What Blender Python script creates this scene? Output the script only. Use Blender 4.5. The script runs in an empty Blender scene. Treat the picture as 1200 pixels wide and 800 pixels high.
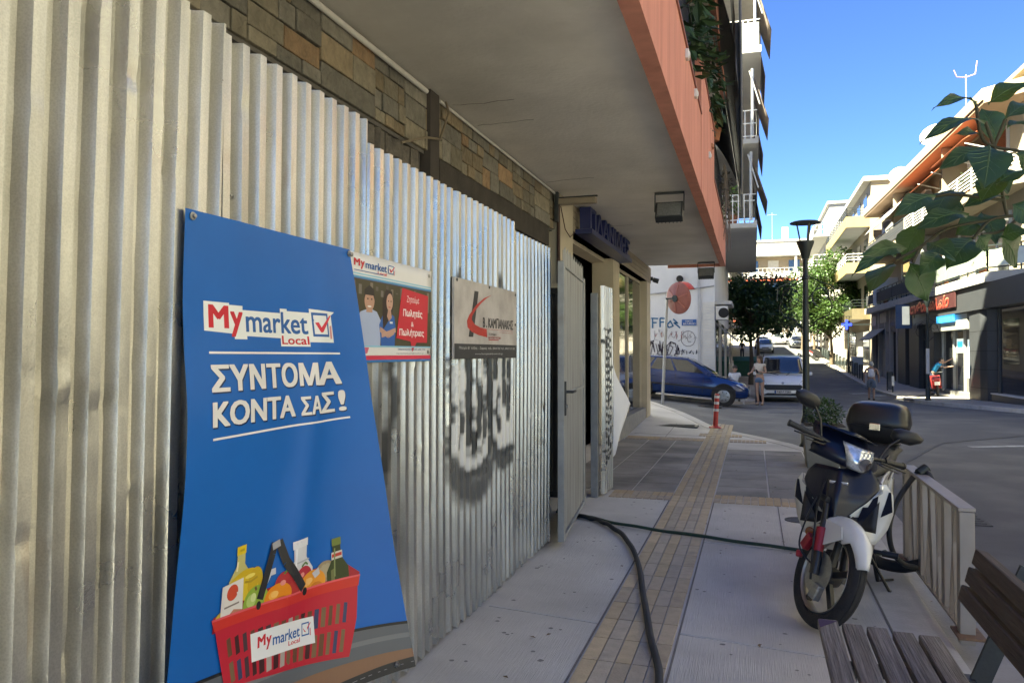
import bpy, bmesh, math, random
import numpy as np
from mathutils import Vector, Matrix, noise as mnoise
R = math.radians
rnd = random.Random(7)
sc = bpy.context.scene
col = sc.collection

# ---------------------------------------------------------------- camera
cam_d = bpy.data.cameras.new('camera'); cam = bpy.data.objects.new('camera', cam_d); col.objects.link(cam)
cam_d.sensor_width = 36; cam_d.lens = 27.0; cam_d.clip_start = 0.05; cam_d.clip_end = 3000
_yaw, _pit = math.atan(283/900), math.atan(13/900)
cam.location = (0, 0, 1.5)
cam.rotation_euler = (R(90)+_pit, 0, _yaw)
sc.camera = cam
# ---------------------------------------------------------------- light
SUN_EL, SUN_AZ = 49.0, 222.0      # azimuth clockwise from +Y: the sun stands behind the camera to the left
w = bpy.data.worlds.new('World'); sc.world = w; w.use_nodes = True
nt = w.node_tree; nt.nodes.clear()
sky = nt.nodes.new('ShaderNodeTexSky'); sky.sky_type = 'NISHITA'; sky.sun_disc = False
sky.sun_elevation = R(SUN_EL); sky.sun_rotation = R(SUN_AZ)
sky.air_density = 0.9; sky.dust_density = 0.0; sky.ozone_density = 7.0; sky.altitude = 2500
bg = nt.nodes.new('ShaderNodeBackground'); bg.inputs['Strength'].default_value = 0.047
wo = nt.nodes.new('ShaderNodeOutputWorld')
hs = nt.nodes.new('ShaderNodeHueSaturation'); hs.inputs['Saturation'].default_value = 1.12; hs.inputs['Hue'].default_value = .516
nt.links.new(sky.outputs[0], hs.inputs['Color']); nt.links.new(hs.outputs[0], bg.inputs[0]); nt.links.new(bg.outputs[0], wo.inputs[0])
sd = bpy.data.lights.new('sun', 'SUN'); sd.energy = 5.0; sd.angle = R(0.5); sd.color = (1, .93, .82)
sun = bpy.data.objects.new('sun', sd); col.objects.link(sun)
_s = Vector((math.sin(R(SUN_AZ))*math.cos(R(SUN_EL)), math.cos(R(SUN_AZ))*math.cos(R(SUN_EL)), math.sin(R(SUN_EL))))
sun.rotation_euler = _s.to_track_quat('Z', 'Y').to_euler(); sun.location = _s*60
sc.view_settings.view_transform = 'Standard'; sc.view_settings.look = 'None'
sc.view_settings.exposure = 3.15; sc.view_settings.gamma = 1; sc.view_settings.use_curve_mapping = False
sc.view_settings.use_white_balance = True; sc.view_settings.white_balance_temperature = 7500; sc.view_settings.white_balance_tint = -6
sc.render.engine = 'CYCLES'
sc.cycles.max_bounces = 10; sc.cycles.diffuse_bounces = 8; sc.cycles.glossy_bounces = 4
sc.cycles.transparent_max_bounces = 12; sc.cycles.transmission_bounces = 6
sc.cycles.use_denoising = True
sc.cycles.sample_clamp_indirect = 6

# ---------------------------------------------------------------- materials
_mc = {}
def M(name, color, rough=.7, metal=0, var=.12, scale=4, stretch=(1,1,1), bump=0, bscale=60, col2=None, mix=.5,
      spec=.5, coat=0, attr=False, rvar=0, seed=0, detail=6, bstretch=(1,1,1), alpha=1, trans=0, emit=0):
    """one procedural Principled material: base colour broken up by two noises, optional second colour and bump"""
    if name in _mc: return _mc[name]
    m = bpy.data.materials.new(name); m.use_nodes = True
    t = m.node_tree; n = t.nodes; L = t.links.new; p = n['Principled BSDF']
    tc = n.new('ShaderNodeTexCoord'); mp = n.new('ShaderNodeMapping'); mp.inputs['Scale'].default_value = stretch
    mp.inputs['Location'].default_value = (seed*3.1, seed*1.7, seed*.9)
    L(tc.outputs['Object'], mp.inputs[0])
    nz = n.new('ShaderNodeTexNoise'); nz.inputs['Scale'].default_value = scale; nz.inputs['Detail'].default_value = detail
    nz.inputs['Roughness'].default_value = .62
    L(mp.outputs[0], nz.inputs['Vector'])
    src = None
    if attr:
        a = n.new('ShaderNodeAttribute'); a.attribute_name = 'Col'; src = a.outputs['Color']
    else:
        rgb = n.new('ShaderNodeRGB'); rgb.outputs[0].default_value = (*color, 1); src = rgb.outputs[0]
    if col2 is not None:
        rp = n.new('ShaderNodeValToRGB'); rp.color_ramp.elements[0].position = max(0, 1-mix-.12); rp.color_ramp.elements[1].position = min(1, 1-mix+.12)
        n2 = n.new('ShaderNodeTexNoise'); n2.inputs['Scale'].default_value = scale*.37; n2.inputs['Detail'].default_value = 8
        L(mp.outputs[0], n2.inputs['Vector']); L(n2.outputs['Fac'], rp.inputs[0])
        mx = n.new('ShaderNodeMix'); mx.data_type = 'RGBA'; L(rp.outputs[0], mx.inputs['Factor']); L(src, mx.inputs['A'])
        mx.inputs['B'].default_value = (*col2, 1); src = mx.outputs['Result']
    mr = n.new('ShaderNodeMapRange'); mr.inputs['From Min'].default_value = .25; mr.inputs['From Max'].default_value = .75
    mr.inputs['To Min'].default_value = 1-var; mr.inputs['To Max'].default_value = 1+var
    L(nz.outputs['Fac'], mr.inputs[0])
    hv = n.new('ShaderNodeHueSaturation'); L(src, hv.inputs['Color']); L(mr.outputs[0], hv.inputs['Value'])
    L(hv.outputs[0], p.inputs['Base Color'])
    p.inputs['Roughness'].default_value = rough; p.inputs['Metallic'].default_value = metal
    p.inputs['Specular IOR Level'].default_value = spec
    if coat: p.inputs['Coat Weight'].default_value = coat; p.inputs['Coat Roughness'].default_value = .06
    if trans: p.inputs['Transmission Weight'].default_value = trans
    if alpha < 1: p.inputs['Alpha'].default_value = alpha
    if emit:
        L(hv.outputs[0], p.inputs['Emission Color']); p.inputs['Emission Strength'].default_value = emit
    if rvar:
        m2 = n.new('ShaderNodeMapRange'); m2.inputs['From Min'].default_value = .3; m2.inputs['From Max'].default_value = .7
        m2.inputs['To Min'].default_value = max(.02, rough-rvar); m2.inputs['To Max'].default_value = min(1, rough+rvar)
        L(nz.outputs['Fac'], m2.inputs[0]); L(m2.outputs[0], p.inputs['Roughness'])
    if bump:
        mb = n.new('ShaderNodeMapping'); mb.inputs['Scale'].default_value = bstretch; L(tc.outputs['Object'], mb.inputs[0])
        nb = n.new('ShaderNodeTexNoise'); nb.inputs['Scale'].default_value = bscale; nb.inputs['Detail'].default_value = 5
        L(mb.outputs[0], nb.inputs['Vector'])
        b = n.new('ShaderNodeBump'); b.inputs['Strength'].default_value = bump; b.inputs['Distance'].default_value = .02
        L(nb.outputs['Fac'], b.inputs['Height']); L(b.outputs[0], p.inputs['Normal'])
    _mc[name] = m
    return m

def leaf_material(name, c, back):
    """thin leaf: glossy face, light glowing through the blade"""
    if name in _mc: return _mc[name]
    m = M(name, c, rough=.36, var=.3, scale=26, spec=.55, col2=tuple(v*1.5 for v in c), mix=.4)
    n = m.node_tree.nodes; L = m.node_tree.links.new; p = n['Principled BSDF']; out = n['Material Output']
    tr = n.new('ShaderNodeBsdfTranslucent'); tr.inputs['Color'].default_value = (*back,1)
    mx = n.new('ShaderNodeMixShader'); mx.inputs[0].default_value = .35
    L(p.outputs[0], mx.inputs[1]); L(tr.outputs[0], mx.inputs[2]); L(mx.outputs[0], out.inputs['Surface'])
    return m

def galvanised(name, base=.56, rough=.34, paint=True):
    """zinc sheet: spangle cells, rain streaks, shallow dents; sprayed paint comes from the sheet's own colour attribute"""
    if name in _mc: return _mc[name]
    m = bpy.data.materials.new(name); m.use_nodes = True
    t = m.node_tree; n = t.nodes; L = t.links.new; p = n['Principled BSDF']
    tc = n.new('ShaderNodeTexCoord')
    vo = n.new('ShaderNodeTexVoronoi'); vo.inputs['Scale'].default_value = 190; L(tc.outputs['Object'], vo.inputs['Vector'])
    mp = n.new('ShaderNodeMapping'); mp.inputs['Scale'].default_value = (14, 14, .8); L(tc.outputs['Object'], mp.inputs[0])
    st = n.new('ShaderNodeTexNoise'); st.inputs['Scale'].default_value = 1.0; st.inputs['Detail'].default_value = 7; L(mp.outputs[0], st.inputs['Vector'])
    bl = n.new('ShaderNodeTexNoise'); bl.inputs['Scale'].default_value = 2.3; bl.inputs['Detail'].default_value = 8; L(tc.outputs['Object'], bl.inputs['Vector'])
    def mr(src, a, b, lo=.3, hi=.7):
        k = n.new('ShaderNodeMapRange'); k.inputs['From Min'].default_value = lo; k.inputs['From Max'].default_value = hi
        k.inputs['To Min'].default_value = a; k.inputs['To Max'].default_value = b; L(src, k.inputs[0]); return k.outputs[0]
    def mul(a, b):
        k = n.new('ShaderNodeMath'); k.operation = 'MULTIPLY'; L(a, k.inputs[0]); L(b, k.inputs[1]); return k.outputs[0]
    v = mul(mul(mr(vo.outputs['Distance'], .86, 1.06, 0, .8), mr(st.outputs['Fac'], .74, 1.14)), mr(bl.outputs['Fac'], .84, 1.1))
    rgb = n.new('ShaderNodeRGB'); rgb.outputs[0].default_value = (base*1.0, base*.985, base*.93, 1)
    hv = n.new('ShaderNodeHueSaturation'); L(rgb.outputs[0], hv.inputs['Color']); L(v, hv.inputs['Value'])
    # rust blooms, sparse
    ru = n.new('ShaderNodeTexNoise'); ru.inputs['Scale'].default_value = 1.0; ru.inputs['Detail'].default_value = 9
    mq = n.new('ShaderNodeMapping'); mq.inputs['Scale'].default_value = (9, 9, 1.6); mq.inputs['Location'].default_value = (4, 2, 7); L(tc.outputs['Object'], mq.inputs[0]); L(mq.outputs[0], ru.inputs['Vector'])
    rf = mr(ru.outputs['Fac'], 0, .75, .66, .8)
    mx = n.new('ShaderNodeMix'); mx.data_type = 'RGBA'; L(rf, mx.inputs['Factor']); L(hv.outputs[0], mx.inputs['A']); mx.inputs['B'].default_value = (.28, .17, .09, 1)
    L(mx.outputs['Result'], p.inputs['Base Color'])
    a = n.new('ShaderNodeAttribute'); a.attribute_name = 'Col'
    if paint:
        m2 = n.new('ShaderNodeMix'); m2.data_type = 'RGBA'; L(a.outputs['Alpha'], m2.inputs['Factor'])
        L(mx.outputs['Result'], m2.inputs['A']); L(a.outputs['Color'], m2.inputs['B']); L(m2.outputs['Result'], p.inputs['Base Color'])
        inv = n.new('ShaderNodeMapRange'); inv.inputs['To Min'].default_value = .92; inv.inputs['To Max'].default_value = 0; L(a.outputs['Alpha'], inv.inputs[0]); L(inv.outputs[0], p.inputs['Metallic'])
    else: p.inputs['Metallic'].default_value = .92
    L(mr(bl.outputs['Fac'], rough-.07, rough+.13), p.inputs['Roughness'])
    # shallow dents + grain
    nb = n.new('ShaderNodeTexNoise'); nb.inputs['Scale'].default_value = 7; nb.inputs['Detail'].default_value = 3; L(tc.outputs['Object'], nb.inputs['Vector'])
    b = n.new('ShaderNodeBump'); b.inputs['Strength'].default_value = .22; b.inputs['Distance'].default_value = .012; L(nb.outputs['Fac'], b.inputs['Height'])
    b2 = n.new('ShaderNodeBump'); b2.inputs['Strength'].default_value = .12; b2.inputs['Distance'].default_value = .002; L(vo.outputs['Distance'], b2.inputs['Height']); L(b.outputs[0], b2.inputs['Normal'])
    L(b2.outputs[0], p.inputs['Normal'])
    _mc[name] = m; return m

def glass(name, tint=(.02,.025,.03), rough=.04):
    return M(name, tint, rough=rough, spec=1.0, var=.3, scale=.8, coat=.6)

# ---------------------------------------------------------------- objects
WM = {}
def wmat(o):
    m = WM.get(o.name)
    return m if m is not None else Matrix.Identity(4)

def tag(o, label=None, cat=None, group=None, kind=None):
    if label: o['label'] = label
    if cat: o['category'] = cat
    if group: o['group'] = group
    if kind: o['kind'] = kind
    return o

def thing(name, label, cat, loc=(0,0,0), rz=0, group=None):
    o = bpy.data.objects.new(name, None); col.objects.link(o)
    o.empty_display_size = .2
    o.location = loc; o.rotation_euler = (0, 0, rz)
    WM[o.name] = Matrix.Translation(loc) @ Matrix.Rotation(rz, 4, 'Z')
    return tag(o, label, cat, group)

class B:
    """collects faces (world coordinates, or local with local=True at build time) and links them as ONE mesh object"""
    def __init__(s): s.v = []; s.f = []; s.mi = []; s.c = []
    def add(s, vs, fs, mi=0, c=None):
        o = len(s.v); s.v += [tuple(v) for v in vs]
        for f in fs: s.f.append([i+o for i in f]); s.mi.append(mi); s.c.append(c)
        return s
    def box(s, a, b, mi=0, c=None):
        x0,x1 = sorted((a[0],b[0])); y0,y1 = sorted((a[1],b[1])); z0,z1 = sorted((a[2],b[2]))
        v = [(x0,y0,z0),(x1,y0,z0),(x1,y1,z0),(x0,y1,z0),(x0,y0,z1),(x1,y0,z1),(x1,y1,z1),(x0,y1,z1)]
        return s.add(v, [(0,3,2,1),(4,5,6,7),(0,1,5,4),(1,2,6,5),(2,3,7,6),(3,0,4,7)], mi, c)
    def obox(s, c0, size, m=None, rz=0, mi=0, c=None):
        hx,hy,hz = size[0]/2,size[1]/2,size[2]/2
        mm = m if m is not None else Matrix.Rotation(rz,3,'Z')
        v = [Vector(c0)+mm@Vector(q) for q in [(-hx,-hy,-hz),(hx,-hy,-hz),(hx,hy,-hz),(-hx,hy,-hz),(-hx,-hy,hz),(hx,-hy,hz),(hx,hy,hz),(-hx,hy,hz)]]
        return s.add(v, [(0,3,2,1),(4,5,6,7),(0,1,5,4),(1,2,6,5),(2,3,7,6),(3,0,4,7)], mi, c)
    def bar(s, p, q, wd, h, upv=(0,0,1), mi=0, c=None):
        p,q = Vector(p),Vector(q); d = q-p; L = d.length
        if L < 1e-6: return s
        y = d/L; u = Vector(upv)
        x = y.cross(u)
        if x.length < 1e-4: x = y.cross(Vector((1,0,0)))
        x.normalize(); z = x.cross(y)
        m = Matrix((x,y,z)).transposed()
        return s.obox((p+q)/2, (wd, L, h), m, mi=mi, c=c)
    def cyl(s, p, q, r0, r1=None, n=12, caps=True, mi=0, c=None):
        return s.tube([p,q], [r0, r0 if r1 is None else r1], n, caps, mi, c)
    def tube(s, pts, r, n=8, caps=True, mi=0, c=None):
        pts = [Vector(p) for p in pts]; k = len(pts)
        rr = r if isinstance(r,(list,tuple)) else [r]*k
        vs = []; prev = None
        for i,p in enumerate(pts):
            d = (pts[min(i+1,k-1)]-pts[max(i-1,0)]).normalized()
            if prev is None:
                x = d.cross(Vector((0,0,1)))
                if x.length < .05: x = d.cross(Vector((0,1,0)))
                x.normalize()
            else:
                x = prev - d*prev.dot(d)
                if x.length < 1e-5: x = d.orthogonal()
                x.normalize()
            prev = x; y = d.cross(x)
            for j in range(n):
                a = 2*math.pi*j/n; vs.append(p+(x*math.cos(a)+y*math.sin(a))*rr[i])
        fs = []
        for i in range(k-1):
            for j in range(n):
                fs.append((i*n+j, i*n+(j+1)%n, (i+1)*n+(j+1)%n, (i+1)*n+j))
        if caps: fs.append(tuple(range(n))[::-1]); fs.append(tuple((k-1)*n+j for j in range(n)))
        return s.add(vs, fs, mi, c)
    def lathe(s, prof, origin=(0,0,0), axis=(0,0,1), n=20, mi=0, c=None, close=True):
        o = Vector(origin); z = Vector(axis).normalized(); x = z.orthogonal().normalized(); y = z.cross(x)
        vs = []; k = len(prof)
        for r,h in prof:
            for j in range(n):
                a = 2*math.pi*j/n; vs.append(o+z*h+(x*math.cos(a)+y*math.sin(a))*max(r,1e-4))
        fs = []
        for i in range(k-1):
            for j in range(n): fs.append((i*n+j, i*n+(j+1)%n, (i+1)*n+(j+1)%n, (i+1)*n+j))
        if close: fs.append(tuple(range(n))[::-1]); fs.append(tuple((k-1)*n+j for j in range(n)))
        return s.add(vs, fs, mi, c)
    def prism(s, pts, vec, mi=0, c=None):
        k = len(pts); v = Vector(vec); a = [Vector(p) for p in pts]
        fs = [tuple(range(k))[::-1], tuple(range(k,2*k))]+[(i,(i+1)%k,(i+1)%k+k,i+k) for i in range(k)]
        return s.add(a+[p+v for p in a], fs, mi, c)
    def grid(s, fn, us, vs_, mi=0, c=None):
        P = [fn(u,v) for v in vs_ for u in us]; nu = len(us)
        fs = [(j*nu+i, j*nu+i+1, (j+1)*nu+i+1, (j+1)*nu+i) for j in range(len(vs_)-1) for i in range(nu-1)]
        return s.add(P, fs, mi, c)
    def sphere(s, ctr, r, n=12, m=8, mi=0, c=None):
        rx,ry,rz = r if isinstance(r,(tuple,list)) else (r,r,r)
        vs = [(ctr[0],ctr[1],ctr[2]+rz)]
        for i in range(1,m):
            t = math.pi*i/m
            for j in range(n):
                a = 2*math.pi*j/n; vs.append((ctr[0]+rx*math.sin(t)*math.cos(a), ctr[1]+ry*math.sin(t)*math.sin(a), ctr[2]+rz*math.cos(t)))
        vs.append((ctr[0],ctr[1],ctr[2]-rz))
        fs = [(0,1+j,1+(j+1)%n) for j in range(n)]
        for i in range(m-2):
            for j in range(n): fs.append((1+i*n+j, 1+(i+1)*n+j, 1+(i+1)*n+(j+1)%n, 1+i*n+(j+1)%n))
        b = 1+(m-2)*n; e = len(vs)-1
        fs += [(b+j, e, b+(j+1)%n) for j in range(n)]
        return s.add(vs, fs, mi, c)
    def build(s, name, mats, parent=None, smooth=0, bevel=0, local=False, normals=True, solid=0, sub=0):
        me = bpy.data.meshes.new(name)
        if not isinstance(mats,(list,tuple)): mats = [mats]
        V = s.v
        if parent is not None and not local:
            inv = wmat(parent).inverted(); V = [tuple(inv@Vector(v)) for v in V]
        me.from_pydata(V, [], s.f)
        for m in mats: me.materials.append(m)
        if len(mats) > 1: me.polygons.foreach_set('material_index', s.mi)
        if any(c is not None for c in s.c):
            at = me.color_attributes.new('Col','FLOAT_COLOR','CORNER'); arr = []
            for p,c in zip(me.polygons, s.c):
                arr += list((*(c or (1,1,1)),1))*p.loop_total
            at.data.foreach_set('color', arr)
        if normals:
            bm = bmesh.new(); bm.from_mesh(me); bmesh.ops.recalc_face_normals(bm, faces=bm.faces); bm.to_mesh(me); bm.free()
        o = bpy.data.objects.new(name, me); col.objects.link(o)
        if smooth:
            me.polygons.foreach_set('use_smooth',[True]*len(me.polygons))
            if smooth < 180: me.set_sharp_from_angle(angle=R(smooth))
        if bevel:
            bv = o.modifiers.new('bevel','BEVEL'); bv.width = bevel; bv.segments = 2; bv.limit_method = 'ANGLE'; bv.angle_limit = R(40)
        if solid:
            so = o.modifiers.new('solid','SOLIDIFY'); so.thickness = solid; so.offset = 0
        if sub:
            sb = o.modifiers.new('sub','SUBSURF'); sb.levels = sub; sb.render_levels = sub
        if parent is not None:
            o.parent = parent; WM[o.name] = wmat(parent)
        return o

def copy_tree(o, loc=None, rz=None, label=None, parent=None):
    c = o.copy(); col.objects.link(c)
    if parent is not None: c.parent = parent
    for ch in list(o.children): copy_tree(ch, parent=c)
    if loc is not None: c.location = loc
    if rz is not None: c.rotation_euler = (0,0,rz)
    if label: c['label'] = label
    return c

def ip(y, tab):
    for (a,b),(c,d) in zip(tab, tab[1:]):
        if y <= c:
            t = max(0,min(1,(y-a)/(c-a))); return b+(d-b)*t
    return tab[-1][1]
def sm(t): t = max(0,min(1,t)); return t*t*(3-2*t)
_ZR = [(-60,-.12),(10,-.12),(18,-.13),(24,-.20),(28,-.31),(31,-.41),(36,-.48),(43,-.46),(50,-.30),(60,.1),(80,1.05),(100,2.3),(130,4.3),(200,8),(900,30)]
def zr(x, y):
    """height of the carriageway"""
    a = sum(ip(y+d,_ZR) for d in (-3,-1,1,3))/4
    return a + .095*max(0,min(40,-(x+.4)))*sm((y-13)/5)

def flat_text(txt, size=1, bold=0, space=1, shear=0, res=3):
    """glyph outlines of the built-in font as flat triangles: (verts2d, faces, width)"""
    cu = bpy.data.curves.new('t','FONT'); cu.body = txt; cu.size = size; cu.offset = bold; cu.space_character = space; cu.shear = shear
    cu.resolution_u = res; cu.fill_mode = 'BOTH'
    o = bpy.data.objects.new('t', cu); col.objects.link(o)
    dg = bpy.context.evaluated_depsgraph_get(); dg.update()
    me = bpy.data.meshes.new_from_object(o.evaluated_get(dg))
    vs = [(v.co.x, v.co.y) for v in me.vertices]; fs = [tuple(p.vertices) for p in me.polygons]
    bpy.data.objects.remove(o); bpy.data.curves.remove(cu); bpy.data.meshes.remove(me)
    return vs, fs
def fit_text(txt, x0, y0, x1, y1, bold=.02, shear=0, space=1, res=3):
    vs, fs = flat_text(txt, 1, bold, space, shear, res)
    if not vs: return [], []
    xs = [v[0] for v in vs]; ys = [v[1] for v in vs]; a,b,c,d = min(xs),max(xs),min(ys),max(ys)
    return [(x0+(x-a)/(b-a)*(x1-x0), y0+(y-c)/(d-c)*(y1-y0)) for x,y in vs], fs
def cut(vs, fs, du, dv):
    """split flat faces along a grid so they can follow a bent sheet"""
    bm = bmesh.new(); vv = [bm.verts.new((x,y,0)) for x,y in vs]
    for f in fs:
        try: bm.faces.new([vv[i] for i in f])
        except ValueError: pass
    xs = [v[0] for v in vs]; ys = [v[1] for v in vs]
    def go(a,b,step,ax):
        k = math.ceil(a/step)
        while k*step < b:
            co = (k*step,0,0) if ax == 0 else (0,k*step,0); no = (1,0,0) if ax == 0 else (0,1,0)
            bmesh.ops.bisect_plane(bm, geom=bm.verts[:]+bm.edges[:]+bm.faces[:], plane_co=co, plane_no=no, dist=1e-6); k += 1
    if du: go(min(xs),max(xs),du,0)
    if dv: go(min(ys),max(ys),dv,1)
    bm.verts.index_update()
    out = [(v.co.x,v.co.y) for v in bm.verts]; ff = [tuple(v.index for v in f.verts) for f in bm.faces]
    bm.free(); return out, ff
# ================================================================ GROUND
asphalt = M('asphalt', (.098,.098,.103), rough=.86, var=.22, scale=2.2, col2=(.16,.158,.155), mix=.42, bump=.5, bscale=160, rvar=.08)
concrete = M('brushed_concrete', (.55,.525,.49), rough=.85, var=.15, scale=1.6, col2=(.38,.36,.335), mix=.42, bump=.45, bscale=9, bstretch=(26,.5,1), detail=9)
kerb_m = M('kerb_stone', (.45,.43,.40), rough=.85, var=.16, scale=5, col2=(.32,.29,.25), mix=.35, bump=.25, bscale=70)
tile_m = M('grey_paving_tile', (.19,.18,.17), rough=.8, var=.16, scale=2.4, col2=(.13,.125,.12), mix=.5, bump=.3, bscale=60, attr=False)
pave_far_m = M('far_paving', (.38,.335,.285), rough=.85, var=.15, scale=1.5, col2=(.30,.26,.215), mix=.4, bump=.2, bscale=30)
mortar_m = M('mortar_joint', (.47,.46,.45), rough=.9, var=.15, scale=12)
dark_joint_m = M('dark_joint', (.17,.155,.14), rough=.95, var=.2, scale=12)
white_line_sun_m = M('road_paint_and_sun', (.42,.42,.41), rough=.8, var=.35, scale=9, col2=(.12,.12,.12), mix=.4)
iron_m = M('cast_iron', (.06,.058,.056), rough=.6, metal=.6, var=.25, scale=20, bump=.2)

def axis(segs):
    out = []
    for a,b,st in segs:
        k = max(1, round((b-a)/st)); out += [a+(b-a)*i/k for i in range(k)]
    return out+[segs[-1][1]]
b = B()
xs = axis([(-400,-40,60),(-40,-8,4),(-8,12,1),(12,60,6),(60,400,60)]); ys = axis([(-80,-10,10),(-10,60,1),(60,140,4),(140,900,60)])
b.grid(lambda u,v: (u,v,zr(u,v)), xs, ys)
o = b.build('road', asphalt, smooth=180, normals=False); tag(o, kind='structure', label='dark worn asphalt road dipping and then climbing away from the corner')

def surf_poly(poly, dz, step):
    bm = bmesh.new(); vv = [bm.verts.new((x,y,0)) for x,y in poly]; bm.faces.new(vv)
    X = [p[0] for p in poly]; Y = [p[1] for p in poly]
    for ax,(a,c) in ((0,(min(X),max(X))),(1,(min(Y),max(Y)))):
        k = math.ceil(a/step)
        while k*step < c:
            bmesh.ops.bisect_plane(bm, geom=bm.verts[:]+bm.edges[:]+bm.faces[:], plane_co=(k*step if ax==0 else 0, k*step if ax else 0, 0), plane_no=(1-ax,ax,0), dist=1e-5); k += 1
    bmesh.ops.triangulate(bm, faces=[f for f in bm.faces if len(f.verts) > 4])
    for v in bm.verts: v.co.z = zr(v.co.x, v.co.y)+dz
    return bm
def slab(name, poly, m, dz=.12, skirt=.22, step=.5, label=None, parent=None):
    bm = surf_poly(poly, dz, step)
    bmesh.ops.recalc_face_normals(bm, faces=bm.faces)
    if sum(f.normal.z for f in bm.faces) < 0: bmesh.ops.reverse_faces(bm, faces=bm.faces)
    if skirt:
        ed = [e for e in bm.edges if e.is_boundary]
        r = bmesh.ops.extrude_edge_only(bm, edges=ed)
        for v in r['geom']:
            if isinstance(v, bmesh.types.BMVert): v.co.z -= skirt
    me = bpy.data.meshes.new(name); bm.to_mesh(me); bm.free(); me.materials.append(m)
    o = bpy.data.objects.new(name, me); col.objects.link(o); o['kind'] = 'structure'
    if label: o['label'] = label
    return o
side = [(1.0,12.4),(.6,13.5),(.1,14.5),(-.74,15.9),(-1.6,18.6),(-2.84,21.7),(-4.5,22.6),(-14,23.0)]
slab('pavement', [(-2.6,-8),(.70,-8),(.70,12.6),(.42,13.3),(-.08,14.3),(-.94,15.75),(-1.82,18.5),(-3.0,21.4),(-4.5,22.3),(-14,22.7),(-14,17.0),(-2.6,17.0)], concrete, label='brushed grey concrete pavement beside the metal hoarding')
kerb_poly = [(.712,-8),(.97,-8),(.97,12.3)]+side[1:]+[(-14,22.712),(-4.5,22.312),(-2.985,21.41),(-1.808,18.505),(-.93,15.757),(-.07,14.307),(.43,13.307),(.712,12.6)]
slab('kerb', kerb_poly, kerb_m, dz=.122, label='pale stone kerb along the pavement edge')
slab('gutter_strip', [(.973,-8),(1.30,-8),(1.30,11.6),(1.06,12.5),(.973,12.4)], M('gutter_concrete',(.33,.31,.29),rough=.9,var=.2,scale=3,col2=(.23,.215,.20),mix=.5,bump=.3), dz=.06, label='low concrete strip under the steel railing')
slab('far_pavement', [(6.0,33),(5.95,45),(6.0,120),(13,120),(13,-20),(9.2,-20),(8.9,20),(8.0,24),(7.2,27),(6.5,30)], pave_far_m, dz=.12, step=2, label='tan pavement on the far side of the road')  # unseen near arm added as a pale surface to bounce sunlight
slab('far_kerb', [(5.84,33),(5.8,45),(5.84,120),(5.99,120),(5.94,45),(5.99,33),(6.49,30),(7.19,27),(7.99,24),(8.89,20),(9.19,-20),(9.0,-20),(8.7,20),(7.8,23.95),(7.02,26.9),(6.33,29.9)], kerb_m, dz=.124, step=2, label='pale kerb of the far pavement')
slab('side_pavement', [(-14,27.9),(-14,25.9),(-1.6,26.4),(-.4,27.4),(.05,29),(.1,110),(-6,110),(-6,27.9)], pave_far_m, dz=.11, step=2, label='pavement round the graffiti wall corner')

# tactile strip and crossing bands: cream and ochre ribbed tiles
tac_m = M('tactile_tile', (1,1,1), rough=.85, var=.16, scale=14, attr=True, bump=.25, bscale=90, col2=(.27,.23,.18), mix=.25)
r2 = random.Random(3)
b = B()
def dz0(x,y): return zr(x,y)+.12
def bump_tile(x0,y0,x1,y1,c,h=.010):
    z = dz0((x0+x1)/2,(y0+y1)/2); g = .0035
    b.box((x0+g,y0+g,z-.01),(x1-g,y1-g,z+h), c=c)
def pick():
    t = r2.random(); k = .88+.24*r2.random()
    base = (.50,.365,.20) if t < .4 else ((.46,.37,.26) if t < .7 else (.41,.345,.27))
    return tuple(v*k for v in base)
COLS = [(.50,.395,.255),(.44,.375,.29),(.49,.385,.245),(.43,.365,.285),(.47,.38,.26)]
y = -2.0
while y < 16.6:
    for i in range(5):
        x0 = -.81+.082*i
        q_ = .90+.2*r2.random(); c = tuple(v*q_ for v in (COLS[i] if r2.random() < .85 else (.44,.36,.26)))
        kk = 1 if y < 8 else .8
        bump_tile(x0, y, x0+.082, y+.30, tuple(v*kk for v in c))
    y += .30
def band(x0,x1,y0,y1):
    nx = max(1,round((x1-x0)/.205)); ny = max(1,round((y1-y0)/.205))
    for i in range(nx):
        for j in range(ny):
            c = pick(); c = tuple(.6*a+.4*q for a,q in zip(c,(.36,.29,.22)))
            X,Y = x0+(x1-x0)*i/nx, y0+(y1-y0)*j/ny; W,H = (x1-x0)/nx,(y1-y0)/ny
            for p in range(3):
                for q in range(3):
                    bump_tile(X+W*p/3, Y+H*q/3, X+W*(p+1)/3, Y+H*(q+1)/3, c, .009)
band(-1.45,-.815,7.95,8.36); band(-.395,.69,7.95,8.36); band(-2.15,-.815,13.4,13.8); band(-.395,.2,13.4,13.8)
band(-.95,-.2,14.2,14.6)
o = b.build('tactile_paving', tac_m); tag(o, kind='structure', label='ochre ribbed tactile strip running down the pavement')
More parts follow.
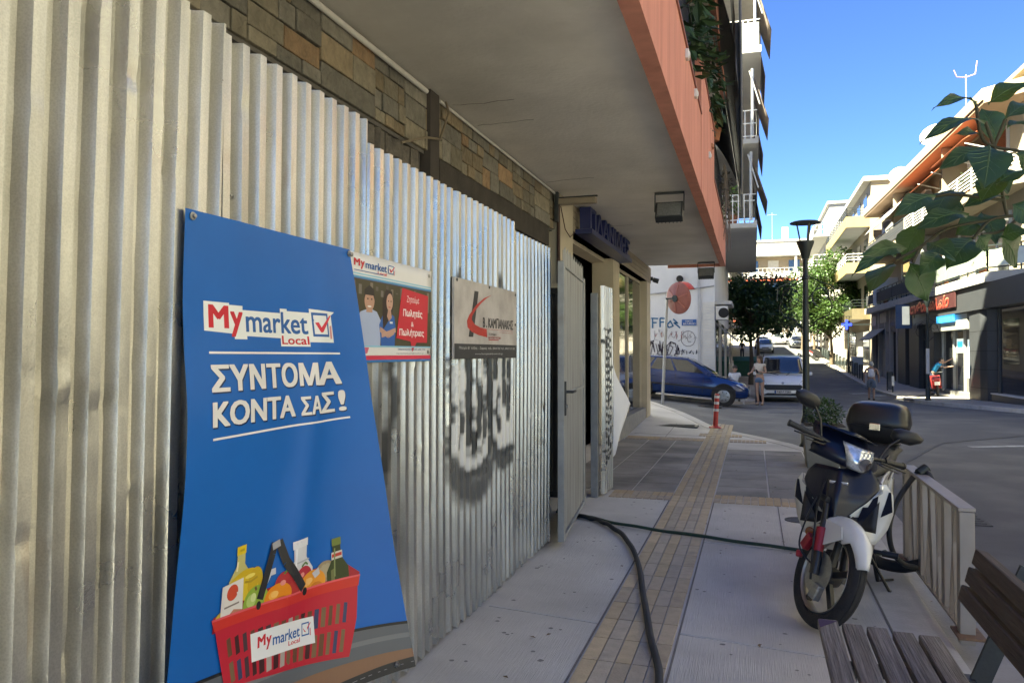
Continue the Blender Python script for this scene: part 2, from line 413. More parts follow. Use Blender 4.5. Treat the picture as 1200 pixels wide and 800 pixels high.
# darker paving tiles between the two bands
b = B()
def tiles(x0,x1,y0,y1,nx,ny):
    for i in range(nx):
        for j in range(ny):
            X0,X1 = x0+(x1-x0)*i/nx, x0+(x1-x0)*(i+1)/nx; Y0,Y1 = y0+(y1-y0)*j/ny, y0+(y1-y0)*(j+1)/ny
            z = dz0(X0,Y0); k = .85+.3*r2.random(); g = .008
            b.box((X0+g,Y0+g,z-.01),(X1-g,Y1-g,z+.005), c=(.25*k,.235*k,.215*k))
tiles(-2.18,-.815,8.37,13.39,3,9); tiles(-.395,.69,8.37,12.4,2,7)
o = b.build('paving_tiles', M('grey_tile', (1,1,1), rough=.8, attr=True, var=.18, scale=3, bump=.3, bscale=50, col2=(.11,.105,.10), mix=.4)); tag(o, kind='structure', label='darker grey paving tiles beyond the first cream band')
b = B()
def jl(x0,y0,x1,y1,wd=.012):
    n = max(1,int(math.hypot(x1-x0,y1-y0)/.5))
    for i in range(n):
        p = (x0+(x1-x0)*i/n, y0+(y1-y0)*i/n); q = (x0+(x1-x0)*(i+1)/n, y0+(y1-y0)*(i+1)/n)
        b.bar((*p,dz0(*p)+.0015),(*q,dz0(*q)+.0015),wd,.003)
jl(-1.5,4.33,-.83,4.23,.022); jl(-.38,4.2,.69,4.05,.022); jl(-.38,6.28,.69,6.15,.02); jl(-1.4,1.9,-.83,1.85,.02); jl(-.38,1.9,.69,1.85,.02)
o = b.build('light_joints', mortar_m); tag(o, kind='structure')
b = B(); jl(.705,-4,.705,12.3,.01); jl(-.825,-3,-.825,8,.01); jl(-.385,-3,-.385,8,.01); jl(.22,6.2,.22,7.95,.007); jl(-2.1,14.2,-.9,14.2,.008); jl(-1.5,13.8,-1.5,16,.008); jl(-.39,10.5,.69,10.5,.006)
o = b.build('dark_joints', dark_joint_m); tag(o, kind='structure')
# crack seals, marking, patches and painted sunlight on the road
b = B()
def rl(pts, wd, dz=.004):
    for p,q in zip(pts,pts[1:]):
        n = max(1,int(math.hypot(q[0]-p[0],q[1]-p[1])/.6))
        for i in range(n):
            a = (p[0]+(q[0]-p[0])*i/n, p[1]+(q[1]-p[1])*i/n); c = (p[0]+(q[0]-p[0])*(i+1)/n, p[1]+(q[1]-p[1])*(i+1)/n)
            b.bar((*a,zr(*a)+dz),(*c,zr(*c)+dz),wd,.002)
rl([(-4,25),(-1,24),(.5,25.4),(2.4,26.8),(4.2,29.5),(4.6,33)],.12); rl([(0.4,22.8),(1.6,23.2),(3.5,23),(5.5,24.2)],.08); rl([(2.6,29),(3.1,36),(3.0,48)],.1); rl([(1.9,12),(3.2,15.5),(5.8,18.2),(7.6,18.6)],.07)
rl([(4.6,33.5),(5.7,36.2)],.45)
o = b.build('crack_seal', M('bitumen',(.032,.032,.034),rough=.6,var=.2)); tag(o, kind='structure')
b = B(); rl([(3.55,15.0),(5.4,15.9)],.16); rl([(5.2,38.6),(6.0,38.9)],.5); rl([(4.4,40),(5.2,40.4)],.5)  # last two strokes stand in for sun patches near the far kerb
o = b.build('marking_and_sun_patches', white_line_sun_m); tag(o, kind='structure', label='worn white paint stroke and painted sun patches on the asphalt')

def disc_cover(x,y,r,label,sq=None,dz=.12):
    b = B(); z = zr(x,y)+dz
    if sq: b.box((x-sq[0],y-sq[1],z-.02),(x+sq[0],y+sq[1],z+.006))
    else: b.lathe([(0,-.02),(r,-.02),(r,.006),(r*.9,.006),(r*.88,.002),(0,.002)],(x,y,z),n=24,close=False)
    if sq:
        for i in range(7): b.box((x-sq[0]*.85,y-sq[1]*.85+i*sq[1]*.27,z+.006),(x+sq[0]*.85,y-sq[1]*.85+i*sq[1]*.27+.02,z+.012))
    o = b.build('access_cover', iron_m); return tag(o,label,'manhole cover')
disc_cover(.38,7.35,.12,'small round iron cover in the pavement left of the motorbike')
disc_cover(-1.45,23.6,0,'rectangular iron grate in the side street before the blue car',(.55,.3),dz=.004)
disc_cover(1.9,8.6,0,'slotted drain grate in the road edge beyond the railing',(.22,.42),dz=.004)
disc_cover(5.6,33.0,.3,'round manhole lid in the far kerb near the walking man',dz=.126)
disc_cover(7.2,36.5,0,'dark square cover in the far pavement beside the lamp post',(.5,.4),dz=.126)
disc_cover(-1.5,15.6,0,'grey metal hatch in the pavement at the shop corner',(.45,.22))
disc_cover(5.6,14.6,.28,'round manhole lid in the road at the right',dz=.005)
# small wear on the pavement: gum spots, cigarette ends and dry leaves
rr = random.Random(77)
b = B()
for _ in range(150):
    x = rr.choice([rr.uniform(-1.45,-.85),rr.uniform(-.36,.68)]); y = rr.uniform(1.8,8)
    r = rr.uniform(.006,.016); z = zr(x,y)+.1212
    n = 9; b.add([(x+r*rr.uniform(.7,1.2)*math.cos(2*math.pi*i/n),y+r*rr.uniform(.7,1.2)*math.sin(2*math.pi*i/n),z) for i in range(n)],[tuple(range(n))])
o = b.build('gum_spots', M('trodden_gum',(.20,.19,.18),rough=.9,var=.3,scale=3)); tag(o,kind='stuff',label='small trodden gum spots on the concrete')
b = B()
for _ in range(46):
    x,y = (rr.uniform(-1.5,1.25),rr.uniform(2.2,13)); z = zr(x,y)+(.124 if x < .97 else .066); a = rr.uniform(0,6.28); L = rr.uniform(.015,.045)
    d = Vector((math.cos(a),math.sin(a),0)); s = Vector((-d.y,d.x,0))
    p = Vector((x,y,z)); b.add([p,p+d*L*.5+s*L*.22+Vector((0,0,.006)),p+d*L+Vector((0,0,.003)),p+d*L*.5-s*L*.22+Vector((0,0,.004))],[(0,1,2,3)])
o = b.build('dry_leaves', M('dry_brown_leaf',(.16,.11,.06),rough=.8,var=.4,scale=3)); tag(o,kind='stuff',label='a few dry leaves and scraps blown over the pavement')
# ================================================================ HOARDING FENCE of corrugated zinc sheets
zinc = galvanised('galvanised_sheet', .60, .29)
zinc_old = galvanised('galvanised_sheet_dull', .42, .42)
steel_dark = M('dark_steel', (.045,.05,.055), rough=.5, metal=.5, var=.2, scale=12, bump=.1)
steel_grey = M('grey_painted_steel', (.30,.31,.31), rough=.5, metal=.3, var=.18, scale=9, bump=.15, bscale=40, col2=(.24,.21,.18), mix=.25)
screw_m = M('screw_head', (.35,.35,.34), rough=.35, metal=.9)

def seg_dist(Y, Z, pts):
    d = np.full(Y.shape, 9.0)
    for (a,b),(c,e) in zip(pts,pts[1:]):
        vx,vz = c-a, e-b; L = max(vx*vx+vz*vz,1e-9)
        t = np.clip(((Y-a)*vx+(Z-b)*vz)/L,0,1); d = np.minimum(d, np.hypot(Y-a-t*vx, Z-b-t*vz))
    return d
# spray strokes on the sheets: (points in y,z ; radius ; softness ; grey value)
WHITE, BLACK = .72, .02
STROKES = [
 ([(3.11,1.5),(3.165,1.28),(3.10,1.06),(3.03,.93)],.035,.03,.06),
 ([(3.03,1.0),(3.0,.86)],.02,.03,.06),
 # white bodies
 ([(3.95,1.35),(3.96,1.02)],.085,.03,WHITE), ([(4.05,1.30),(4.08,1.0)],.08,.03,WHITE), ([(4.2,1.12),(4.22,.90)],.15,.04,WHITE), ([(4.06,.98),(4.1,.88)],.12,.04,WHITE),
 ([(4.37,1.15),(4.35,.95)],.10,.04,WHITE), ([(4.62,1.36),(4.66,1.0)],.12,.03,WHITE), ([(4.8,1.38),(4.82,.95)],.11,.03,WHITE), ([(4.72,1.2),(4.75,.92)],.12,.03,WHITE),
 ([(4.33,1.42),(4.36,1.33)],.05,.02,WHITE),
 # black outlines and bubbles
 ([(3.86,1.46),(3.85,1.34),(3.88,1.2),(3.86,1.1)],.03,.015,BLACK),
 ([(3.84,1.08),(3.85,.92),(3.95,.83),(4.1,.80),(4.3,.80),(4.44,.86),(4.5,.98),(4.47,1.12)],.022,.02,.04),
 ([(3.88,.86),(4.0,.74),(4.2,.69),(4.36,.71),(4.48,.80)],.05,.06,.10),
 ([(4.08,1.44),(4.14,1.34),(4.08,1.25),(4.13,1.14)],.05,.02,BLACK), ([(4.14,1.14),(4.12,1.02)],.05,.02,BLACK),
 ([(4.25,1.30),(4.30,1.2),(4.25,1.12),(4.27,1.04),(4.22,.97)],.035,.02,BLACK), ([(3.98,1.22),(4.0,1.1),(3.97,1.0)],.022,.015,BLACK), ([(4.36,1.18),(4.38,1.06),(4.35,.96)],.018,.015,.05), ([(4.62,1.25),(4.60,1.12),(4.64,1.03)],.03,.018,BLACK), ([(4.74,1.3),(4.76,1.18)],.022,.015,BLACK), ([(4.3,.93),(4.2,.90),(4.1,.92)],.012,.02,.3), ([(4.19,1.02),(4.18,.95)],.03,.02,BLACK),
 ([(4.42,1.44),(4.46,1.30),(4.43,1.20)],.05,.02,BLACK), ([(4.5,1.18),(4.48,1.05),(4.54,.95),(4.63,.87),(4.78,.85),(4.93,.87)],.022,.018,BLACK),
 ([(4.58,.86),(4.7,.79),(4.9,.80)],.032,.035,.08),
 ([(4.58,1.44),(4.56,1.38)],.045,.02,BLACK), ([(4.86,1.44),(4.87,1.30),(4.84,1.2)],.03,.015,BLACK), ([(4.83,1.18),(4.84,1.08)],.018,.015,BLACK),
 ([(4.72,1.44),(4.73,1.36)],.03,.02,BLACK),
 # marks above the sign
 ([(3.96,1.93),(3.97,1.89)],.03,.02,.06), ([(4.66,1.95),(4.70,1.90)],.025,.03,.06),
 # speckled wipe on the gate side
 ([(5.32,1.02),(5.36,1.06)],.008,.01,WHITE), ([(5.42,1.06),(5.5,1.10)],.006,.01,WHITE),
]
def corrugated(name, y0, y1, z0, z1, x0=-1.578, pitch=.0915, depth=.034, rib=.034, slope=.013, shear=0., dz=.02, parent=None, mat=None, rag=.01, seed=1, yaw=0., strokes=STROKES, dents=6, thick=.0):
    """one trapezoidal zinc sheet in the plane x = x0, ribs towards +x, with its own dents, ragged foot and sprayed paint"""
    rr = random.Random(seed)
    prof = []; y = y0
    fl = pitch-rib-2*slope
    while y < y1-1e-4:
        for dy,dx in ((0,0),(fl*.5,.0),(fl,0),(fl+slope*.5,depth*.5),(fl+slope,depth),(fl+slope+rib*.5,depth),(fl+slope+rib,depth),(fl+1.5*slope+rib,depth*.5)):
            if y+dy <= y1: prof.append((y+dy,dx))
        y += pitch
    prof.append((y1, prof[-1][1]))
    zs = np.linspace(z0,z1,max(3,int((z1-z0)/dz)+1))
    P = np.array(prof); nu, nv = len(P), len(zs)
    Y = np.tile(P[:,0],(nv,1)); X = np.tile(P[:,1],(nv,1)); Z = np.tile(zs[:,None],(1,nu))
    # foot: uneven bottom edge
    ft = np.array([rag*(rr.random()-.35)+ (.03*rag/.01*max(0,rr.random()-.9)) for _ in range(nu)])
    Z[0] += ft
    YY0 = Y.copy(); ZZ0 = Z.copy()
    for _ in range(dents):
        cy, cz = rr.uniform(y0,y1), rr.uniform(z0+.2,z1-.1); s1,s2 = rr.uniform(.012,.04), rr.uniform(.008,.04); h = rr.choice([-1,1,-1])*rr.uniform(.002,.008)
        X += h*np.exp(-((Y-cy)/s1)**2-((Z-cz)/s2)**2)
    X += .004*np.sin(Z*2.1+seed)+.003*np.sin(Y*3+seed*2)
    Y = Y+shear*(Z-1.2)
    bx = X + x0
    if yaw: bx = bx + (Y-y0)*math.tan(yaw)
    v = np.stack([bx,Y,Z],-1).reshape(-1,3)
    f = [(j*nu+i, j*nu+i+1, (j+1)*nu+i+1, (j+1)*nu+i) for j in range(nv-1) for i in range(nu-1)]
    b = B(); b.v = [tuple(q) for q in v.tolist()]; b.f = f; b.mi = [0]*len(f); b.c = [None]*len(f)
    o = b.build(name, mat or zinc, parent, smooth=28, normals=False)
    me = o.data
    A = np.zeros((nu*nv)); C = np.zeros((nu*nv))
    yy = (Y+0*Z).ravel(); zz = Z.ravel()
    for pts,r,s,g in strokes:
        d = seg_dist(yy, zz, pts)
        d = d + .012*np.sin(yy*47+zz*31)*np.sin(zz*57)
        a = np.clip(1-(d-r)/s,0,1)*.97
        C = np.where(A+a > 0, (C*A*(1-a)+g*a)/np.maximum(A*(1-a)+a,1e-6), C); A = A*(1-a)+a
    at = me.color_attributes.new('Col','FLOAT_COLOR','POINT')
    at.data.foreach_set('color', np.stack([C,C,C*.97,A],-1).astype(np.float32).ravel())
    if thick:
        so = o.modifiers.new('solid','SOLIDIFY'); so.thickness = thick; so.offset = 0
    return o

fence = thing('corrugated_fence', 'tall galvanised corrugated metal hoarding with black and white spray paint', 'fence', (-1.56,2.7,0))
corrugated('sheet', -1.2, -.12, .01, 2.52, shear=.03, parent=fence, seed=11, strokes=[], dents=24)
corrugated('sheet', -.15, .92, .01, 2.53, x0=-1.572, shear=.03, parent=fence, seed=12, strokes=[], dents=40)
corrugated('sheet', .88, 1.94, .01, 2.51, shear=.03, parent=fence, seed=13, strokes=[], dents=46)
corrugated('sheet', 1.93, 2.90, .0, 2.485, x0=-1.584, parent=fence, seed=14, dents=14)
corrugated('sheet', 2.86, 3.93, .015, 2.385, x0=-1.582, parent=fence, seed=15, rag=.02, dents=12)
corrugated('sheet', 3.88, 4.96, .01, 2.385, x0=-1.577, parent=fence, seed=16, rag=.03, dents=14)
corrugated('sheet', 4.92, 5.90, .015, 2.33, x0=-1.573, parent=fence, seed=17, rag=.02, dents=12)
b = B()
for y in (-1.1,.4,1.9,2.95,3.9,4.95,5.86): b.box((-1.70,y-.03,0),(-1.637,y+.03,2.3))
for z in (.45,1.25,2.0): b.box((-1.635,-1.2,z-.025),(-1.612,5.9,z+.025))
b.build('support_frame', steel_dark, fence)
b = B()
rs = random.Random(5)
for y in np.arange(.2,5.9,.46):
    for z in (.46,1.26,2.02):
        if 1.8 < y < 2.75 and z < 1.95: continue
        yy = y+rs.uniform(-.03,.03); zz = z+rs.uniform(-.03,.03)
        b.lathe([(0,0),(.009,0),(.009,.003),(.005,.003),(.005,.008),(0,.009)],(-1.581,yy,zz),(1,0,0),n=8)
b.build('screw', screw_m, fence, smooth=40)['kind'] = 'stuff'

# end of the hoarding: return sheet to the wall, its colour darkened in place of shade
corrugated('return_sheet', 0,0.01,0,1, parent=fence, strokes=[]) if False else None
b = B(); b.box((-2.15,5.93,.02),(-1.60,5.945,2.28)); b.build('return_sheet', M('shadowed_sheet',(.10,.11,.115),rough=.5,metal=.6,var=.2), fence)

# gate leaf, standing a little ajar
gate = thing('gate_leaf', 'grey sheet metal gate leaf standing ajar at the end of the hoarding', 'gate', (-1.55,7.2,0))
def lerp(a,b,t): return a+(b-a)*t
g0, g1 = Vector((-1.40,5.70,0)), Vector((-1.555,7.18,0)); gd = (g1-g0).normalized(); gn = Vector((gd.y,-gd.x,0))
GL = (g1-g0).length
b = B()
def gp(t,z,off=0): q = g0+gd*t+gn*off; return (q.x,q.y,z)
b.bar(gp(.025,.06),gp(.025,2.20),.05,.05,(1,0,0)); b.bar(gp(GL-.025,.06),gp(GL-.025,2.20),.05,.05,(1,0,0))
for z in (.085,1.18,2.17): b.bar(gp(.052,z),gp(GL-.052,z),.045,.022)
b.build('frame', steel_grey, gate, bevel=.004)
b = B()   # sheet with shallow folds
n = 60; vs = []; fs = []
for i in range(n+1):
    t = .05+(GL-.1)*i/n; off = .010 if (i//4)%2 else .006
    top = 2.31-.02*math.sin(i*.9)-.02*(i%7==0)
    vs += [gp(t,.11,off), gp(t,top,off)]
for i in range(n): fs.append((2*i,2*i+2,2*i+3,2*i+1))
b.add(vs,fs); b.build('panel', M('gate_grey_metal',(.30,.31,.315),rough=.5,metal=.25,var=.16,scale=6,stretch=(3,3,.6),col2=(.24,.24,.235),mix=.4,bump=.1,bscale=30), gate, normals=False, solid=.002)
b = B(); b.bar(gp(.03,1.02,.03),gp(.03,1.28,.03),.05,.012,(gn.x,gn.y,0)); b.build('lock_plate', steel_dark, gate, bevel=.003)
b = B(); b.tube([gp(.035,1.2,.03),gp(.035,1.2,.085),gp(.16,1.2,.09)],.011,8); b.build('handle', steel_dark, gate, smooth=50)
b = B(); b.cyl(gp(.03,1.09,.03),gp(.03,1.09,.05),.016,n=12); b.build('keyhole', screw_m, gate, smooth=40)

# second, shorter leaf folded inwards, dark behind
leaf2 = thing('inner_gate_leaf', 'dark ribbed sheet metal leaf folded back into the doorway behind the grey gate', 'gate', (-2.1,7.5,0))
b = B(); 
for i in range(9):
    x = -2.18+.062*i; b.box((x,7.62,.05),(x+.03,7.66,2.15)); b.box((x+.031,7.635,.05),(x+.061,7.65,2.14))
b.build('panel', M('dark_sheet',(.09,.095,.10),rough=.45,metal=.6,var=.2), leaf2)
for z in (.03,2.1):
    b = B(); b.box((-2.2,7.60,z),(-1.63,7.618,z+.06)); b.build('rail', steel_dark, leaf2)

short = thing('fence_post_panel', 'narrow zinc panel sprayed with black lettering behind the gate', 'fence', (-1.49,8.1,0))
PS = [([(7.93+.0,1.62),(8.05,1.55),(8.18,1.62)],.012,.01,BLACK)]
r4 = random.Random(21); zz = 1.75
while zz > .35:
    PS.append(([(7.95+r4.random()*.06,zz),(8.08+r4.random()*.08,zz-.02),(8.26+r4.random()*.03,zz+r4.uniform(-.05,.05))],.013,.008,BLACK))
    if r4.random() < .7: PS.append(([(8.0+r4.random()*.2,zz+.03),(8.0+r4.random()*.2,zz-.09)],.012,.008,BLACK))
    zz -= .075
corrugated('sheet', 7.90, 8.32, .03, 2.2, x0=-1.515, parent=short, seed=31, strokes=PS, dz=.012, yaw=.05)
b = B(); b.box((-1.62,7.88,0),(-1.545,7.945,2.12)); b.build('post', steel_grey, short, bevel=.004)

# loose sheet of paper drooping from the panel
def paper(u,v):
    bl = (v/.42 if v < .42 else max(0,(1-v)/.58)**.8)*.95+.05
    y = 8.32+.16*u*bl; z = 1.46-1.10*v-.16*u*(1-v)+.10*u*v
    x = -1.468+.17*u*bl+.03*math.sin(3.1*u)*v
    return (x,y,z)
b = B(); b.grid(paper,[i/10 for i in range(11)],[i/14 for i in range(15)])
o = b.build('loose_poster', M('white_paper',(.72,.72,.74),rough=.6,var=.04), smooth=180, solid=.0015)
tag(o,'blank white poster peeling off and drooping from the narrow zinc panel','poster')

# ================================================================ BIG BLUE BANNER
_LT = [(0,-1.535,1.793),(.15,-1.53,1.783),(.24,-1.525,1.782),(.38,-1.50,1.768),(.57,-1.495,1.738),(.8,-1.48,1.67),(1,-1.46,1.60)]
_RT = [(0,-1.535,2.718),(.29,-1.482,2.771),(.37,-1.462,2.77),(.55,-1.405,2.762),(.765,-1.326,2.717),(1,-1.22,2.668)]
def _cr(v,T):
    # smooth interpolation of the edge curves
    n = len(T)
    for i in range(n-1):
        if v <= T[i+1][0] or i == n-2:
            a,b2 = T[i],T[i+1]; t = (v-a[0])/(b2[0]-a[0])
            pm = T[i-1] if i else a; pn = T[i+2] if i+2 < n else b2
            out = []
            for k in (1,2):
                m0 = (b2[k]-pm[k])/max(1e-6,b2[0]-pm[0])*(b2[0]-a[0]); m1 = (pn[k]-a[k])/max(1e-6,pn[0]-a[0])*(b2[0]-a[0])
                t2,t3 = t*t,t*t*t
                out.append((2*t3-3*t2+1)*a[k]+(t3-2*t2+t)*m0+(-2*t3+3*t2)*b2[k]+(t3-t2)*m1)
            return Vector(out)
def ban_S(u,v):
    P0,P3 = _cr(v,_LT),_cr(v,_RT); d = (P3-P0).length/3
    T = Vector((.75*max(0,v)**1.2,1)).normalized()
    P1 = P0+Vector((0,d)); P2 = P3-T*d
    p = P0*(1-u)**3+P1*(3*u*(1-u)**2)+P2*(3*u*u*(1-u))+P3*u**3
    # soft vertical fold running down from the right top nail
    fu = .80-.42*v
    fold = .012*math.exp(-((u-fu)/.07)**2)*sm(v*3)*sm((1.05-v)*2.2)
    crease = .006*mnoise.noise(Vector((u*4,v*5,1.3)))
    return Vector((p.x+fold+crease, p.y, 1.91-1.59*v))
def sheet_map(S, e=.004):
    def m(u,v,off):
        p = S(u,v); n = (S(u,v+e)-S(u,v-e)).cross(S(u+e,v)-S(u-e,v)).normalized()
        if n.x < 0: n = -n
        return p+n*off
    return m
ban_m = sheet_map(ban_S)
class Art:
    """flat printed shapes laid on a sheet; each new shape lies a hair above the one before"""
    def __init__(s, mp, du=.022, dv=.016, base=.0012, step=.00007): s.b = B(); s.mp = mp; s.du = du; s.dv = dv; s.o = base; s.st = step
    def tri(s, vs, fs, c):
        if not vs: return
        if s.du: vs, fs = cut(vs, fs, s.du, s.dv)
        s.b.add([s.mp(u,v,s.o) for u,v in vs], fs, 0, c); s.o += s.st
    def poly(s, pts, c): s.tri(pts, [tuple(range(len(pts)))], c)
    def rect(s,a,b,c,d,cl): s.poly([(a,b),(c,b),(c,d),(a,d)],cl)
    def line(s, p, q, wd, c, asp=1.0):
        dx,dy = (q[0]-p[0])*asp, q[1]-p[1]; L = math.hypot(dx,dy); nx,ny = -dy/L*wd/2/asp, dx/L*wd/2
        s.poly([(p[0]+nx,p[1]+ny),(q[0]+nx,q[1]+ny),(q[0]-nx,q[1]-ny),(p[0]-nx,p[1]-ny)],c)
    def path(s, pts, wd, c, asp=1.0):
        for p,q in zip(pts,pts[1:]): s.line(p,q,wd,c,asp)
    def ell(s, cx,cy,rx,ry,c,n=22,rot=0): s.poly([(cx+rx*math.cos(2*math.pi*i/n)*math.cos(rot)-ry*math.sin(2*math.pi*i/n)*math.sin(rot), cy+rx*math.cos(2*math.pi*i/n)*math.sin(rot)*.6+ry*math.sin(2*math.pi*i/n)*math.cos(rot)) for i in range(n)],c)
    def text(s, t, x0,y0,x1,y1, c, bold=.014, shear=0, skew=0):
        k = bold*.9; n = len(t)
        hx, hy = (x1-x0)/n*k*2.6, (y1-y0)*k*1.1
        o0 = s.o; st0 = s.st; s.st = .000004
        for ax,ay in (((0,0),) if bold < .012 else ((-hx,-hy),(hx,-hy),(-hx,hy),(hx,hy),(0,0))): s.text1(t,x0+hx+ax,y0+hy+ay,x1-hx+ax,y1-hy+ay,c,skew)
        s.st = st0; s.o = o0+st0
    def hold(s): s.keep = s.st; s.st = 0
    def release(s): s.st = s.keep; s.o += s.st
    def text1(s, t, x0,y0,x1,y1, c, skew=0):
        """y0 top, y1 bottom (v grows downwards); skew lifts the right end"""
        vs, fs = fit_text(t, x0, 0, x1, 1, 0)
        s.tri([(x, y1-(y1-y0)*y+skew*(x-x0)) for x,y in vs], fs, c)
BLUE, RED, WHT, NAVY = (.006,.105,.36), (.55,.012,.03), (.80,.79,.78), (.01,.09,.30)
banner = thing('blue_banner', 'large blue supermarket banner with a red shopping basket nailed to the metal hoarding', 'banner', (-1.53,2.25,1.1))
b = B(); b.grid(ban_S, [i/48 for i in range(49)], [i/64 for i in range(65)])
vinyl = M('blue_vinyl', (.002,.115,.44), rough=.42, var=.07, scale=1.8, spec=.35, bump=.10, bscale=5)
o = b.build('vinyl_sheet', vinyl, banner, smooth=180, normals=False)
A = Art(ban_m)
def logo(A, u0,v0,u1,v1, plate=True, skew=0.):
    """red and blue two-word logo with a ticked box, in the box u0..u1, v0..v1 of the sheet"""
    W,H = u1-u0, v1-v0
    X = lambda a: u0+a*W
    Y = lambda a,k=0: v0+a*H+skew*(k)*W
    def sk(pts): return [(X(a), v0+c*H+skew*a*W) for a,c in pts]
    if plate:
        A.poly(sk([(-.03,-.02),(.14,-.02),(.14,.03),(.235,.03),(.235,.14),(.54,.14),(.54,.0),(.60,.0),(.60,.06),(.795,.06),(.795,-.07),(1.03,-.02),(.99,.10),(1.0,.98),(.78,.98),(.78,1.12),(.535,1.12),(.535,.88),(.26,.85),(.26,.94),(.17,.94),(.17,.80),(-.03,.74)]), (.78,.80,.78))
    A.text('M', X(0),Y(.06)+skew*0,X(.135),Y(.66), RED, .022)
    A.text('y', X(.145),Y(.2)+skew*.14*W,X(.235),Y(.88)+skew*.14*W, RED, .022)
    A.text('market', X(.255),Y(.10)+skew*.26*W,X(.775),Y(.74)+skew*.26*W, (.012,.10,.34), .016, skew=skew)
    A.text('Local', X(.545),Y(.80)+skew*.55*W,X(.775),Y(1.06)+skew*.55*W, RED, .02, skew=skew)
    bx = [(.81,.04),(.955,.04),(.955,.80),(.81,.80)]
    A.poly(sk(bx),(.012,.10,.34)); A.poly(sk([(.825,.12),(.94,.12),(.94,.72),(.825,.72)]),(.76,.77,.77))
    A.poly(sk([(.835,.36),(.865,.34),(.885,.50),(.975,.10),(.99,.10),(.895,.66),(.875,.66)]), (.60,.02,.05))
    A.poly(sk([(.965,.45),(.985,.42),(.985,.86),(.965,.86)]), (.62,.25,.25))
logo(A,.107,.164,.79,.236)
A.line((.102,.258),(.825,.260),.0042,WHT,.6); 
for dx,dy,cc in ((.0045,.003,(.004,.02,.08)),(0,0,(.74,.72,.69))):
    A.text('ΣΥΝΤΟΜ',.102+dx,.280+dy,.665+dx,.332+dy,cc,.022); A.text('Α',.655+dx,.279+dy,.822+dx,.332+dy,cc,.022)
    A.text('KONTA',.102+dx,.349+dy,.530+dx,.396+dy,cc,.022); A.text('ΣΑ',.56+dx,.355+dy,.672+dx,.396+dy,cc,.022); A.text('Σ',.672+dx,.349+dy,.765+dx,.396+dy,cc,.022); A.text('!',.79+dx,.347+dy,.838+dx,.396+dy,cc,.022)
A.line((.104,.417),(.853,.413),.0042,WHT,.6)
# counter and hem at the foot
A.poly([(0,.822),(.127,.836),(.55,.868),(1,.900),(1,.962),(.55,.935),(0,.90)],(.11,.12,.135))
A.poly([(0,.822),(1,.900),(1,.906),(0,.828)],(.01,.012,.015))
A.poly([(0,.86),(1,.925),(1,.935),(0,.87)],(.17,.18,.19))
A.poly([(0,.90),(.55,.935),(1,.960),(1,.985),(0,.985)],(.23,.125,.075))
A.rect(0,.978,1,1,(.022,.024,.03))
A.hold()
for i in range(30): A.line((.02+i*.033,.988),(.04+i*.033,.988),.0012,(.25,.26,.3),.6)
A.release()
# basket: back rim, goods, front
R1,R2,R3 = (.50,.012,.035),(.36,.008,.025),(.60,.03,.022)
A.poly([(.16,.738),(.30,.728),(.60,.728),(.755,.733),(.83,.768),(.80,.785),(.16,.765)],R2)
def bottle(cx,top,bot,rw,neck,c,cap):
    A.poly([(cx-neck,top),(cx+neck,top),(cx+neck,top+(bot-top)*.35),(cx+rw,top+(bot-top)*.62),(cx+rw,bot),(cx-rw,bot),(cx-rw,top+(bot-top)*.62),(cx-neck,top+(bot-top)*.35)],c)
    A.rect(cx-neck*1.15,top-.004,cx+neck*1.15,top+.012,cap)
bottle(.262,.632,.72,.048,.018,(.55,.50,.18),(.75,.55,.03))
bottle(.535,.660,.76,.070,.034,(.66,.66,.68),(.72,.72,.74)); A.rect(.487,.70,.585,.703,(.45,.45,.47))
A.ell(.67,.742,.05,.022,(.33,.26,.15)); A.ell(.672,.741,.036,.015,(.42,.35,.22))
A.ell(.46,.735,.045,.028,(.42,.02,.03)); A.ell(.555,.735,.045,.022,(.48,.03,.05)); A.ell(.49,.755,.05,.02,(.45,.03,.03))
for k,(cx,cy,rx,ry,rt) in enumerate([(.27,.70,.075,.024,-.2),(.29,.71,.07,.022,.3),(.33,.705,.035,.03,.6),(.195,.745,.03,.012,0)]): A.ell(cx,cy,rx,ry,[(.62,.42,.02),(.70,.50,.03),(.58,.38,.02),(.6,.42,.05)][k],rot=rt)
A.ell(.335,.745,.055,.032,(.28,.42,.05)); A.ell(.315,.738,.02,.012,(.45,.58,.16))
A.ell(.43,.752,.06,.026,(.75,.24,.01)); A.ell(.41,.745,.02,.008,(.85,.40,.06))
A.ell(.60,.757,.068,.028,(.76,.30,.03)); A.ell(.575,.75,.022,.008,(.86,.45,.12))
bottle(.727,.683,.785,.052,.020,(.035,.05,.012),(.16,.20,.04)); A.rect(.700,.708,.754,.724,(.62,.58,.5)); A.rect(.703,.712,.751,.719,(.5,.04,.03)); A.poly([(.695,.745),(.712,.742),(.712,.77),(.695,.772)],(.16,.17,.06))
A.poly([(.186,.690),(.276,.688),(.278,.752),(.186,.752)],(.72,.68,.63)); A.ell(.231,.707,.024,.014,(.60,.07,.03)); A.rect(.2,.728,.262,.731,(.2,.16,.14)); A.poly([(.20,.752),(.24,.738),(.278,.745),(.278,.752)],(.5,.2,.12))
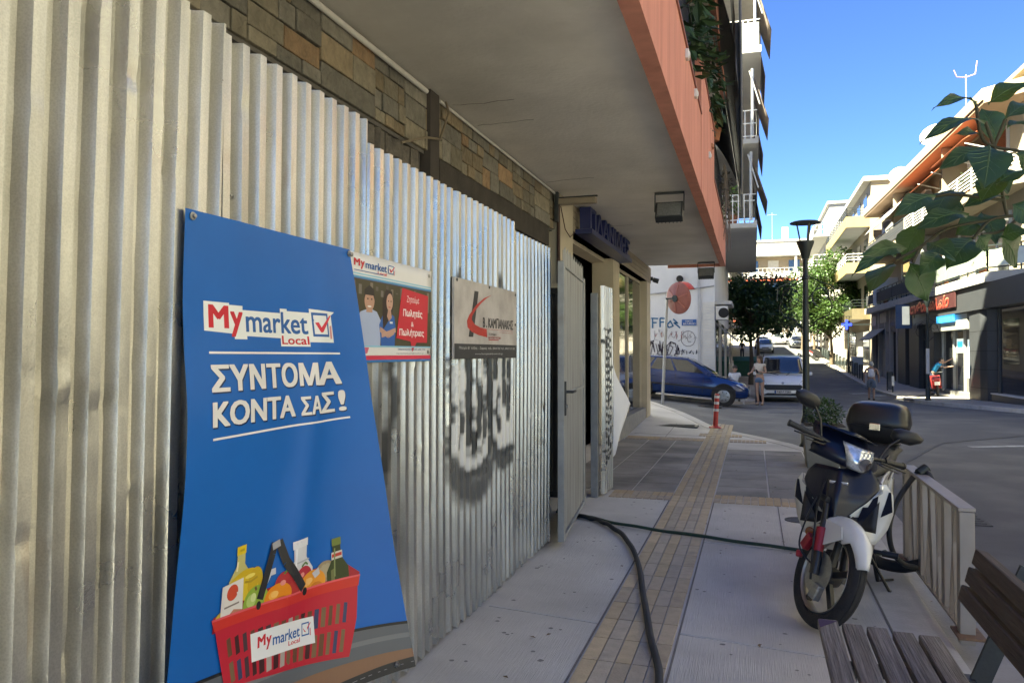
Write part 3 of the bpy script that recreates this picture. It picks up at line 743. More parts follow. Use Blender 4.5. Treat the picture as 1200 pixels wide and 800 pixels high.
# highlights and seams on the goods
A.hold()
for (cx,cy,rx,ry,c_) in ((.415,.744,.016,.006,(.88,.48,.12)),(.585,.748,.018,.006,(.88,.50,.16)),(.45,.728,.012,.005,(.75,.25,.22)),(.545,.729,.012,.005,(.78,.3,.26)),(.323,.733,.012,.008,(.62,.70,.30)),(.305,.690,.022,.004,(.85,.68,.14)),(.44,.762,.03,.010,(.60,.16,.01)),(.62,.766,.03,.010,(.62,.20,.02))): A.ell(cx,cy,rx,ry,c_)
A.path([(.282,.698),(.31,.701),(.338,.697)],.004,(.42,.28,.02),.62); A.path([(.33,.715),(.336,.722)],.005,(.15,.1,.03),.62)
A.line((.512,.672),(.505,.725),.006,(.82,.82,.84),.62); A.line((.246,.655),(.243,.672),.005,(.78,.74,.45),.62); A.line((.717,.70),(.712,.76),.004,(.22,.26,.10),.62); A.line((.252,.636),(.272,.636),.004,(.5,.36,.02),.62)
A.path([(.36,.728),(.395,.70),(.42,.70)],.012,(.55,.55,.58),.62); A.poly([(.60,.735),(.635,.728),(.64,.742),(.615,.748)],(.5,.5,.52)); A.path([(.455,.712),(.475,.704),(.49,.712)],.004,(.10,.20,.04),.62); A.path([(.54,.712),(.56,.706),(.575,.712)],.004,(.10,.20,.04),.62)
A.release()
# front wall of the basket
A.poly([(.167,.758),(.49,.775),(.812,.793),(.79,.86),(.74,.933),(.22,.870)],R1)
sl = random.Random(4)
def lerp2(a,b,t): return (a[0]+(b[0]-a[0])*t, a[1]+(b[1]-a[1])*t)
A.hold()
for k in range(17):
    t = .06+.88*k/16
    for (va,vb) in ((.20,.50),(.60,.93)):
        top0,top1 = lerp2((.18,.762),(.80,.797),t), lerp2((.225,.870),(.735,.930),t)
        a = lerp2(top0,top1,va); c = lerp2(top0,top1,vb)
        dk = sl.choice([(.05,.012,.014),(.14,.06,.03),(.20,.12,.06),(.06,.03,.04),(.40,.36,.32),(.04,.05,.12)])
        A.line(a,c,.013 if 3<k<14 else .010,dk,.62)
A.release()
A.poly([(.15,.740),(.49,.758),(.828,.772),(.815,.795),(.49,.778),(.165,.762)],R3); A.poly([(.152,.740),(.49,.757),(.828,.772),(.827,.776),(.49,.761),(.153,.744)],(.72,.10,.12))
A.path([(.351,.742),(.405,.665),(.415,.645)],.018,(.02,.02,.022),.62); A.path([(.435,.645),(.465,.69),(.553,.757)],.020,(.025,.025,.027),.62); A.path([(.405,.652),(.44,.648)],.014,(.35,.35,.36),.62)
A.ell(.56,.765,.012,.008,(.015,.012,.012)); A.ell(.346,.752,.010,.008,(.015,.012,.012))
A.poly([(.314,.798),(.46,.808),(.601,.823),(.604,.877),(.46,.862),(.323,.850)],(.78,.78,.78))
logo(A,.345,.808,.59,.842,plate=False,skew=.085)
A.b.build('printed_art', M('banner_print',(1,1,1),rough=.42,attr=True,var=.04,scale=3,spec=.4), banner)
for u,v in ((.03,.012),(.985,.012),(.93,.985)):
    p = ban_m(u,v,.002); b = B(); b.lathe([(0,0),(.012,0),(.012,.004),(.006,.005),(.006,.012),(0,.013)],p,(1,0,0),n=12)
    b.build('eyelet', screw_m, banner, smooth=40)

# ================================================================ JOB POSTER on the hoarding
def flat_map(y0,y1,z1,z0,x,dy=0,wob=0):
    def m(u,v,off):
        return Vector((x+off+wob*math.sin(u*5+v*3), y0+(y1-y0)*u-dy*v*u, z1-(z1-z0)*v))
    return m
poster = thing('job_poster', 'white and red job advert poster with two smiling shop workers on the hoarding', 'poster', (-1.54,3.14,1.68))
pm = flat_map(2.71,3.545,1.906,1.458,-1.5365,.03,.003)
b = B(); b.grid(lambda u,v: pm(u,v,0), [i/14 for i in range(15)], [i/10 for i in range(11)]); b.build('board', M('poster_white',(.74,.73,.72),rough=.5,var=.05), poster, smooth=180, normals=False, solid=.0015)
A = Art(pm, .035, .05, .0012, .00006)
A.rect(.02,.215,1,.84,(.06,.05,.022)); A.rect(0,.205,1,.222,(.10,.34,.55)); A.rect(0,.18,1,.195,(.30,.55,.68)); A.rect(.0,.222,1,.232,(.05,.14,.36))
A.hold()
for i in range(16):
    x = .04+.06*i; A.rect(x,.25+.03*(i%3),x+.03,.32+.05*(i%4),[(.12,.10,.085),(.17,.15,.13),(.09,.07,.06),(.21,.17,.13)][i%4])
A.release()
# the two workers (a printed picture: flat)
sk = (.47,.27,.19)
A.poly([(.10,.84),(.07,.62),(.12,.53),(.22,.49),(.30,.52),(.35,.60),(.35,.84)],(.40,.47,.66)); A.ell(.215,.42,.055,.10,sk); A.poly([(.185,.48),(.245,.48),(.25,.53),(.18,.53)],sk)
A.poly([(.155,.42),(.16,.32),(.21,.275),(.26,.31),(.272,.42),(.255,.37),(.17,.37)],(.02,.015,.012)); A.ell(.215,.475,.022,.008,(.75,.72,.7)); A.ell(.195,.405,.008,.008,(.02,.015,.012)); A.ell(.237,.405,.008,.008,(.02,.015,.012))
A.poly([(.36,.84),(.33,.64),(.37,.54),(.44,.50),(.51,.55),(.53,.66),(.52,.84)],(.02,.11,.40)); A.poly([(.37,.60),(.36,.40),(.40,.29),(.47,.30),(.50,.42),(.48,.54),(.38,.68)],(.025,.014,.012)); A.ell(.448,.41,.040,.085,(.52,.31,.23)); A.ell(.448,.46,.015,.006,(.45,.10,.10)); A.poly([(.432,.485),(.464,.485),(.480,.56),(.445,.60),(.42,.55)],(.47,.27,.20))
A.ell(.433,.40,.006,.007,(.02,.015,.012)); A.ell(.463,.40,.006,.007,(.02,.015,.012))
A.path([(.34,.68),(.44,.74),(.51,.70)],.05,(.50,.30,.22),1.9); A.path([(.53,.68),(.44,.715),(.36,.74)],.045,(.53,.32,.24),1.9)
A.rect(.455,.60,.49,.62,(.75,.75,.75))
A.poly([(.60,.245),(.955,.285),(.945,.80),(.80,.80),(.745,.90),(.72,.79),(.54,.76)],(.56,.015,.035))
W2 = (.80,.76,.75)
A.text('Ζητούμε',.665,.315,.83,.40,W2,.0); A.text('Πωλητές',.62,.455,.875,.55,W2,.02); A.text('&',.725,.585,.76,.635,W2,0); A.text('Πωλήτριες',.575,.66,.90,.75,W2,.02)
A.rect(.02,.84,1,.855,(.25,.52,.68)); A.poly([(.14,.87),(.27,.87),(.27,1.0),(.14,1.0)],(.68,.18,.27)) if False else A.poly([(.04,.858),(.22,.858),(.20,.915),(.04,.915)],(.60,.12,.20))
A.text('Επικοινώνησε μαζί μας στο',.56,.862,.92,.885,(.05,.09,.25),.015); A.text('mymarketlocal@market.gr',.54,.905,.90,.925,(.2,.2,.24),.0)
A.rect(.04,.935,1,.975,(.62,.03,.08)); A.rect(.04,.975,1,1.0,(.03,.16,.42))
logo(A,.05,.045,.50,.155,plate=False); A.line((.05,.158),(.36,.158),.006,(.03,.12,.38),1.9)
A.b.build('printed_art', M('poster_print',(1,1,1),rough=.45,attr=True,var=.05,scale=6), poster)
for u,v in ((.03,.03),(.96,.06),(.96,.9)):
    b = B(); b.lathe([(0,0),(.009,0),(.009,.003),(0,.005)],pm(u,v,.003),(1,0,0),n=10); b.build('nail', screw_m, poster, smooth=40)

# ================================================================ COMPANY SIGN
sign = thing('company_sign', 'weathered grey contractor sign with red swoosh and black foot on the hoarding', 'sign', (-1.54,4.4,1.68))
qm = flat_map(3.835,4.968,1.908,1.465,-1.530,0)
b = B(); b.box((-1.545,3.835,1.465),(-1.5305,4.968,1.908)); b.build('board', M('weathered_board',(.46,.43,.41),rough=.7,var=.16,scale=9,col2=(.34,.31,.29),mix=.42,bump=.1), sign, bevel=.002)
A = Art(qm, 0, 0, .0004, .00003)
A.rect(0,.81,1,1,(.035,.035,.038))
A.poly([(.275,.12),(.335,.12),(.255,.72),(.19,.72)],(.03,.03,.032))
sw_o = [(.545,.125),(.42,.19),(.30,.30),(.20,.44),(.165,.52),(.175,.60),(.235,.655),(.33,.69),(.47,.715)]
sw_i = [(.46,.60),(.36,.59),(.275,.555),(.235,.50),(.24,.45),(.29,.37),(.37,.27),(.46,.185)]
for i in range(8):
    j = len(sw_i)-1-i
    a,c2 = sw_o[i],sw_o[i+1]; d2,e2 = sw_i[max(0,j-1)], sw_i[max(0,j)]
    A.poly([a,c2,d2,e2],(.42,.03,.022))
A.text('B . KAMΠANAKHΣ',.40,.44,.93,.585,(.06,.055,.055),.03); A.rect(.40,.60,.92,.606,(.4,.12,.12))
A.text('ΤΕΧΝΙΚΗ',.49,.655,.62,.685,(.12,.11,.11),.02); A.text('ΚΑΤΑΣΚΕΥΑΣΤΙΚΗ',.49,.70,.70,.73,(.30,.06,.06),.02); A.rect(.49,.74,.66,.752,(.42,.05,.06)); A.text('ΕΤΑΙΡΕΙΑ ΕΡΓΩΝ',.68,.625,.92,.645,(.4,.14,.13),.01)
A.text('Πτυχίο Β΄ τάξης - Σφραγ. τηλ. 2310 725 τηλ. 694 0 515 88',.06,.845,.96,.885,(.55,.54,.53),.01); A.text('www.kampanakis-texniki.gr',.28,.925,.74,.955,(.5,.5,.5),.01)
A.b.build('printed_art', M('sign_print',(1,1,1),rough=.6,attr=True,var=.2,scale=30), sign)
for u,v in ((.03,.03),(.5,.03),(.97,.05),(.97,.5)):
    b = B(); b.lathe([(0,0),(.009,0),(.009,.003),(0,.005)],qm(u,v,.001),(1,0,0),n=10); b.build('nail', steel_dark, sign, smooth=40)
# ================================================================ THE BLOCK ON THE LEFT with its arcade soffit, shop and balcony
soffit_m = M('soffit_plaster', (.70,.665,.62), rough=.9, var=.15, scale=1.3, col2=(.55,.52,.47), mix=.42, bump=.3, bscale=25)
salmon = M('salmon_render', (.58,.245,.18), rough=.9, var=.14, scale=4, stretch=(2.5,2.5,.35), bump=.35, bscale=140, col2=(.48,.19,.14), mix=.42)
salmon_cap = M('parapet_cap', (.25,.10,.07), rough=.7, var=.12)
cream_p = M('cream_plaster', (.50,.44,.335), rough=.85, var=.10, scale=2, bump=.15, bscale=50, col2=(.36,.31,.23), mix=.35)
stone_m = M('ashlar_stone', (1,1,1), rough=.75, attr=True, var=.32, scale=13, bump=.9, bscale=26, col2=(.13,.115,.095), mix=.30)
groove_m = M('shop_fascia_board', (.30,.255,.195), rough=.7, var=.1, scale=3)
dark_m = M('near_black', (.018,.017,.016), rough=.9, var=.3)  # for black parts, and in place of darkness inside recesses
rail_dk = M('dark_railing_paint', (.03,.027,.027), rough=.5, metal=.2, var=.15)
shop_glass = glass('shop_glass')
dim_m = M('dim_interior', (.05,.05,.05), rough=.9, var=.5, scale=1.2)
upper_m = M('upper_wall_paint', (.50,.47,.42), rough=.9, var=.07, scale=1.2)
pvc_m = M('white_pvc', (.62,.60,.57), rough=.5, var=.08)
awn_dk = M('charcoal_awning', (.028,.028,.032), rough=.85, var=.35, scale=3, stretch=(1,1,3), bump=.15, bscale=12)

apt = thing('apartment_building', 'salmon parapet apartment block overhanging the pavement above the metal hoarding', 'building', (-2.2,8,0))
# masses (dark core behind the hoarding, storeys above)
b = B(); b.box((-14,-3.6,.0),(-2.5,8.4,3.3)); b.build('back_wall', dark_m, apt)  # near-black colour stands in for the shade of the recess
b = B(); b.box((-14,-3.6,3.62),(-1.75,17,27)); b.build('upper_wall', upper_m, apt)
b = B(); b.box((-14,-3.6,3.36),(-.66,16.6,3.60)); o = b.build('soffit', soffit_m, apt)
# hairline cracks and patched strips in the soffit
rr = random.Random(8)
for y in (3.45,5.35,5.9,8.1,11.2):
    b = B(); x = -2.15; yy = y
    while x < -2.15+rr.uniform(.35,.95):
        x2 = x+.06; y2 = yy+rr.uniform(-.02,.02); b.bar((x,yy,3.3585),(x2,y2,3.3585),.003+.004*rr.random(),.002); x,yy = x2,y2
    b.build('soffit_crack', M('crack_soot',(.22,.20,.18),rough=.95,var=.2), apt)
# stone band
b = B(); rr = random.Random(2)
y = -3.0
while y < 8.55:
    wcol = rr.choice([.42,.5,.62,.36])
    z = 2.92
    hs = rr.choice([[.10,.13,.09,.11],[.14,.16,.13],[.08,.12,.12,.11],[.17,.14,.12],[.11,.20,.12]])
    for h in hs:
        x = 0; n = rr.choice([2,2,3,3]) if h < .13 else rr.choice([1,2,2]); cuts = sorted([0,wcol]+[wcol*(i+1)/n+rr.uniform(-.05,.05) for i in range(n-1)])
        for a,c2 in zip(cuts,cuts[1:]):
            k = rr.uniform(.6,1.15); t = rr.random()
            base = (.255,.20,.13) if t < .3 else ((.24,.21,.155) if t < .62 else ((.20,.185,.155) if t < .88 else (.29,.19,.11)))
            if not (4.98 < y+a < 5.12):
                d = rr.uniform(0,.014)
                b.box((-2.3,y+a+.004,z+.004),(-2.2+d,y+c2-.004,z+h-.004), c=tuple(v*k for v in base))
        z += h
    y += wcol
b.build('stone_band', stone_m, apt, bevel=.005)
b = B(); b.box((-2.5,-3,2.90),(-2.215,8.58,3.358)); b.build('band_backing', M('mortar_grey',(.12,.11,.10),rough=.95,var=.2), apt)
b = B(); b.box((-2.42,5.2,2.70),(-2.19,8.35,2.915)); b.build('steel_beam', M('rusty_beam',(.05,.042,.036),rough=.8,var=.4,scale=6,bump=.3), apt)
b = B(); b.box((-2.3,4.97,2.2),(-2.165,5.13,3.357)); b.build('post', M('sooty_post',(.06,.05,.045),rough=.8,var=.3), apt)
b = B(); b.tube([(-2.165,-2,3.315),(-2.165,2,3.32),(-2.165,4.9,3.317)],.018,8); b.tube([(-2.168,5.14,3.325),(-2.168,8.6,3.325)],.012,8); b.build('conduit', pvc_m, apt, smooth=60)
# torn masonry under the band
b = B()
for i in range(46):
    yy = 3.75+i*.026; h = .10+.08*rr.random(); b.obox((-2.26-.06*rr.random(),yy,2.89-h/2*.9),(.1,.05+.05*rr.random(),h),rz=rr.uniform(-.6,.6))
b.build('broken_edge', M('broken_plaster',(.13,.115,.10),rough=.95,var=.35,scale=20,bump=.5), apt)
b = B(); b.tube([(-2.14,4.45,2.84),(-2.10,4.75,2.95),(-2.13,5.06,3.02),(-2.12,5.2,3.25),(-2.15,5.22,3.34)],.009,6); b.build('loose_cable', M('tan_cable',(.20,.16,.11),rough=.6), apt, smooth=60)

# shopfront
b = B(); b.box((-2.5,8.62,0),(-2.15,9.38,3.357)); b.build('pillar', cream_p, apt)
b = B(); b.box((-2.5,12.30,.02),(-2.155,12.9,3.02)); b.build('pillar', cream_p, apt)
b = B(); b.box((-2.5,16.42,.0),(-2.16,17.0,3.02)); b.build('pillar', cream_p, apt)
b = B()
for k in range(4): b.box((-2.6,9.39,3.02+k*.085),(-2.15,17.04,3.098+k*.085))
b.box((-2.6,9.39,3.02),(-2.16,17.03,3.356))
b.build('fascia', groove_m, apt)
b = B(); b.box((-2.52,9.3,2.96),(-2.30,16.6,3.018)); b.build('lintel', cream_p, apt)
b = B(); b.box((-3.0,9.39,.0),(-2.9,12.29,3.0)); b.build('recess_wall', M('beige_panel',(.28,.235,.17),rough=.8,var=.1), apt)
b = B(); b.box((-2.49,12.91,.0),(-2.18,16.41,.34)); b.build('sill', M('grey_marble',(.22,.22,.225),rough=.5,var=.25,scale=8), apt)
b = B(); b.box((-2.32,12.95,.35),(-2.31,16.38,2.95)); b.build('shop_window', shop_glass, apt)
for y in (12.93,14.66,16.37):
    b = B(); b.box((-2.34,y-.03,.345),(-2.28,y+.03,2.955)); b.build('window_frame', cream_p, apt)
b = B(); b.box((-14,8.4,0),(-3.01,17,3.35)); b.build('shop_interior', dim_m, apt)  # solid block; the indoor dimness is put into its dark colour
b = B(); b.box((-14,16.99,-.3),(-2.5,17.02,3.355)); b.build('side_wall', cream_p, apt)

# balcony front above the pavement
b = B(); b.box((-.659,-3.6,3.30),(-.55,8.80,4.16)); b.build('parapet', salmon, apt)
b = B(); b.box((-.66,8.803,3.302),(-.545,11.75,4.78)); b.build('raised_parapet', salmon, apt)
b = B(); b.box((-.659,11.753,3.30),(-.55,16.66,4.05)); b.build('parapet', salmon, apt)
b = B(); b.box((-1.74,16.605,3.30),(-.66,16.66,4.05)); b.build('parapet', salmon, apt)
b = B(); b.box((-.675,-3.6,4.162),(-.535,8.80,4.19)); b.box((-.675,8.79,4.782),(-.53,11.77,4.81)); b.box((-.675,11.77,4.052),(-.535,16.67,4.08)); b.build('cap', salmon_cap, apt)
def bar_railing(name, y0, y1, z0, z1, x, st=.1, mat=None, parent=None, r=.009, rails=(0,1)):
    b = B()
    n = int((y1-y0)/st)
    for i in range(n+1):
        y = y0+(y1-y0)*i/n; b.box((x-r,y-r,z0),(x+r,y+r,z1))
    for t in rails:
        z = z0+(z1-z0)*t; b.box((x-.02,y0,z-.015),(x+.02,y1,z+.015))
    return b.build(name, mat, parent)
bar_railing('railing', -3.5, 8.75, 4.20, 4.95, -.62, .085, rail_dk, apt)
bar_railing('railing', 11.8, 16.6, 4.09, 5.0, -.62, .085, rail_dk, apt)
for y,z in ((6.75,4.10),(7.8,4.10),(10.3,4.10)):
    b = B(); b.obox((-.535,y,z-.03),(.03,.09,.08)); b.obox((-.517,y,z-.03),(.012,.05,.04)); b.build('cable_clip', pvc_m, apt, bevel=.004)
# upper balconies of the block (the second one shows above the parapet)
for k,z in enumerate((6.75,9.95,13.15,16.35)):
    b = B(); b.box((-1.74,-3.6,z),(-.62,16.6,z+.2)); b.build('balcony_slab', soffit_m, apt)
    b = B(); b.box((-.62,-3.6,z-.05),(-.52,16.65,z+.75)); b.build('balcony_parapet', salmon, apt)
b = B(); b.box((-1.744,13.2,3.63),(-1.70,14.4,5.9)); b.build('balcony_door', shop_glass, apt)
def cloth(name, fn, mat, parent, nu=12, nv=16, solid=.004):
    b = B(); b.grid(fn, [i/nu for i in range(nu+1)], [i/nv for i in range(nv+1)])
    return b.build(name, mat, parent, smooth=180, normals=False, solid=solid)
def awn1(u,v):
    y = 10.6+6.0*u+.0*v; zb = 5.6-1.1*u
    z = 6.72+(zb-6.72)*v; x = -.50+.27*v+.02*math.sin(9*u+2*v)
    return (x,y,z)
cloth('awning', awn1, awn_dk, apt, 24, 10)
def awn2(u,v):
    y = 11.5+5.1*u; z = 9.9-3.1*v; x = -.5+.22*v+.02*math.sin(8*u)
    return (x,y,z)
cloth('awning', awn2, awn_dk, apt, 24, 10)
def side_curtain(u,v):
    x = -1.02+.82*u; zt = 8.4; zb = 6.1-1.35*u+.25*math.sin(3.1*u)
    return (x, 16.64+.03*math.sin(7*u+2*v)+.02*math.sin(11*v), zt+(zb-zt)*v)
cloth('side_curtain', side_curtain, awn_dk, apt, 20, 20)
b = B(); b.tube([(-.22,16.62,4.5),(-.22,16.62,6.7),(-.25,16.62,9.9)],.03,8); b.build('awning_post', M('awning_pole',(.12,.115,.11),rough=.5,metal=.4), apt, smooth=60)
b = B(); b.tube([(-.5,11.2,6.0),(-.24,16.4,4.75)],.016,8); b.build('awning_arm', M('awning_arm',(.38,.37,.35),rough=.4,metal=.5), apt, smooth=60)

# shop letters over the entrance
sl_ = thing('shop_lettering', 'row of dark blue raised letters on a blue tray over the shop entrance', 'shop sign', (-2.1,11.2,3.0))
navy_m = M('navy_acrylic', (.018,.026,.11), rough=.35, var=.12)
b = B(); b.box((-2.148,9.5,3.0),(-1.93,12.85,3.06)); b.build('tray', navy_m, sl_)
vs, fs = fit_text('ΠΛΑΝΙΔΗΣ', 9.55, 3.07, 12.8, 3.345, .02)
b = B(); xs0,xs1 = -2.10,-1.96
b.add([(xs1,y,z) for y,z in vs], fs); b.add([(xs0,y,z) for y,z in vs], fs)
from collections import Counter
ec = Counter()
for f in fs:
    for i in range(len(f)): ec[frozenset((f[i],f[(i+1)%len(f)]))] += 1
for e,k in ec.items():
    if k == 1:
        i,j = tuple(e); b.add([(xs0,*vs[i]),(xs0,*vs[j]),(xs1,*vs[j]),(xs1,*vs[i])],[(0,1,2,3)])
o = b.build('letters', navy_m, sl_)
# lamps under the soffit
lampg = M('lamp_glass', (.14,.145,.15), rough=.15, spec=.8, var=.3, scale=60)
def flood(x,y,label):
    t = thing('floodlight', label, 'floodlight', (x,y,3.35), 0, 'floodlights under the soffit')
    b = B(); b.box((x-.17,y-.015,3.33),(x+.17,y+.015,3.355)); b.bar((x-.165,y,3.34),(x-.165,y-.02,3.13),.012,.03,(0,1,0)); b.bar((x+.165,y,3.34),(x+.165,y-.02,3.13),.012,.03,(0,1,0)); b.build('bracket', steel_dark, t)
    m = Matrix.Rotation(R(-28),3,'X')
    b = B(); b.obox((x,y-.02,3.12),(.31,.10,.22),m)
    for i in range(7): b.obox(Vector((x-.13+.043*i,y-.02,3.12))+m@Vector((0,.065,0)),(.008,.04,.2),m)
    b.build('housing', steel_dark, t, bevel=.006)
    b = B(); b.obox(Vector((x,y-.02,3.12))+m@Vector((0,-.053,0)),(.27,.006,.18),m); b.build('lens', lampg, t)
flood(-.92,9.0,'black floodlight hanging under the middle of the concrete soffit')
flood(-.92,16.2,'black floodlight hanging at the far corner of the soffit')
t = thing('wall_lamp', 'long tan tube lamp on a black bracket by the stone band', 'lamp', (-2.15,8.62,3.25))
b = B(); b.box((-2.16,8.55,3.20),(-1.70,8.66,3.27)); b.build('casing', M('tan_lamp_casing',(.24,.20,.15),rough=.5,var=.1), t, bevel=.012)
b = B(); b.box((-2.17,8.52,3.0),(-2.13,8.60,3.34)); b.box((-2.16,8.56,3.272),(-1.68,8.60,3.285)); b.build('bracket', steel_dark, t)
b = B(); b.tube([(-2.14,8.58,3.2),(-2.14,8.60,2.9),(-2.14,8.6,2.3)],.02,8); b.tube([(-2.13,8.66,3.2),(-2.11,8.8,2.95),(-2.12,9.1,2.9),(-2.12,9.35,3.0)],.006,6); b.build('cable', M('rust_cable',(.07,.035,.03),rough=.7), t, smooth=60)
t = thing('security_camera', 'small black security camera at the corner of the shop fascia', 'camera', (-2.1,17.0,3.1))
b = B(); b.tube([(-2.1,17.0,3.10),(-1.98,17.02,3.06)],[.05,.055],12); b.build('body', steel_dark, t, smooth=50)
b = B(); b.box((-2.16,16.97,3.08),(-2.10,17.03,3.16)); b.build('mount', steel_dark, t)

# balcony plants
leaf_mats = {}
def leaf_m(name, c, c2=None): 
    if name not in leaf_mats: leaf_mats[name] = M(name, c, rough=.55, var=.35, scale=9, col2=c2 or tuple(v*.6 for v in c), mix=.45, spec=.4)
    return leaf_mats[name]
def leaf_cloud(b, ctr, rad, n, size, rr, long=2.2, droop=.3, shell=.0, test=None):
    for _ in range(n):
        for _t in range(20):
            p = Vector((rr.uniform(-1,1),rr.uniform(-1,1),rr.uniform(-1,1)))
            if shell <= p.length <= 1: break
        q = Vector((ctr[0]+p.x*rad[0],ctr[1]+p.y*rad[1],ctr[2]+p.z*rad[2]))
        if test and not test(q): continue
        d = Vector((p.x+rr.uniform(-.8,.8),p.y+rr.uniform(-.8,.8),p.z*.5+rr.uniform(-.7,.6)-droop)).normalized()
        s = d.cross(Vector((rr.uniform(-.5,.5),rr.uniform(-.5,.5),1))).normalized()
        L = size*rr.uniform(.6,1.3); wv = L/long
        up = d.cross(s)*(L*.08)
        b.add([q, q+d*L*.45+s*wv*.5+up, q+d*L, q+d*L*.45-s*wv*.5+up],[(0,1,2,3)])
terra = M('terracotta', (.30,.12,.065), rough=.85, var=.15, scale=8)
def pot(b, x,y,z,r,h): b.lathe([(0,0),(r*.72,0),(r*.95,h*.85),(r*1.05,h*.86),(r*1.05,h),(r*.9,h),(r*.85,h*.9),(0,h*.9)],(x,y,z),n=16,close=False)
rr = random.Random(12)
for (x,y,z,rad,n,size,label) in ((-.80,8.0,4.95,(.36,1.1,.85),620,.20,'dark broad leaved plant spilling over the first balcony railing'),
                                 (-.72,11.0,5.3,(.34,1.3,.75),560,.18,'dark trailing plant above the raised salmon parapet')):
    t = thing('balcony_plant', label, 'plant', (x,y,z-1.2))
    b = B(); pot(b,x,y,z-1.25 if False else 4.25-.2,.2,.34); b.build('pot', terra, t, smooth=40)
    b = B()
    for i in range(9): b.tube([(x,y,4.45),(x+rr.uniform(-.1,.15),y+rr.uniform(-.3,.3),z),(x+rr.uniform(-.2,.35),y+rr.uniform(-.7,.7),z+rr.uniform(-.2,.6))],.008,5)
    b.build('stem', M('stem_brown',(.07,.05,.03),rough=.8), t)
    b = B(); leaf_cloud(b,(x,y,z),rad,n,size,rr); b.build('foliage', leaf_m('balcony_leaf',(.035,.07,.025)), t, normals=False)
t = thing('hanging_plant', 'dry grey trailing plant hanging from the far end of the balcony railing', 'plant', (-.55,15.2,4.6))
b = B()
for i in range(34):
    y = 14.3+rr.random()*2.1; x = -.52+rr.uniform(-.03,.06); z0 = 4.9; z1 = rr.uniform(3.45,4.5)
    b.tube([(x,y,z0),(x+rr.uniform(0,.07),y+rr.uniform(-.1,.1),(z0+z1)/2),(x+rr.uniform(-.03,.06),y+rr.uniform(-.15,.15),z1)],.006,4)
b.build('stem', M('dry_stem',(.16,.13,.11),rough=.9,var=.3), t)
b = B(); leaf_cloud(b,(-.5,15.3,4.5),(.13,1.1,.5),260,.075,rr,1.6); b.build('foliage', leaf_m('dry_leaf',(.10,.085,.065)), t, normals=False)
# round terracotta pots on the balcony by the parapet
for i,(x,y,z,r,lab) in enumerate(((-.80,11.9,4.95,.20,'large terracotta pot on the balcony ledge nearest the awning'),(-.72,12.5,4.9,.17,'medium terracotta pot behind the raised parapet'),(-.62,13.1,5.0,.13,'small bright terracotta pot beside the awning arm'))):
    t = thing('flower_pot', lab, 'pot', (x,y,z), 0, 'pots on the first balcony')
    b = B(); pot(b,x,y,z,r,r*1.5); b.build('vessel', terra, t, smooth=40)
    b = B(); leaf_cloud(b,(x,y,z+r*1.8),(r,r,r*.8),50,.13,rr); b.build('foliage', leaf_m('balcony_leaf',(.035,.07,.025)), t, normals=False)
# ================================================================ BUILDING WITH THE GRAFFITI WALL (left, beyond the side street)
white_wall = M('white_wall_paint', (.62,.62,.63), rough=.9, var=.08, scale=1.5, col2=(.50,.50,.51), mix=.35, bump=.12, bscale=20)
grey_wall = M('grey_wall_paint', (.36,.35,.34), rough=.9, var=.1, scale=1.3)
tan_wall = M('tan_wall_paint', (.40,.34,.27), rough=.9, var=.08, scale=1.3)
white_rail = M('white_railing_paint', (.66,.66,.64), rough=.45, var=.08)
slab_m = M('balcony_concrete', (.42,.41,.39), rough=.9, var=.12, scale=3, col2=(.40,.38,.35), mix=.35, bump=.2, bscale=30)
under_m = M('grey_soffit_paint', (.36,.36,.37), rough=.9, var=.07, scale=1.5)
shutter_m = M('roller_shutter', (.33,.33,.32), rough=.6, metal=.2, var=.1)
brown_awn = M('brown_awning', (.17,.135,.115), rough=.9, var=.15, scale=4)
win_dark = glass('window_glass', (.02,.022,.026), .05)
frame_m = M('aluminium_frame', (.42,.42,.41), rough=.4, metal=.5, var=.1)
dk_metal = M('black_street_metal', (.022,.03,.03), rough=.45, metal=.3, var=.2, scale=15, bump=.08)

lb = thing('graffiti_wall_building', 'white corner apartment block with graffiti at its foot and stacked balconies', 'building', (-1.3,28,0))
b = B(); b.box((-14,28,-.6),(-1.3,44,4.9)); b.build('ground_storey', white_wall, lb)
b = B(); b.box((-14,28.3,4.9),(-1.32,44,22)); b.build('upper_wall', white_wall, lb)
b = B(); b.box((-14,28.1,22),(-1.1,44.2,22.3)); b.build('roof', slab_m, lb)
b = B(); b.box((-1.88,27.93,-.4),(-1.80,28.0,4.9)); b.build('drain_pipe', M('pale_pipe',(.42,.42,.43),rough=.6,var=.1), lb)
b = B()
for k in range(22): b.box((-1.70,27.95,1.0+.105*k),(-1.32,27.995,1.085+.105*k))
b.build('louvre_panel', pvc_m, lb)
b = B(); b.cyl((-2.5,28.02,4.13),(-2.5,27.86,4.13),.12,n=14); b.build('vent_pipe', dark_m, lb, smooth=50)
b = B(); b.tube([(-6,27.95,3.42),(-3.6,27.95,3.6),(-2.4,27.94,3.72),(-1.32,27.95,3.86)],.03,6); b.build('wall_cable', frame_m, lb, smooth=60)
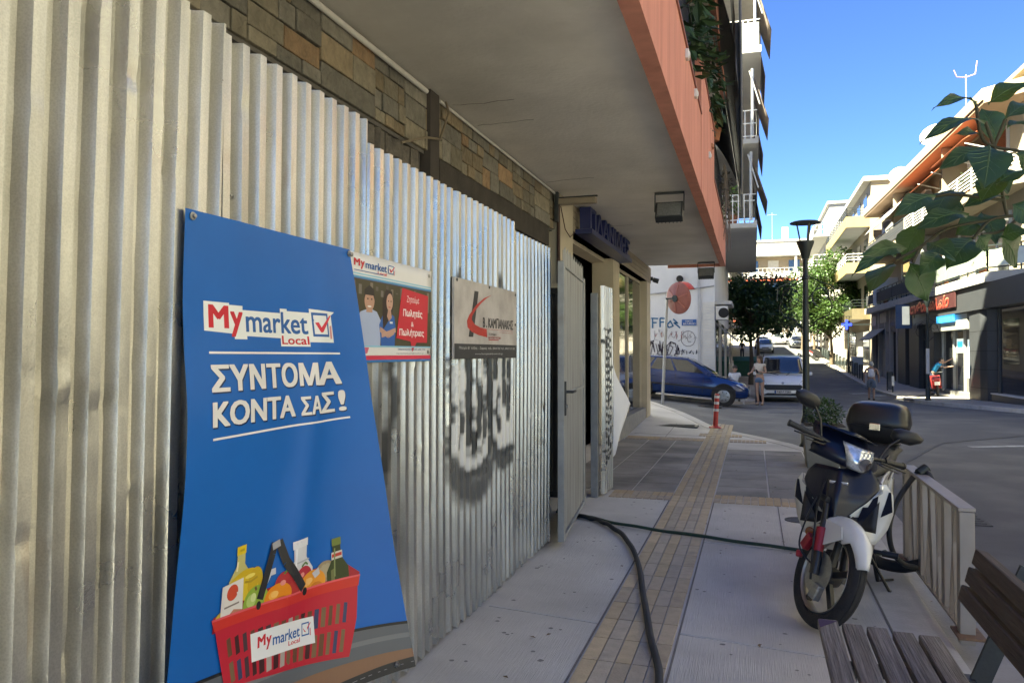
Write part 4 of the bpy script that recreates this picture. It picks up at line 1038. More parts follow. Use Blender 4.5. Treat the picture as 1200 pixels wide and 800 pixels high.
# ground floor front along the street
for y0,y1,m in ((28.6,30.2,win_dark),(30.6,33.2,shutter_m),(33.8,36.2,win_dark),(36.8,39.6,shutter_m),(40.2,43,win_dark)):
    b = B(); b.box((-1.302,y0,-.2),(-1.27,y1,2.7)); b.build('shop_front', m, lb)
b = B(); b.box((-1.3,28.05,3.20),(-.72,30.6,3.32)); b.build('canopy', slab_m, lb)
b = B(); b.prism([(-1.28,28.5,2.6),(-.55,28.5,1.95),(-.55,28.5,1.88),(-1.28,28.5,2.5)],(0,2.2,0)); b.build('shop_awning', M('grey_awning',(.20,.20,.21),rough=.8,var=.15), lb)
t = thing('air_conditioner', 'boxy grey air conditioner on the corner by the graffiti wall', 'air conditioner', (-1.25,28.2,2.9))
b = B(); b.box((-1.28,28.05,2.66),(-.86,28.75,3.14)); b.build('casing', pvc_m, t, bevel=.015)
b = B(); b.lathe([(0,0),(.18,0),(.18,.012),(0,.012)],(-1.0,28.046,2.9),(0,-1,0),n=18); b.build('fan_grille', dark_m, t)
# street plate
t = thing('street_plate', 'small blue street name plate on the graffiti wall', 'sign', (-2.35,27.98,2.6))
b = B(); b.box((-2.44,27.97,2.46),(-1.93,27.985,2.68)); b.build('plate', M('plate_blue',(.02,.09,.30),rough=.35,var=.05), t)
vs,fs = fit_text('ΟΔΟΣ',-2.32,2.595,-2.05,2.65,.01); b = B(); b.add([(x,27.968,z) for x,z in vs],fs)
vs,fs = fit_text('ΔΕΛΦΩΝ',-2.40,2.49,-1.97,2.565,.01); b.add([(x,27.968,z) for x,z in vs],fs); b.build('lettering', pvc_m, t)['kind'] = 'stuff'
# graffiti strokes
def scrawl(name, segs, wd, color, x0, z0, sx, sz, parent=lb, y=27.988):
    b = B()
    for k,pts in enumerate(segs):
        q = [(x0+sx*a, y-.0004*k, z0+sz*c) for a,c in pts]
        for p,r_ in zip(q,q[1:]): b.bar(p,r_,wd,.004,(0,1,0))
        for p in q[1:-1]: b.lathe([(0,0),(wd/2,0),(wd/2,.004),(0,.004)],(p[0],p[1]+.002,p[2]),(0,-1,0),n=8)
    o = b.build(name, M('spray_'+name,color,rough=.6,var=.15,scale=9), parent); o['kind'] = 'stuff'; return o
g = random.Random(17)
scrawl('blue_tag', [[(0,.0),(0,1),(.12,.9),(.02,.5)],[(.2,1),(.2,0)],[(.16,1),(.36,.95)],[(.2,.55),(.32,.55)],[(.42,1),(.42,.1)],[(.42,1),(.58,.95)],[(.42,.6),(.54,.6)],[(.62,.3),(.72,.7),(.80,.2),(.68,.05),(.62,.3)],[(.8,.9),(.92,.5),(.83,.5),(1.0,0)]],.05,(.02,.12,.26),-3.72,2.38,1.22,.36)
segs = []
for k in range(13):
    x = k*.075; pts = [(x,g.random())]
    for _ in range(4): pts.append((x+g.uniform(-.05,.1),g.random()))
    segs.append(pts)
scrawl('black_tag', segs,.026,(.03,.02,.04),-3.75,1.32,1.3,.62)
segs = [[(math.cos(a)*.5+.5,math.sin(a)*.5+.5) for a in [i*.45 for i in range(15)]],[(.25,.7),(.4,.55),(.3,.5)],[(.6,.75),(.72,.62),(.6,.55)],[(.45,.5),(.5,.3),(.7,.3)]]
scrawl('face_doodle', segs,.018,(.10,.09,.11),-2.47,1.72,.50,.55)
segs = [[(k*.2+g.uniform(-.05,.05),g.random()) for _ in range(4)] for k in range(6)]
scrawl('red_tag', segs,.016,(.30,.10,.09),-3.35,1.98,.9,.28)
segs = [[(k*.13+g.uniform(-.05,.08),g.random()) for _ in range(4)] for k in range(8)]
scrawl('dark_scribble', segs,.022,(.03,.03,.05),-2.65,1.42,.75,.2)
segs = [[(k*.09+g.uniform(-.05,.08),g.random()) for _ in range(3)] for k in range(11)]
scrawl('grey_scribble', segs,.014,(.25,.24,.26),-3.75,1.9,1.9,.45)
# balconies, railings and drop awnings of the front
def post_railing(name, pts, z0, h, st, mat, parent, r=.018, rail=.03, mids=()):
    b = B()
    for p,q in zip(pts,pts[1:]):
        L = math.hypot(q[0]-p[0],q[1]-p[1]); n = max(1,round(L/st))
        for i in range(n+1):
            x,y = p[0]+(q[0]-p[0])*i/n, p[1]+(q[1]-p[1])*i/n; b.box((x-r,y-r,z0),(x+r,y+r,z0+h-rail*.5))
        for z in (z0+h,)+tuple(z0+h*m for m in mids): b.bar((*p,z),(*q,z),rail,rail)
    return b.build(name, mat, parent)
for k,(z,x1) in enumerate(((5.85,.14),(8.78,.20),(11.95,.30))):
    b = B(); b.box((-1.3,27.9,z),(x1,43.5,z+.16)); b.box((x1-.12,27.9,z+.162),(x1,43.5,z+.24)); b.build('balcony_slab', slab_m, lb)
    b = B(); b.box((-1.28,27.93,z-.012),(x1-.03,43.4,z-.002)); b.build('balcony_underside', under_m, lb)
    post_railing('balcony_railing', [(-1.25,27.95),(x1-.05,27.95),(x1-.05,43.4)], z+.16, 1.0, .2, white_rail, lb, mids=(.12,.78) if k==0 else (.1,.55))
    b = B(); b.box((-1.32,29,z+.16),(-1.28,30.4,z+2.4)); b.box((-1.32,33,z+.16),(-1.28,34.6,z+2.4)); b.build('balcony_doors', win_dark, lb)
    for j,(y0,y1,out,dr) in enumerate(((28.6,31.5,.5,1.6),(32.5,36.5,.35,1.9))):
        def aw(u,v,y0=y0,y1=y1,out=out,dr=dr,z=z,x1=x1): return (x1-.15+out*v, y0+(y1-y0)*u, z+2.6-dr*v)
        cloth('drop_awning', aw, brown_awn, lb, 4, 4, .02)
    b = B(); b.tube([(x1-.2,28.2,z+2.7),(x1-.2,28.2,z+.3)],.05,8); b.tube([(x1-.3,28.1,z+2.6),(x1+.05,28.1,z+1.4)],.025,6); b.build('awning_arm', frame_m, lb, smooth=60)
b = B(); b.box((-.55,27.92,12.13),(.22,27.94,13.0)); b.build('frosted_panel', M('frosted_panel',(.40,.42,.40),rough=.3,var=.08), lb)
b = B(); b.box((-1.3,28.3,14.9),(.35,43.5,15.1)); b.build('top_slab', slab_m, lb)
t = thing('balcony_plant', 'bright green potted plant behind the white railing of the lowest visible balcony', 'plant', (-.7,28.4,6.05))
b = B(); pot(b,-.7,28.4,6.02,.2,.35); b.build('pot', terra, t, smooth=40)
b = B(); leaf_cloud(b,(-.7,28.4,6.85),(.35,.35,.55),160,.2,random.Random(3)); b.build('foliage', leaf_m('fresh_leaf',(.10,.20,.03)), t, normals=False)

# more blocks further up the left side
def plain_block(name,label,x0,x1,y0,y1,z0,z1,wall,face,storeys,nwin,bal=None,roofm=None):
    """a far apartment block; face '+x' (towards the street) or '-y' (towards the camera) carries balconies and windows"""
    t = thing(name,label,'building',((x0+x1)/2,(y0+y1)/2,z0))
    b = B(); b.box((x0,y0,z0-2),(x1,y1,z1)); b.build('wall', wall, t)
    b = B(); b.box((x0-.2,y0-.2,z1),(x1+.2,y1+.2,z1+.25)); b.build('roof', slab_m, t)
    H = (z1-z0)/storeys
    for s in range(storeys):
        zb = z0+H*s
        for k in range(nwin):
            if face == '+x':
                a = y0+(y1-y0)*(k+.25)/nwin; c = y0+(y1-y0)*(k+.75)/nwin; b = B(); b.box((x1-.02,a,zb+.5),(x1+.03,c,zb+H-.5))
            elif face == '-x':
                a = y0+(y1-y0)*(k+.25)/nwin; c = y0+(y1-y0)*(k+.75)/nwin; b = B(); b.box((x0+.02,a,zb+.5),(x0-.03,c,zb+H-.5))
            else:
                a = x0+(x1-x0)*(k+.25)/nwin; c = x0+(x1-x0)*(k+.75)/nwin; b = B(); b.box((a,y0-.03,zb+.5),(c,y0+.02,zb+H-.5))
            b.build('window', win_dark if (s*7+k*3)%4 else M('rolled_blind',(.45,.40,.33),rough=.8,var=.1), t)
        if bal and s > 0:
            b = B()
            if face == '+x': b.box((x1,y0+.3,zb-.1),(x1+bal,y1-.3,zb+.08))
            elif face == '-x': b.box((x0-bal,y0+.3,zb-.1),(x0,y1-.3,zb+.08))
            else: b.box((x0+.3,y0-bal,zb-.1),(x1-.3,y0,zb+.08))
            b.build('balcony_slab', slab_m, t)
            if face == '+x': P = [(x1,y0+.35),(x1+bal-.05,y0+.35),(x1+bal-.05,y1-.35)]
            elif face == '-x': P = [(x0,y0+.35),(x0-bal+.05,y0+.35),(x0-bal+.05,y1-.35)]
            else: P = [(x0+.35,y0),(x0+.35,y0-bal+.05),(x1-.35,y0-bal+.05),(x1-.35,y0)]
            post_railing('balcony_railing', P, zb+.08, .95, .5, white_rail, t, mids=(.5,))
    return t
plain_block('apartment_building','low grey block on the left beyond the graffiti wall building',-14,-1.6,46,62,.2,12.5,grey_wall,'+x',3,3,1.2)
plain_block('apartment_building','pale block farther up the left side of the street behind the dark tree',-15,-2.2,66,92,1.0,11.5,tan_wall,'+x',4,4,1.2)

# ================================================================ far cream block closing the street
cb = thing('apartment_building','cream apartment block with red awnings closing the far end of the street','building',(6,120,4))
cream_w = M('sunny_cream_wall', (.27,.205,.135), rough=.9, var=.08, scale=.8)
b = B(); b.box((-8,120,1),(20,134,15.6)); b.build('wall', cream_w, cb)
b = B(); b.box((-1.5,122,15.8),(10.5,131,18.2)); b.build('penthouse', M('dull_white_wall',(.34,.32,.29),rough=.9,var=.08,scale=.8), cb)
b = B(); b.box((4.2,124,18.2),(5.1,125,20.6)); b.build('chimney', white_wall, cb)
b = B(); b.box((-1.7,121.8,18.2),(10.7,131.2,18.45)); b.build('penthouse_roof', slab_m, cb)
for s in range(4):
    z = 3.9+2.95*s
    b = B(); b.box((-7.8,118.2,z-.12),(19.5,120,z+.08)); b.build('balcony_slab', slab_m, cb)
    post_railing('balcony_railing', [(-7.7,118.3),(19.4,118.3)], z+.08, 1.0, .6, white_rail, cb, mids=(.5,))
    b = B(); b.box((-7.7,118.24,z-.35),(19.4,118.3,z+.45)); b.build('balcony_front', M('dull_white_wall',(.34,.32,.29),rough=.9,var=.08,scale=.8), cb)
    for k in range(9):
        x = -6.6+2.9*k
        b = B(); b.box((x,119.95,z+.15),(x+1.5,120.0,z+2.35)); b.build('window', win_dark if (k*5+s)%3 else M('rolled_blind',(.45,.40,.33),rough=.8,var=.1), cb)
    for k in range(5):
        x = -7+6.4*k; b = B(); b.box((x,118.3,z+.1),(x+.25,120,z+2.8)); b.build('partition', white_wall, cb)
z = 15.8
b = B(); b.box((-7.9,118.1,z-.15),(19.6,121,z+.05)); b.build('roof', slab_m, cb)
post_railing('roof_railing', [(-7.7,118.3),(19.4,118.3)], z+.05, 1.0, .8, white_rail, cb, mids=(.5,))
red_awn = M('red_awning', (.50,.10,.05), rough=.85, var=.12)
for (x0,x1,z0) in ((-1,10.5,12.65),(-4,1.8,6.75),(2.5,8.5,9.7)):
    b = B(); b.add([(x0,119.9,z0+.1),(x1,119.9,z0+.1),(x1,117.9,z0-.7),(x0,117.9,z0-.7)],[(0,1,2,3)]); b.build('awning', red_awn, cb, solid=.05)
def antenna(x,y,z,h,label):
    t = thing('roof_antenna',label,'antenna',(x,y,z))
    b = B(); b.cyl((x,y,z-.15),(x,y,z+h),.03,n=6); b.build('mast', frame_m, t)
    b = B(); b.cyl((x-.7,y,z+h*.92),(x+.7,y,z+h*.92),.02,n=5)
    for k in range(6): b.cyl((x-.6+.24*k,y-.25,z+h*.92),(x-.6+.24*k,y+.25,z+h*.92),.012,n=4)
    b.build('aerial', frame_m, t)
antenna(2.8,124,18.45,4.5,'thin television aerial on the roof of the cream block at the street end')

# ================================================================ RIGHT-HAND CORNER BLOCK
K = -.035
def F(y, off, z): return (off+K*(y-31.5), y, z)
clad = M('anthracite_cladding', (.045,.048,.055), rough=.45, var=.15, scale=2, spec=.5)
clad_line = M('cladding_joint', (.012,.012,.013), rough=.8)
cream_f = M('cream_facade', (.28,.24,.18), rough=.9, var=.10, scale=1.5, col2=(.26,.22,.16), mix=.3)
eave_m = M('cream_eave', (.34,.28,.19), rough=.9, var=.10, scale=2)
eave_under = M('eave_underside', (.34,.24,.17), rough=.9, var=.08)
orange_awn = M('orange_awning', (.44,.135,.065), rough=.85, var=.12, scale=4)
bronze = M('bronze_fascia', (.20,.165,.10), rough=.35, metal=.4, var=.15, scale=3)
charc = M('charcoal_balcony_screen', (.035,.036,.04), rough=.8, var=.2, scale=6)
rb = thing('corner_block', 'three storey cream corner block with orange awnings over dark clad shops', 'building', (9,40,0))
def fbox(b, y0, y1, o0, o1, z0, z1, mi=0):
    """a box that follows the slightly skewed front: y range, offset range from the front line, z range"""
    p = [F(y0,o0,z0),F(y1,o0,z0),F(y1,o1,z0),F(y0,o1,z0)]
    return b.prism(p,(0,0,z1-z0),mi)
YE = 56.4
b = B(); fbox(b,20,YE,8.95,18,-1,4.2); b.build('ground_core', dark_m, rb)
b = B(); b.prism([F(31.8,9.3,4.5),F(YE,9.3,4.5),F(YE,20,4.5),(22,31,4.5),(22,30.0,4.5),(12.2,30.0,4.5)],(0,0,6.2)); b.build('upper_wall', cream_f, rb)
# slabs with chamfered corner
def slab_poly(off, z0, h, name, mat, cx=10.6, cy=29.2):
    d = off-8.02
    b = B(); b.prism([F(31.6-d,off,z0),F(YE,off,z0),F(YE,11,z0),(22,33,z0),(22,cy-.1+d,z0),(cx,cy+d,z0)],(0,0,h)); return b.build(name, mat, rb)
slab_poly(8.02, 4.06, .36, 'balcony_slab', slab_m)
slab_poly(8.10, 7.42, .34, 'balcony_slab', cream_f)
slab_poly(8.02, 10.55, .12, 'eave_soffit', eave_under)
slab_poly(7.97, 10.67, .42, 'eave', eave_m)
b = B(); b.prism([(10.2,30.2,11.09),(9.6,44,11.09),(20,44,11.09),(20,30.2,11.09)],(0,0,1.15)); b.build('attic', cream_f, rb)
b = B(); b.prism([(9.95,29.95,12.24),(9.3,44.3,12.24),(20.3,44.3,12.24),(20.3,29.95,12.24)],(0,0,.18)); b.build('attic_roof', eave_m, rb)
# rails: first floor with screens of frosted glass and dark cloth
rail_line1 = [(10.6,29.28),F(31.65,8.1,0)[:2],F(YE-.2,8.1,0)[:2]]
post_railing('balcony_railing', rail_line1, 4.42, .95, 1.15, dk_metal, rb, r=.022, rail=.045, mids=(.16,.84))
frost = M('frosted_glass', (.26,.30,.27), rough=.15, spec=.8, var=.12, scale=.6)
for (y0,y1,m,nm) in ((31.8,34.2,frost,'frosted_screen'),(34.3,36.9,frost,'frosted_screen'),(37.0,39.2,frost,'frosted_screen'),(39.3,41.3,charc,'cloth_screen'),(41.4,48,charc,'cloth_screen'),(48.1,56.1,charc,'cloth_screen')):
    b = B(); fbox(b,y0,y1,8.07,8.09,4.62,5.22); b.build(nm,m,rb)
b = B(); b.bar((10.5,29.30,4.92),(*F(31.6,8.14,0)[:2],4.92),.02,.6); b.build('frosted_screen', M('sunlit_frosted_glass',(.50,.52,.46),rough=.2,spec=.8,var=.08), rb)  # corner screen paler than the others: sunlight put into its colour
rail_line2 = [(22,29.2),(10.6,29.28),F(31.65,8.14,0)[:2],F(45,8.14,0)[:2]]
b = B()
for p,q in zip(rail_line2,rail_line2[1:]):
    for z in (7.90,8.04,8.18,8.32,8.46,8.6): b.bar((*p,z),(*q,z),.03,.05)
    n = max(1,int(math.hypot(q[0]-p[0],q[1]-p[1])/1.8))
    for i in range(n+1):
        x,y = p[0]+(q[0]-p[0])*i/n, p[1]+(q[1]-p[1])*i/n; b.box((x-.025,y-.025,7.76),(x+.025,y+.025,8.62))
b.build('balcony_railing', white_rail, rb)
post_railing('balcony_railing', [F(45.05,8.14,0)[:2],F(YE-.2,8.14,0)[:2]], 7.76, .9, 1.2, dk_metal, rb, r=.02, rail=.04, mids=(.5,))
b = B(); fbox(b,45.2,56.2,8.12,8.135,7.86,8.55); b.build('cloth_screen', charc, rb)
# doors, windows on the two upper floors, partitions
for z,items in ((4.45,((33,34.4,2.3),(36,37.2,2.3),(39.5,41.5,2.3),(44,46,2.3),(49,51,2.3))),(7.78,((33.2,35,2.2),(37,38.6,2.2),(40.5,42.4,2.2),(46,48,2.2),(51,53,2.2)))):
    for (y0,y1,h) in items:
        b = B(); fbox(b,y0,y1,9.24,9.32,z+.02,z+h); b.build('balcony_door', win_dark, rb)
        b = B(); fbox(b,y0-.08,y0,9.20,9.33,z,z+h+.08); fbox(b,y1,y1+.08,9.20,9.33,z,z+h+.08); b.build('door_frame', frame_m, rb)
for (y,z,h,m) in ((52.5,4.42,1.75,white_wall),(43.0,4.42,2.95,grey_wall),(48.0,7.76,2.75,cream_f),(37.9,7.76,2.75,cream_f)):
    b = B(); fbox(b,y,y+.14,8.2 if m is not white_wall else 7.9,9.3,z,z+h); b.build('partition', m, rb)
for (x0,x1) in ((13.0,15),(17,19)):
    b = B(); b.box((x0,29.96,4.5),(x1,29.99,6.8)); b.build('balcony_door', win_dark, rb)
# orange awnings below the eave
def oaw(y0,y1,zt,zb,o1=7.85):
    def fn(u,v):
        p = F(y0+(y1-y0)*u, 9.1+(o1-9.1)*v, 0); return (p[0],p[1],zt+(zb-zt)*v)
    return fn
cloth('awning', oaw(33.5,38.5,10.5,9.75), orange_awn, rb, 8, 4, .02)
cloth('awning', oaw(38.8,46.5,10.5,9.45), orange_awn, rb, 8, 4, .02)
b = B()
for y in (33.5,36,38.5,41,46.5): b.bar(F(y,9.2,9.2),F(y,7.9,9.6),.04,.04)
b.build('awning_arms', white_rail, rb)['kind'] = 'stuff'
def front_awn(u,v): return (11.5+6*u, 30.0-1.4*v, 10.4-1.0*v)
cloth('awning', front_awn, orange_awn, rb, 6, 4, .02)
def front_drop(u,v): return (11.5+6*u, 28.58, 9.4-.55*v)
cloth('awning_valance', front_drop, orange_awn, rb, 6, 2, .02)
for (y0,y1) in ((47,49.2),(49.8,52),(52.6,55)):
    def pale(u,v,y0=y0,y1=y1):
        p = F(y0+(y1-y0)*u, 8.9-1.1*v, 0); return (p[0],p[1],10.5-1.35*v)
    cloth('folded_awning', pale, M('pale_awning',(.50,.47,.43),rough=.85,var=.1), rb, 4, 3, .03)
for (y,z,o) in ((40.2,4.42,9.15),(46.8,4.42,9.15),(36.3,7.76,9.15),(44.2,7.76,9.15)):
    t = thing('air_conditioner',{40.2:'white air conditioner behind the first floor screens nearest the camera',46.8:'white air conditioner behind the dark cloth screens of the first floor',36.3:'white air conditioner under the orange awning nearest the corner',44.2:'white air conditioner under the far orange awning'}[y],'air conditioner',F(y,o,z+1.6))
    b = B(); fbox(b,y-.42,y+.42,o-.30,o,z+1.5,z+2.1); b.build('casing', pvc_m, t, bevel=.02)
    b = B(); b.lathe([(0,0),(.22,0),(.22,.015),(0,.015)],F(y-.425,o-.15,z+1.8),(0,-1,0),n=16); b.build('fan_grille', M('grille_grey',(.2,.2,.2),rough=.6), t)
rr = random.Random(44)
for (y,z,lab) in ((33.2,4.6,'leafy potted plant behind the frosted glass at the balcony corner'),(38.4,4.6,'potted shrub on the first floor balcony beside the dark screens'),(43.6,4.6,'pot plant trailing over the dark cloth screen of the first floor'),(51.5,4.6,'pot plant at the far end of the first floor balcony'),(34.6,7.9,'potted plant on the upper balcony behind the white bars')):
    t = thing('balcony_plant',lab,'plant',F(y,8.35,z))
    b = B(); p = F(y,8.4,z-.15); pot(b,p[0],p[1],p[2],.16,.28); b.build('pot', terra, t, smooth=40)
    b = B(); leaf_cloud(b,(p[0],p[1],p[2]+.62),(.32,.5,.42),170,.14,rr); b.build('foliage', leaf_m('balcony_leaf',(.035,.07,.025)), t, normals=False)
# ground floor: anthracite shop on the corner
for (y0,y1,o) in ((32.3,34.9,8.28),(40.3,41.8,8.38),(43.3,45.4,8.40),(46.3,48.2,8.40)):
    b = B()
    if y0 < 33:   # rounded corner pillar
        P = [F(y0,o+.3,-.9),F(y0+.25,o+.05,-.9),F(y0+.7,o-.06,-.9),F(y1-.5,o-.03,-.9),F(y1,o+.1,-.9),F(y1,9.2,-.9),F(y0,9.2,-.9)]
        b.prism(P,(0,0,4.1)); b.build('pillar', clad, rb)
        b = B()
        for z in (.15,.85,1.55,2.3): b.prism([F(y0-.004,o+.298,z),F(y0+.246,o+.046,z),F(y0+.698,o-.066,z),F(y1-.5,o-.036,z),F(y1+.004,o+.098,z),F(y1,9.2,z),F(y0,9.2,z)],(0,0,.014))
        b.build('pillar_joint', clad_line, rb)['kind'] = 'stuff'
    else: fbox(b,y0,y1,o,9.1,-.9,3.2); b.build('pillar', clad, rb, bevel=.02)
b = B(); fbox(b,20,39.9,8.14,9.2,3.12,4.055); b.build('shop_fascia', clad, rb)
b = B(); fbox(b,20,32.2,8.36,9.0,-.9,-.02); b.build('window_plinth', clad, rb)
b = B(); fbox(b,20,32.2,8.32,8.9,-.02,.02); b.build('window_ledge', pvc_m, rb)
b = B(); fbox(b,20,31.95,8.55,8.57,.02,3.1); b.build('shop_window', glass('big_shop_glass',(.012,.014,.018),.02), rb)
for y in (23.2,26.4,31.9):
    b = B(); fbox(b,y-.06,y+.06,8.5,8.62,.02,3.11); b.build('window_post', clad, rb)
b = B()
for k in range(7): fbox(b,26.6,31.7,8.585,8.60,2.0+.11*k,2.06+.11*k)
b.build('blind_slats', M('grey_slats',(.12,.12,.13),rough=.5,var=.1), rb)
b = B(); fbox(b,35.0,40.2,8.75,8.77,-.15,2.45); b.build('shop_window', glass('corner_glass',(.02,.022,.025),.03), rb)
b = B(); fbox(b,35.0,40.2,8.5,8.9,-.9,-.16); b.build('window_plinth', M('plinth_grey',(.16,.16,.16),rough=.6,var=.1), rb)
for y in (35.05,36.7,38.3,40.15):
    b = B(); fbox(b,y-.04,y+.04,8.66,8.8,-.16,2.46); b.build('window_post', frame_m, rb)
b = B(); fbox(b,34.9,40.3,8.3,8.8,2.46,3.1); b.build('sign_panel', M('pale_sign_panel',(.42,.42,.38),rough=.35,metal=.3,var=.12,scale=1.5), rb)
lit_b = M('lit_blue_sign', (.03,.25,.65), rough=.4, emit=.35, var=.2, scale=3)
lit_w = M('lit_white_panel', (.70,.78,.85), rough=.4, emit=.12, var=.1, scale=3)
for (y0,y1,z0,z1,m,nm) in ((35.45,36.45,.45,2.05,lit_w,'window_poster'),(35.62,36.2,.55,1.95,lit_b,'window_poster_blue'),(37.0,38.0,1.5,2.1,lit_w,'window_notice'),(37.15,37.85,1.72,1.98,lit_b,'window_notice_blue')):
    b = B(); o_ = 8.735 if 'blue' not in nm else 8.725; fbox(b,y0,y1,o_,o_+.008,z0,z1); b.build(nm,m,rb)
b = B(); fbox(b,40.3,50,8.34,9.0,3.05,3.25); b.build('lintel', clad, rb)
b = B(); fbox(b,44.0,48.6,8.34,8.9,3.26,4.05); b.build('cream_fascia', bronze, rb)
b = B(); fbox(b,40.0,43.95,8.36,8.9,3.26,4.05); b.build('dark_fascia', clad, rb)
for (y0,y1,m,nm) in ((41.85,43.25,win_dark,'shop_door'),(45.45,46.25,win_dark,'shop_door'),(48.9,50.3,dark_m,'passage'),(50.4,51.5,shutter_m,'roller_shutter'),(52.2,53.6,shutter_m,'roller_shutter'),(54.2,55.8,win_dark,'shop_window')):
    b = B(); fbox(b,y0,y1,8.6,8.66,-.45,2.7); b.build(nm,m,rb)
for y in (48.4,50.32,51.7,53.8,56.0):
    b = B(); fbox(b,y,y+.35,8.42,9.0,-.9,4.05); b.build('pillar', grey_wall, rb)
b = B(); fbox(b,48.4,56.4,8.46,9.0,2.75,4.05); b.build('old_fascia', M('old_fascia',(.22,.21,.20),rough=.8,var=.2,scale=2), rb)
def saw(u,v):
    p = F(52.0+4.4*u, 8.45-.85*v, 0); return (p[0],p[1],3.0-.7*v)
cloth('small_awning', saw, M('light_grey_awning',(.30,.29,.28),rough=.85,var=.1), rb, 6, 4, .03)
for (y0,y1,z0) in ((54.5,56.2,3.25),(51.2,53.2,3.35)):
    b = B(); fbox(b,y0,y1,8.38,8.46,z0,z0+.6); b.build('shop_sign', M('faded_sign',(.36,.34,.31),rough=.7,var=.2,scale=4), rb)
# red script shop sign
t = thing('red_shop_sign', 'red lit script lettering on the fascia above the blue shop sign', 'shop sign', F(38.6,8.1,3.6))
red_lit = M('red_neon', (.30,.035,.025), rough=.4, emit=.04, var=.3, scale=2)
amber_lit = M('amber_edge_light', (.55,.36,.22), rough=.4, emit=.06, var=.2, scale=2)
b = B(); fbox(b,35.6,43.6,8.05,8.10,3.38,4.0); b.build('back_board', M('dark_red_board',(.05,.012,.012),rough=.6,var=.2), t)
vs,fs = fit_text('ανθοπωλείο', 0, 0, 1, 1, .03, shear=.25)
b = B(); b.add([F(43.4-7.0*x,8.035,3.42+.52*z) for x,z in vs],fs); b.build('lettering', red_lit, t)
b = B(); b.add([F(43.44-7.0*x,8.045,3.44+.53*z) for x,z in vs],fs); b.build('letter_edge', amber_lit, t)
t = thing('blue_shop_sign', 'blue lit panel sign under the red script lettering', 'shop sign', F(38.6,8.2,3.0))
b = B(); fbox(b,36.4,39.0,8.18,8.26,2.82,3.28); b.build('lit_panel', lit_b, t)
b = B(); fbox(b,39.02,43.6,8.2,8.26,2.86,3.26); b.build('dark_panel', M('dark_blue_panel',(.015,.04,.09),rough=.4,var=.2), t)
t = thing('projecting_sign', 'tall white and blue sign box projecting from the bronze fascia', 'shop sign', F(44.6,8,3.5))
b = B(); fbox(b,44.3,44.42,7.55,8.3,2.75,4.0); b.build('box', M('sign_blue_box',(.05,.10,.22),rough=.4,var=.1), t)
b = B(); fbox(b,44.28,44.299,7.85,8.2,2.95,3.9); b.build('face', M('sign_white_face',(.6,.6,.58),rough=.4,emit=.1,var=.1), t)
# roof clutter
def dish(x,y,z,r,label):
    t = thing('satellite_dish',label,'satellite dish',(x,y,z),0,'dishes on the corner block roof')
    b = B(); b.cyl((x,y,z-.02),(x,y,z+.5),.03,n=8); b.build('mast', frame_m, t)
    d = Vector((-.45,-.8,.45)).normalized()
    b = B(); b.lathe([(.01,0),(r*.5,.05*r*2),(r*.85,.16*r*2),(r,.23*r*2)],Vector((x,y,z+.75))-d*.0,d,n=24,close=False); b.build('reflector', M('dish_grey',(.42,.42,.42),rough=.5,var=.08), t, smooth=180, normals=False, solid=.012)
    b = B(); b.tube([Vector((x,y,z+.45)),Vector((x,y,z+.55))+d*r*.8],.015,6); b.obox(Vector((x,y,z+.58))+d*r*.85,(.08,.08,.12)); b.build('feed_arm', frame_m, t)
dish(8.35,41.0,11.0,.62,'larger satellite dish standing on the eave beside the mast aerial')
dish(8.2,49.5,11.0,.55,'smaller satellite dish farther along the eave of the corner block')
t = thing('roof_antenna','white mast aerial with curled ends on the corner block roof','antenna',(8.6,36.5,11.0))
b = B(); b.cyl((8.6,36.5,11.0),(8.6,36.5,13.2),.022,n=8); b.build('mast', pvc_m, t)
b = B(); b.tube([(8.15,36.5,13.45),(8.25,36.5,13.15),(8.6,36.5,13.1),(8.95,36.5,13.2),(9.02,36.5,13.75)],.024,6); b.build('aerial', M('pinkish_aerial',(.5,.30,.27),rough=.5,var=.2), t, smooth=60)
t = thing('roof_equipment','cluster of white water tanks and vents at the far end of the eave','rooftop unit',(8.2,52.5,11.05))
b = B(); b.lathe([(0,0),(.32,0),(.34,.1),(.34,.6),(.30,.72),(0,.75)],(8.05,52.5,11.05),n=14); b.build('tank', pvc_m, t, smooth=40)
b = B(); b.box((8.3,51.9,11.05),(8.9,52.6,11.5)); b.build('vent_box', white_wall, t, bevel=.02)
for nm,y,z,o in (('upper',50.6,8.6,8.5),):
    t = thing('air_conditioner','white air conditioner hung on the upper balcony of the corner block','air conditioner',F(y,o,z))
    b = B(); fbox(b,y-.5,y+.5,o-.35,o,z,z+.8); b.build('casing', pvc_m, t, bevel=.02)
    b = B(); b.lathe([(0,0),(.3,0),(.3,.02),(0,.02)],F(y-.505,o-.17,z+.4),(0,-1,0),n=16); b.build('fan_grille', M('grille_grey',(.2,.2,.2),rough=.6), t)

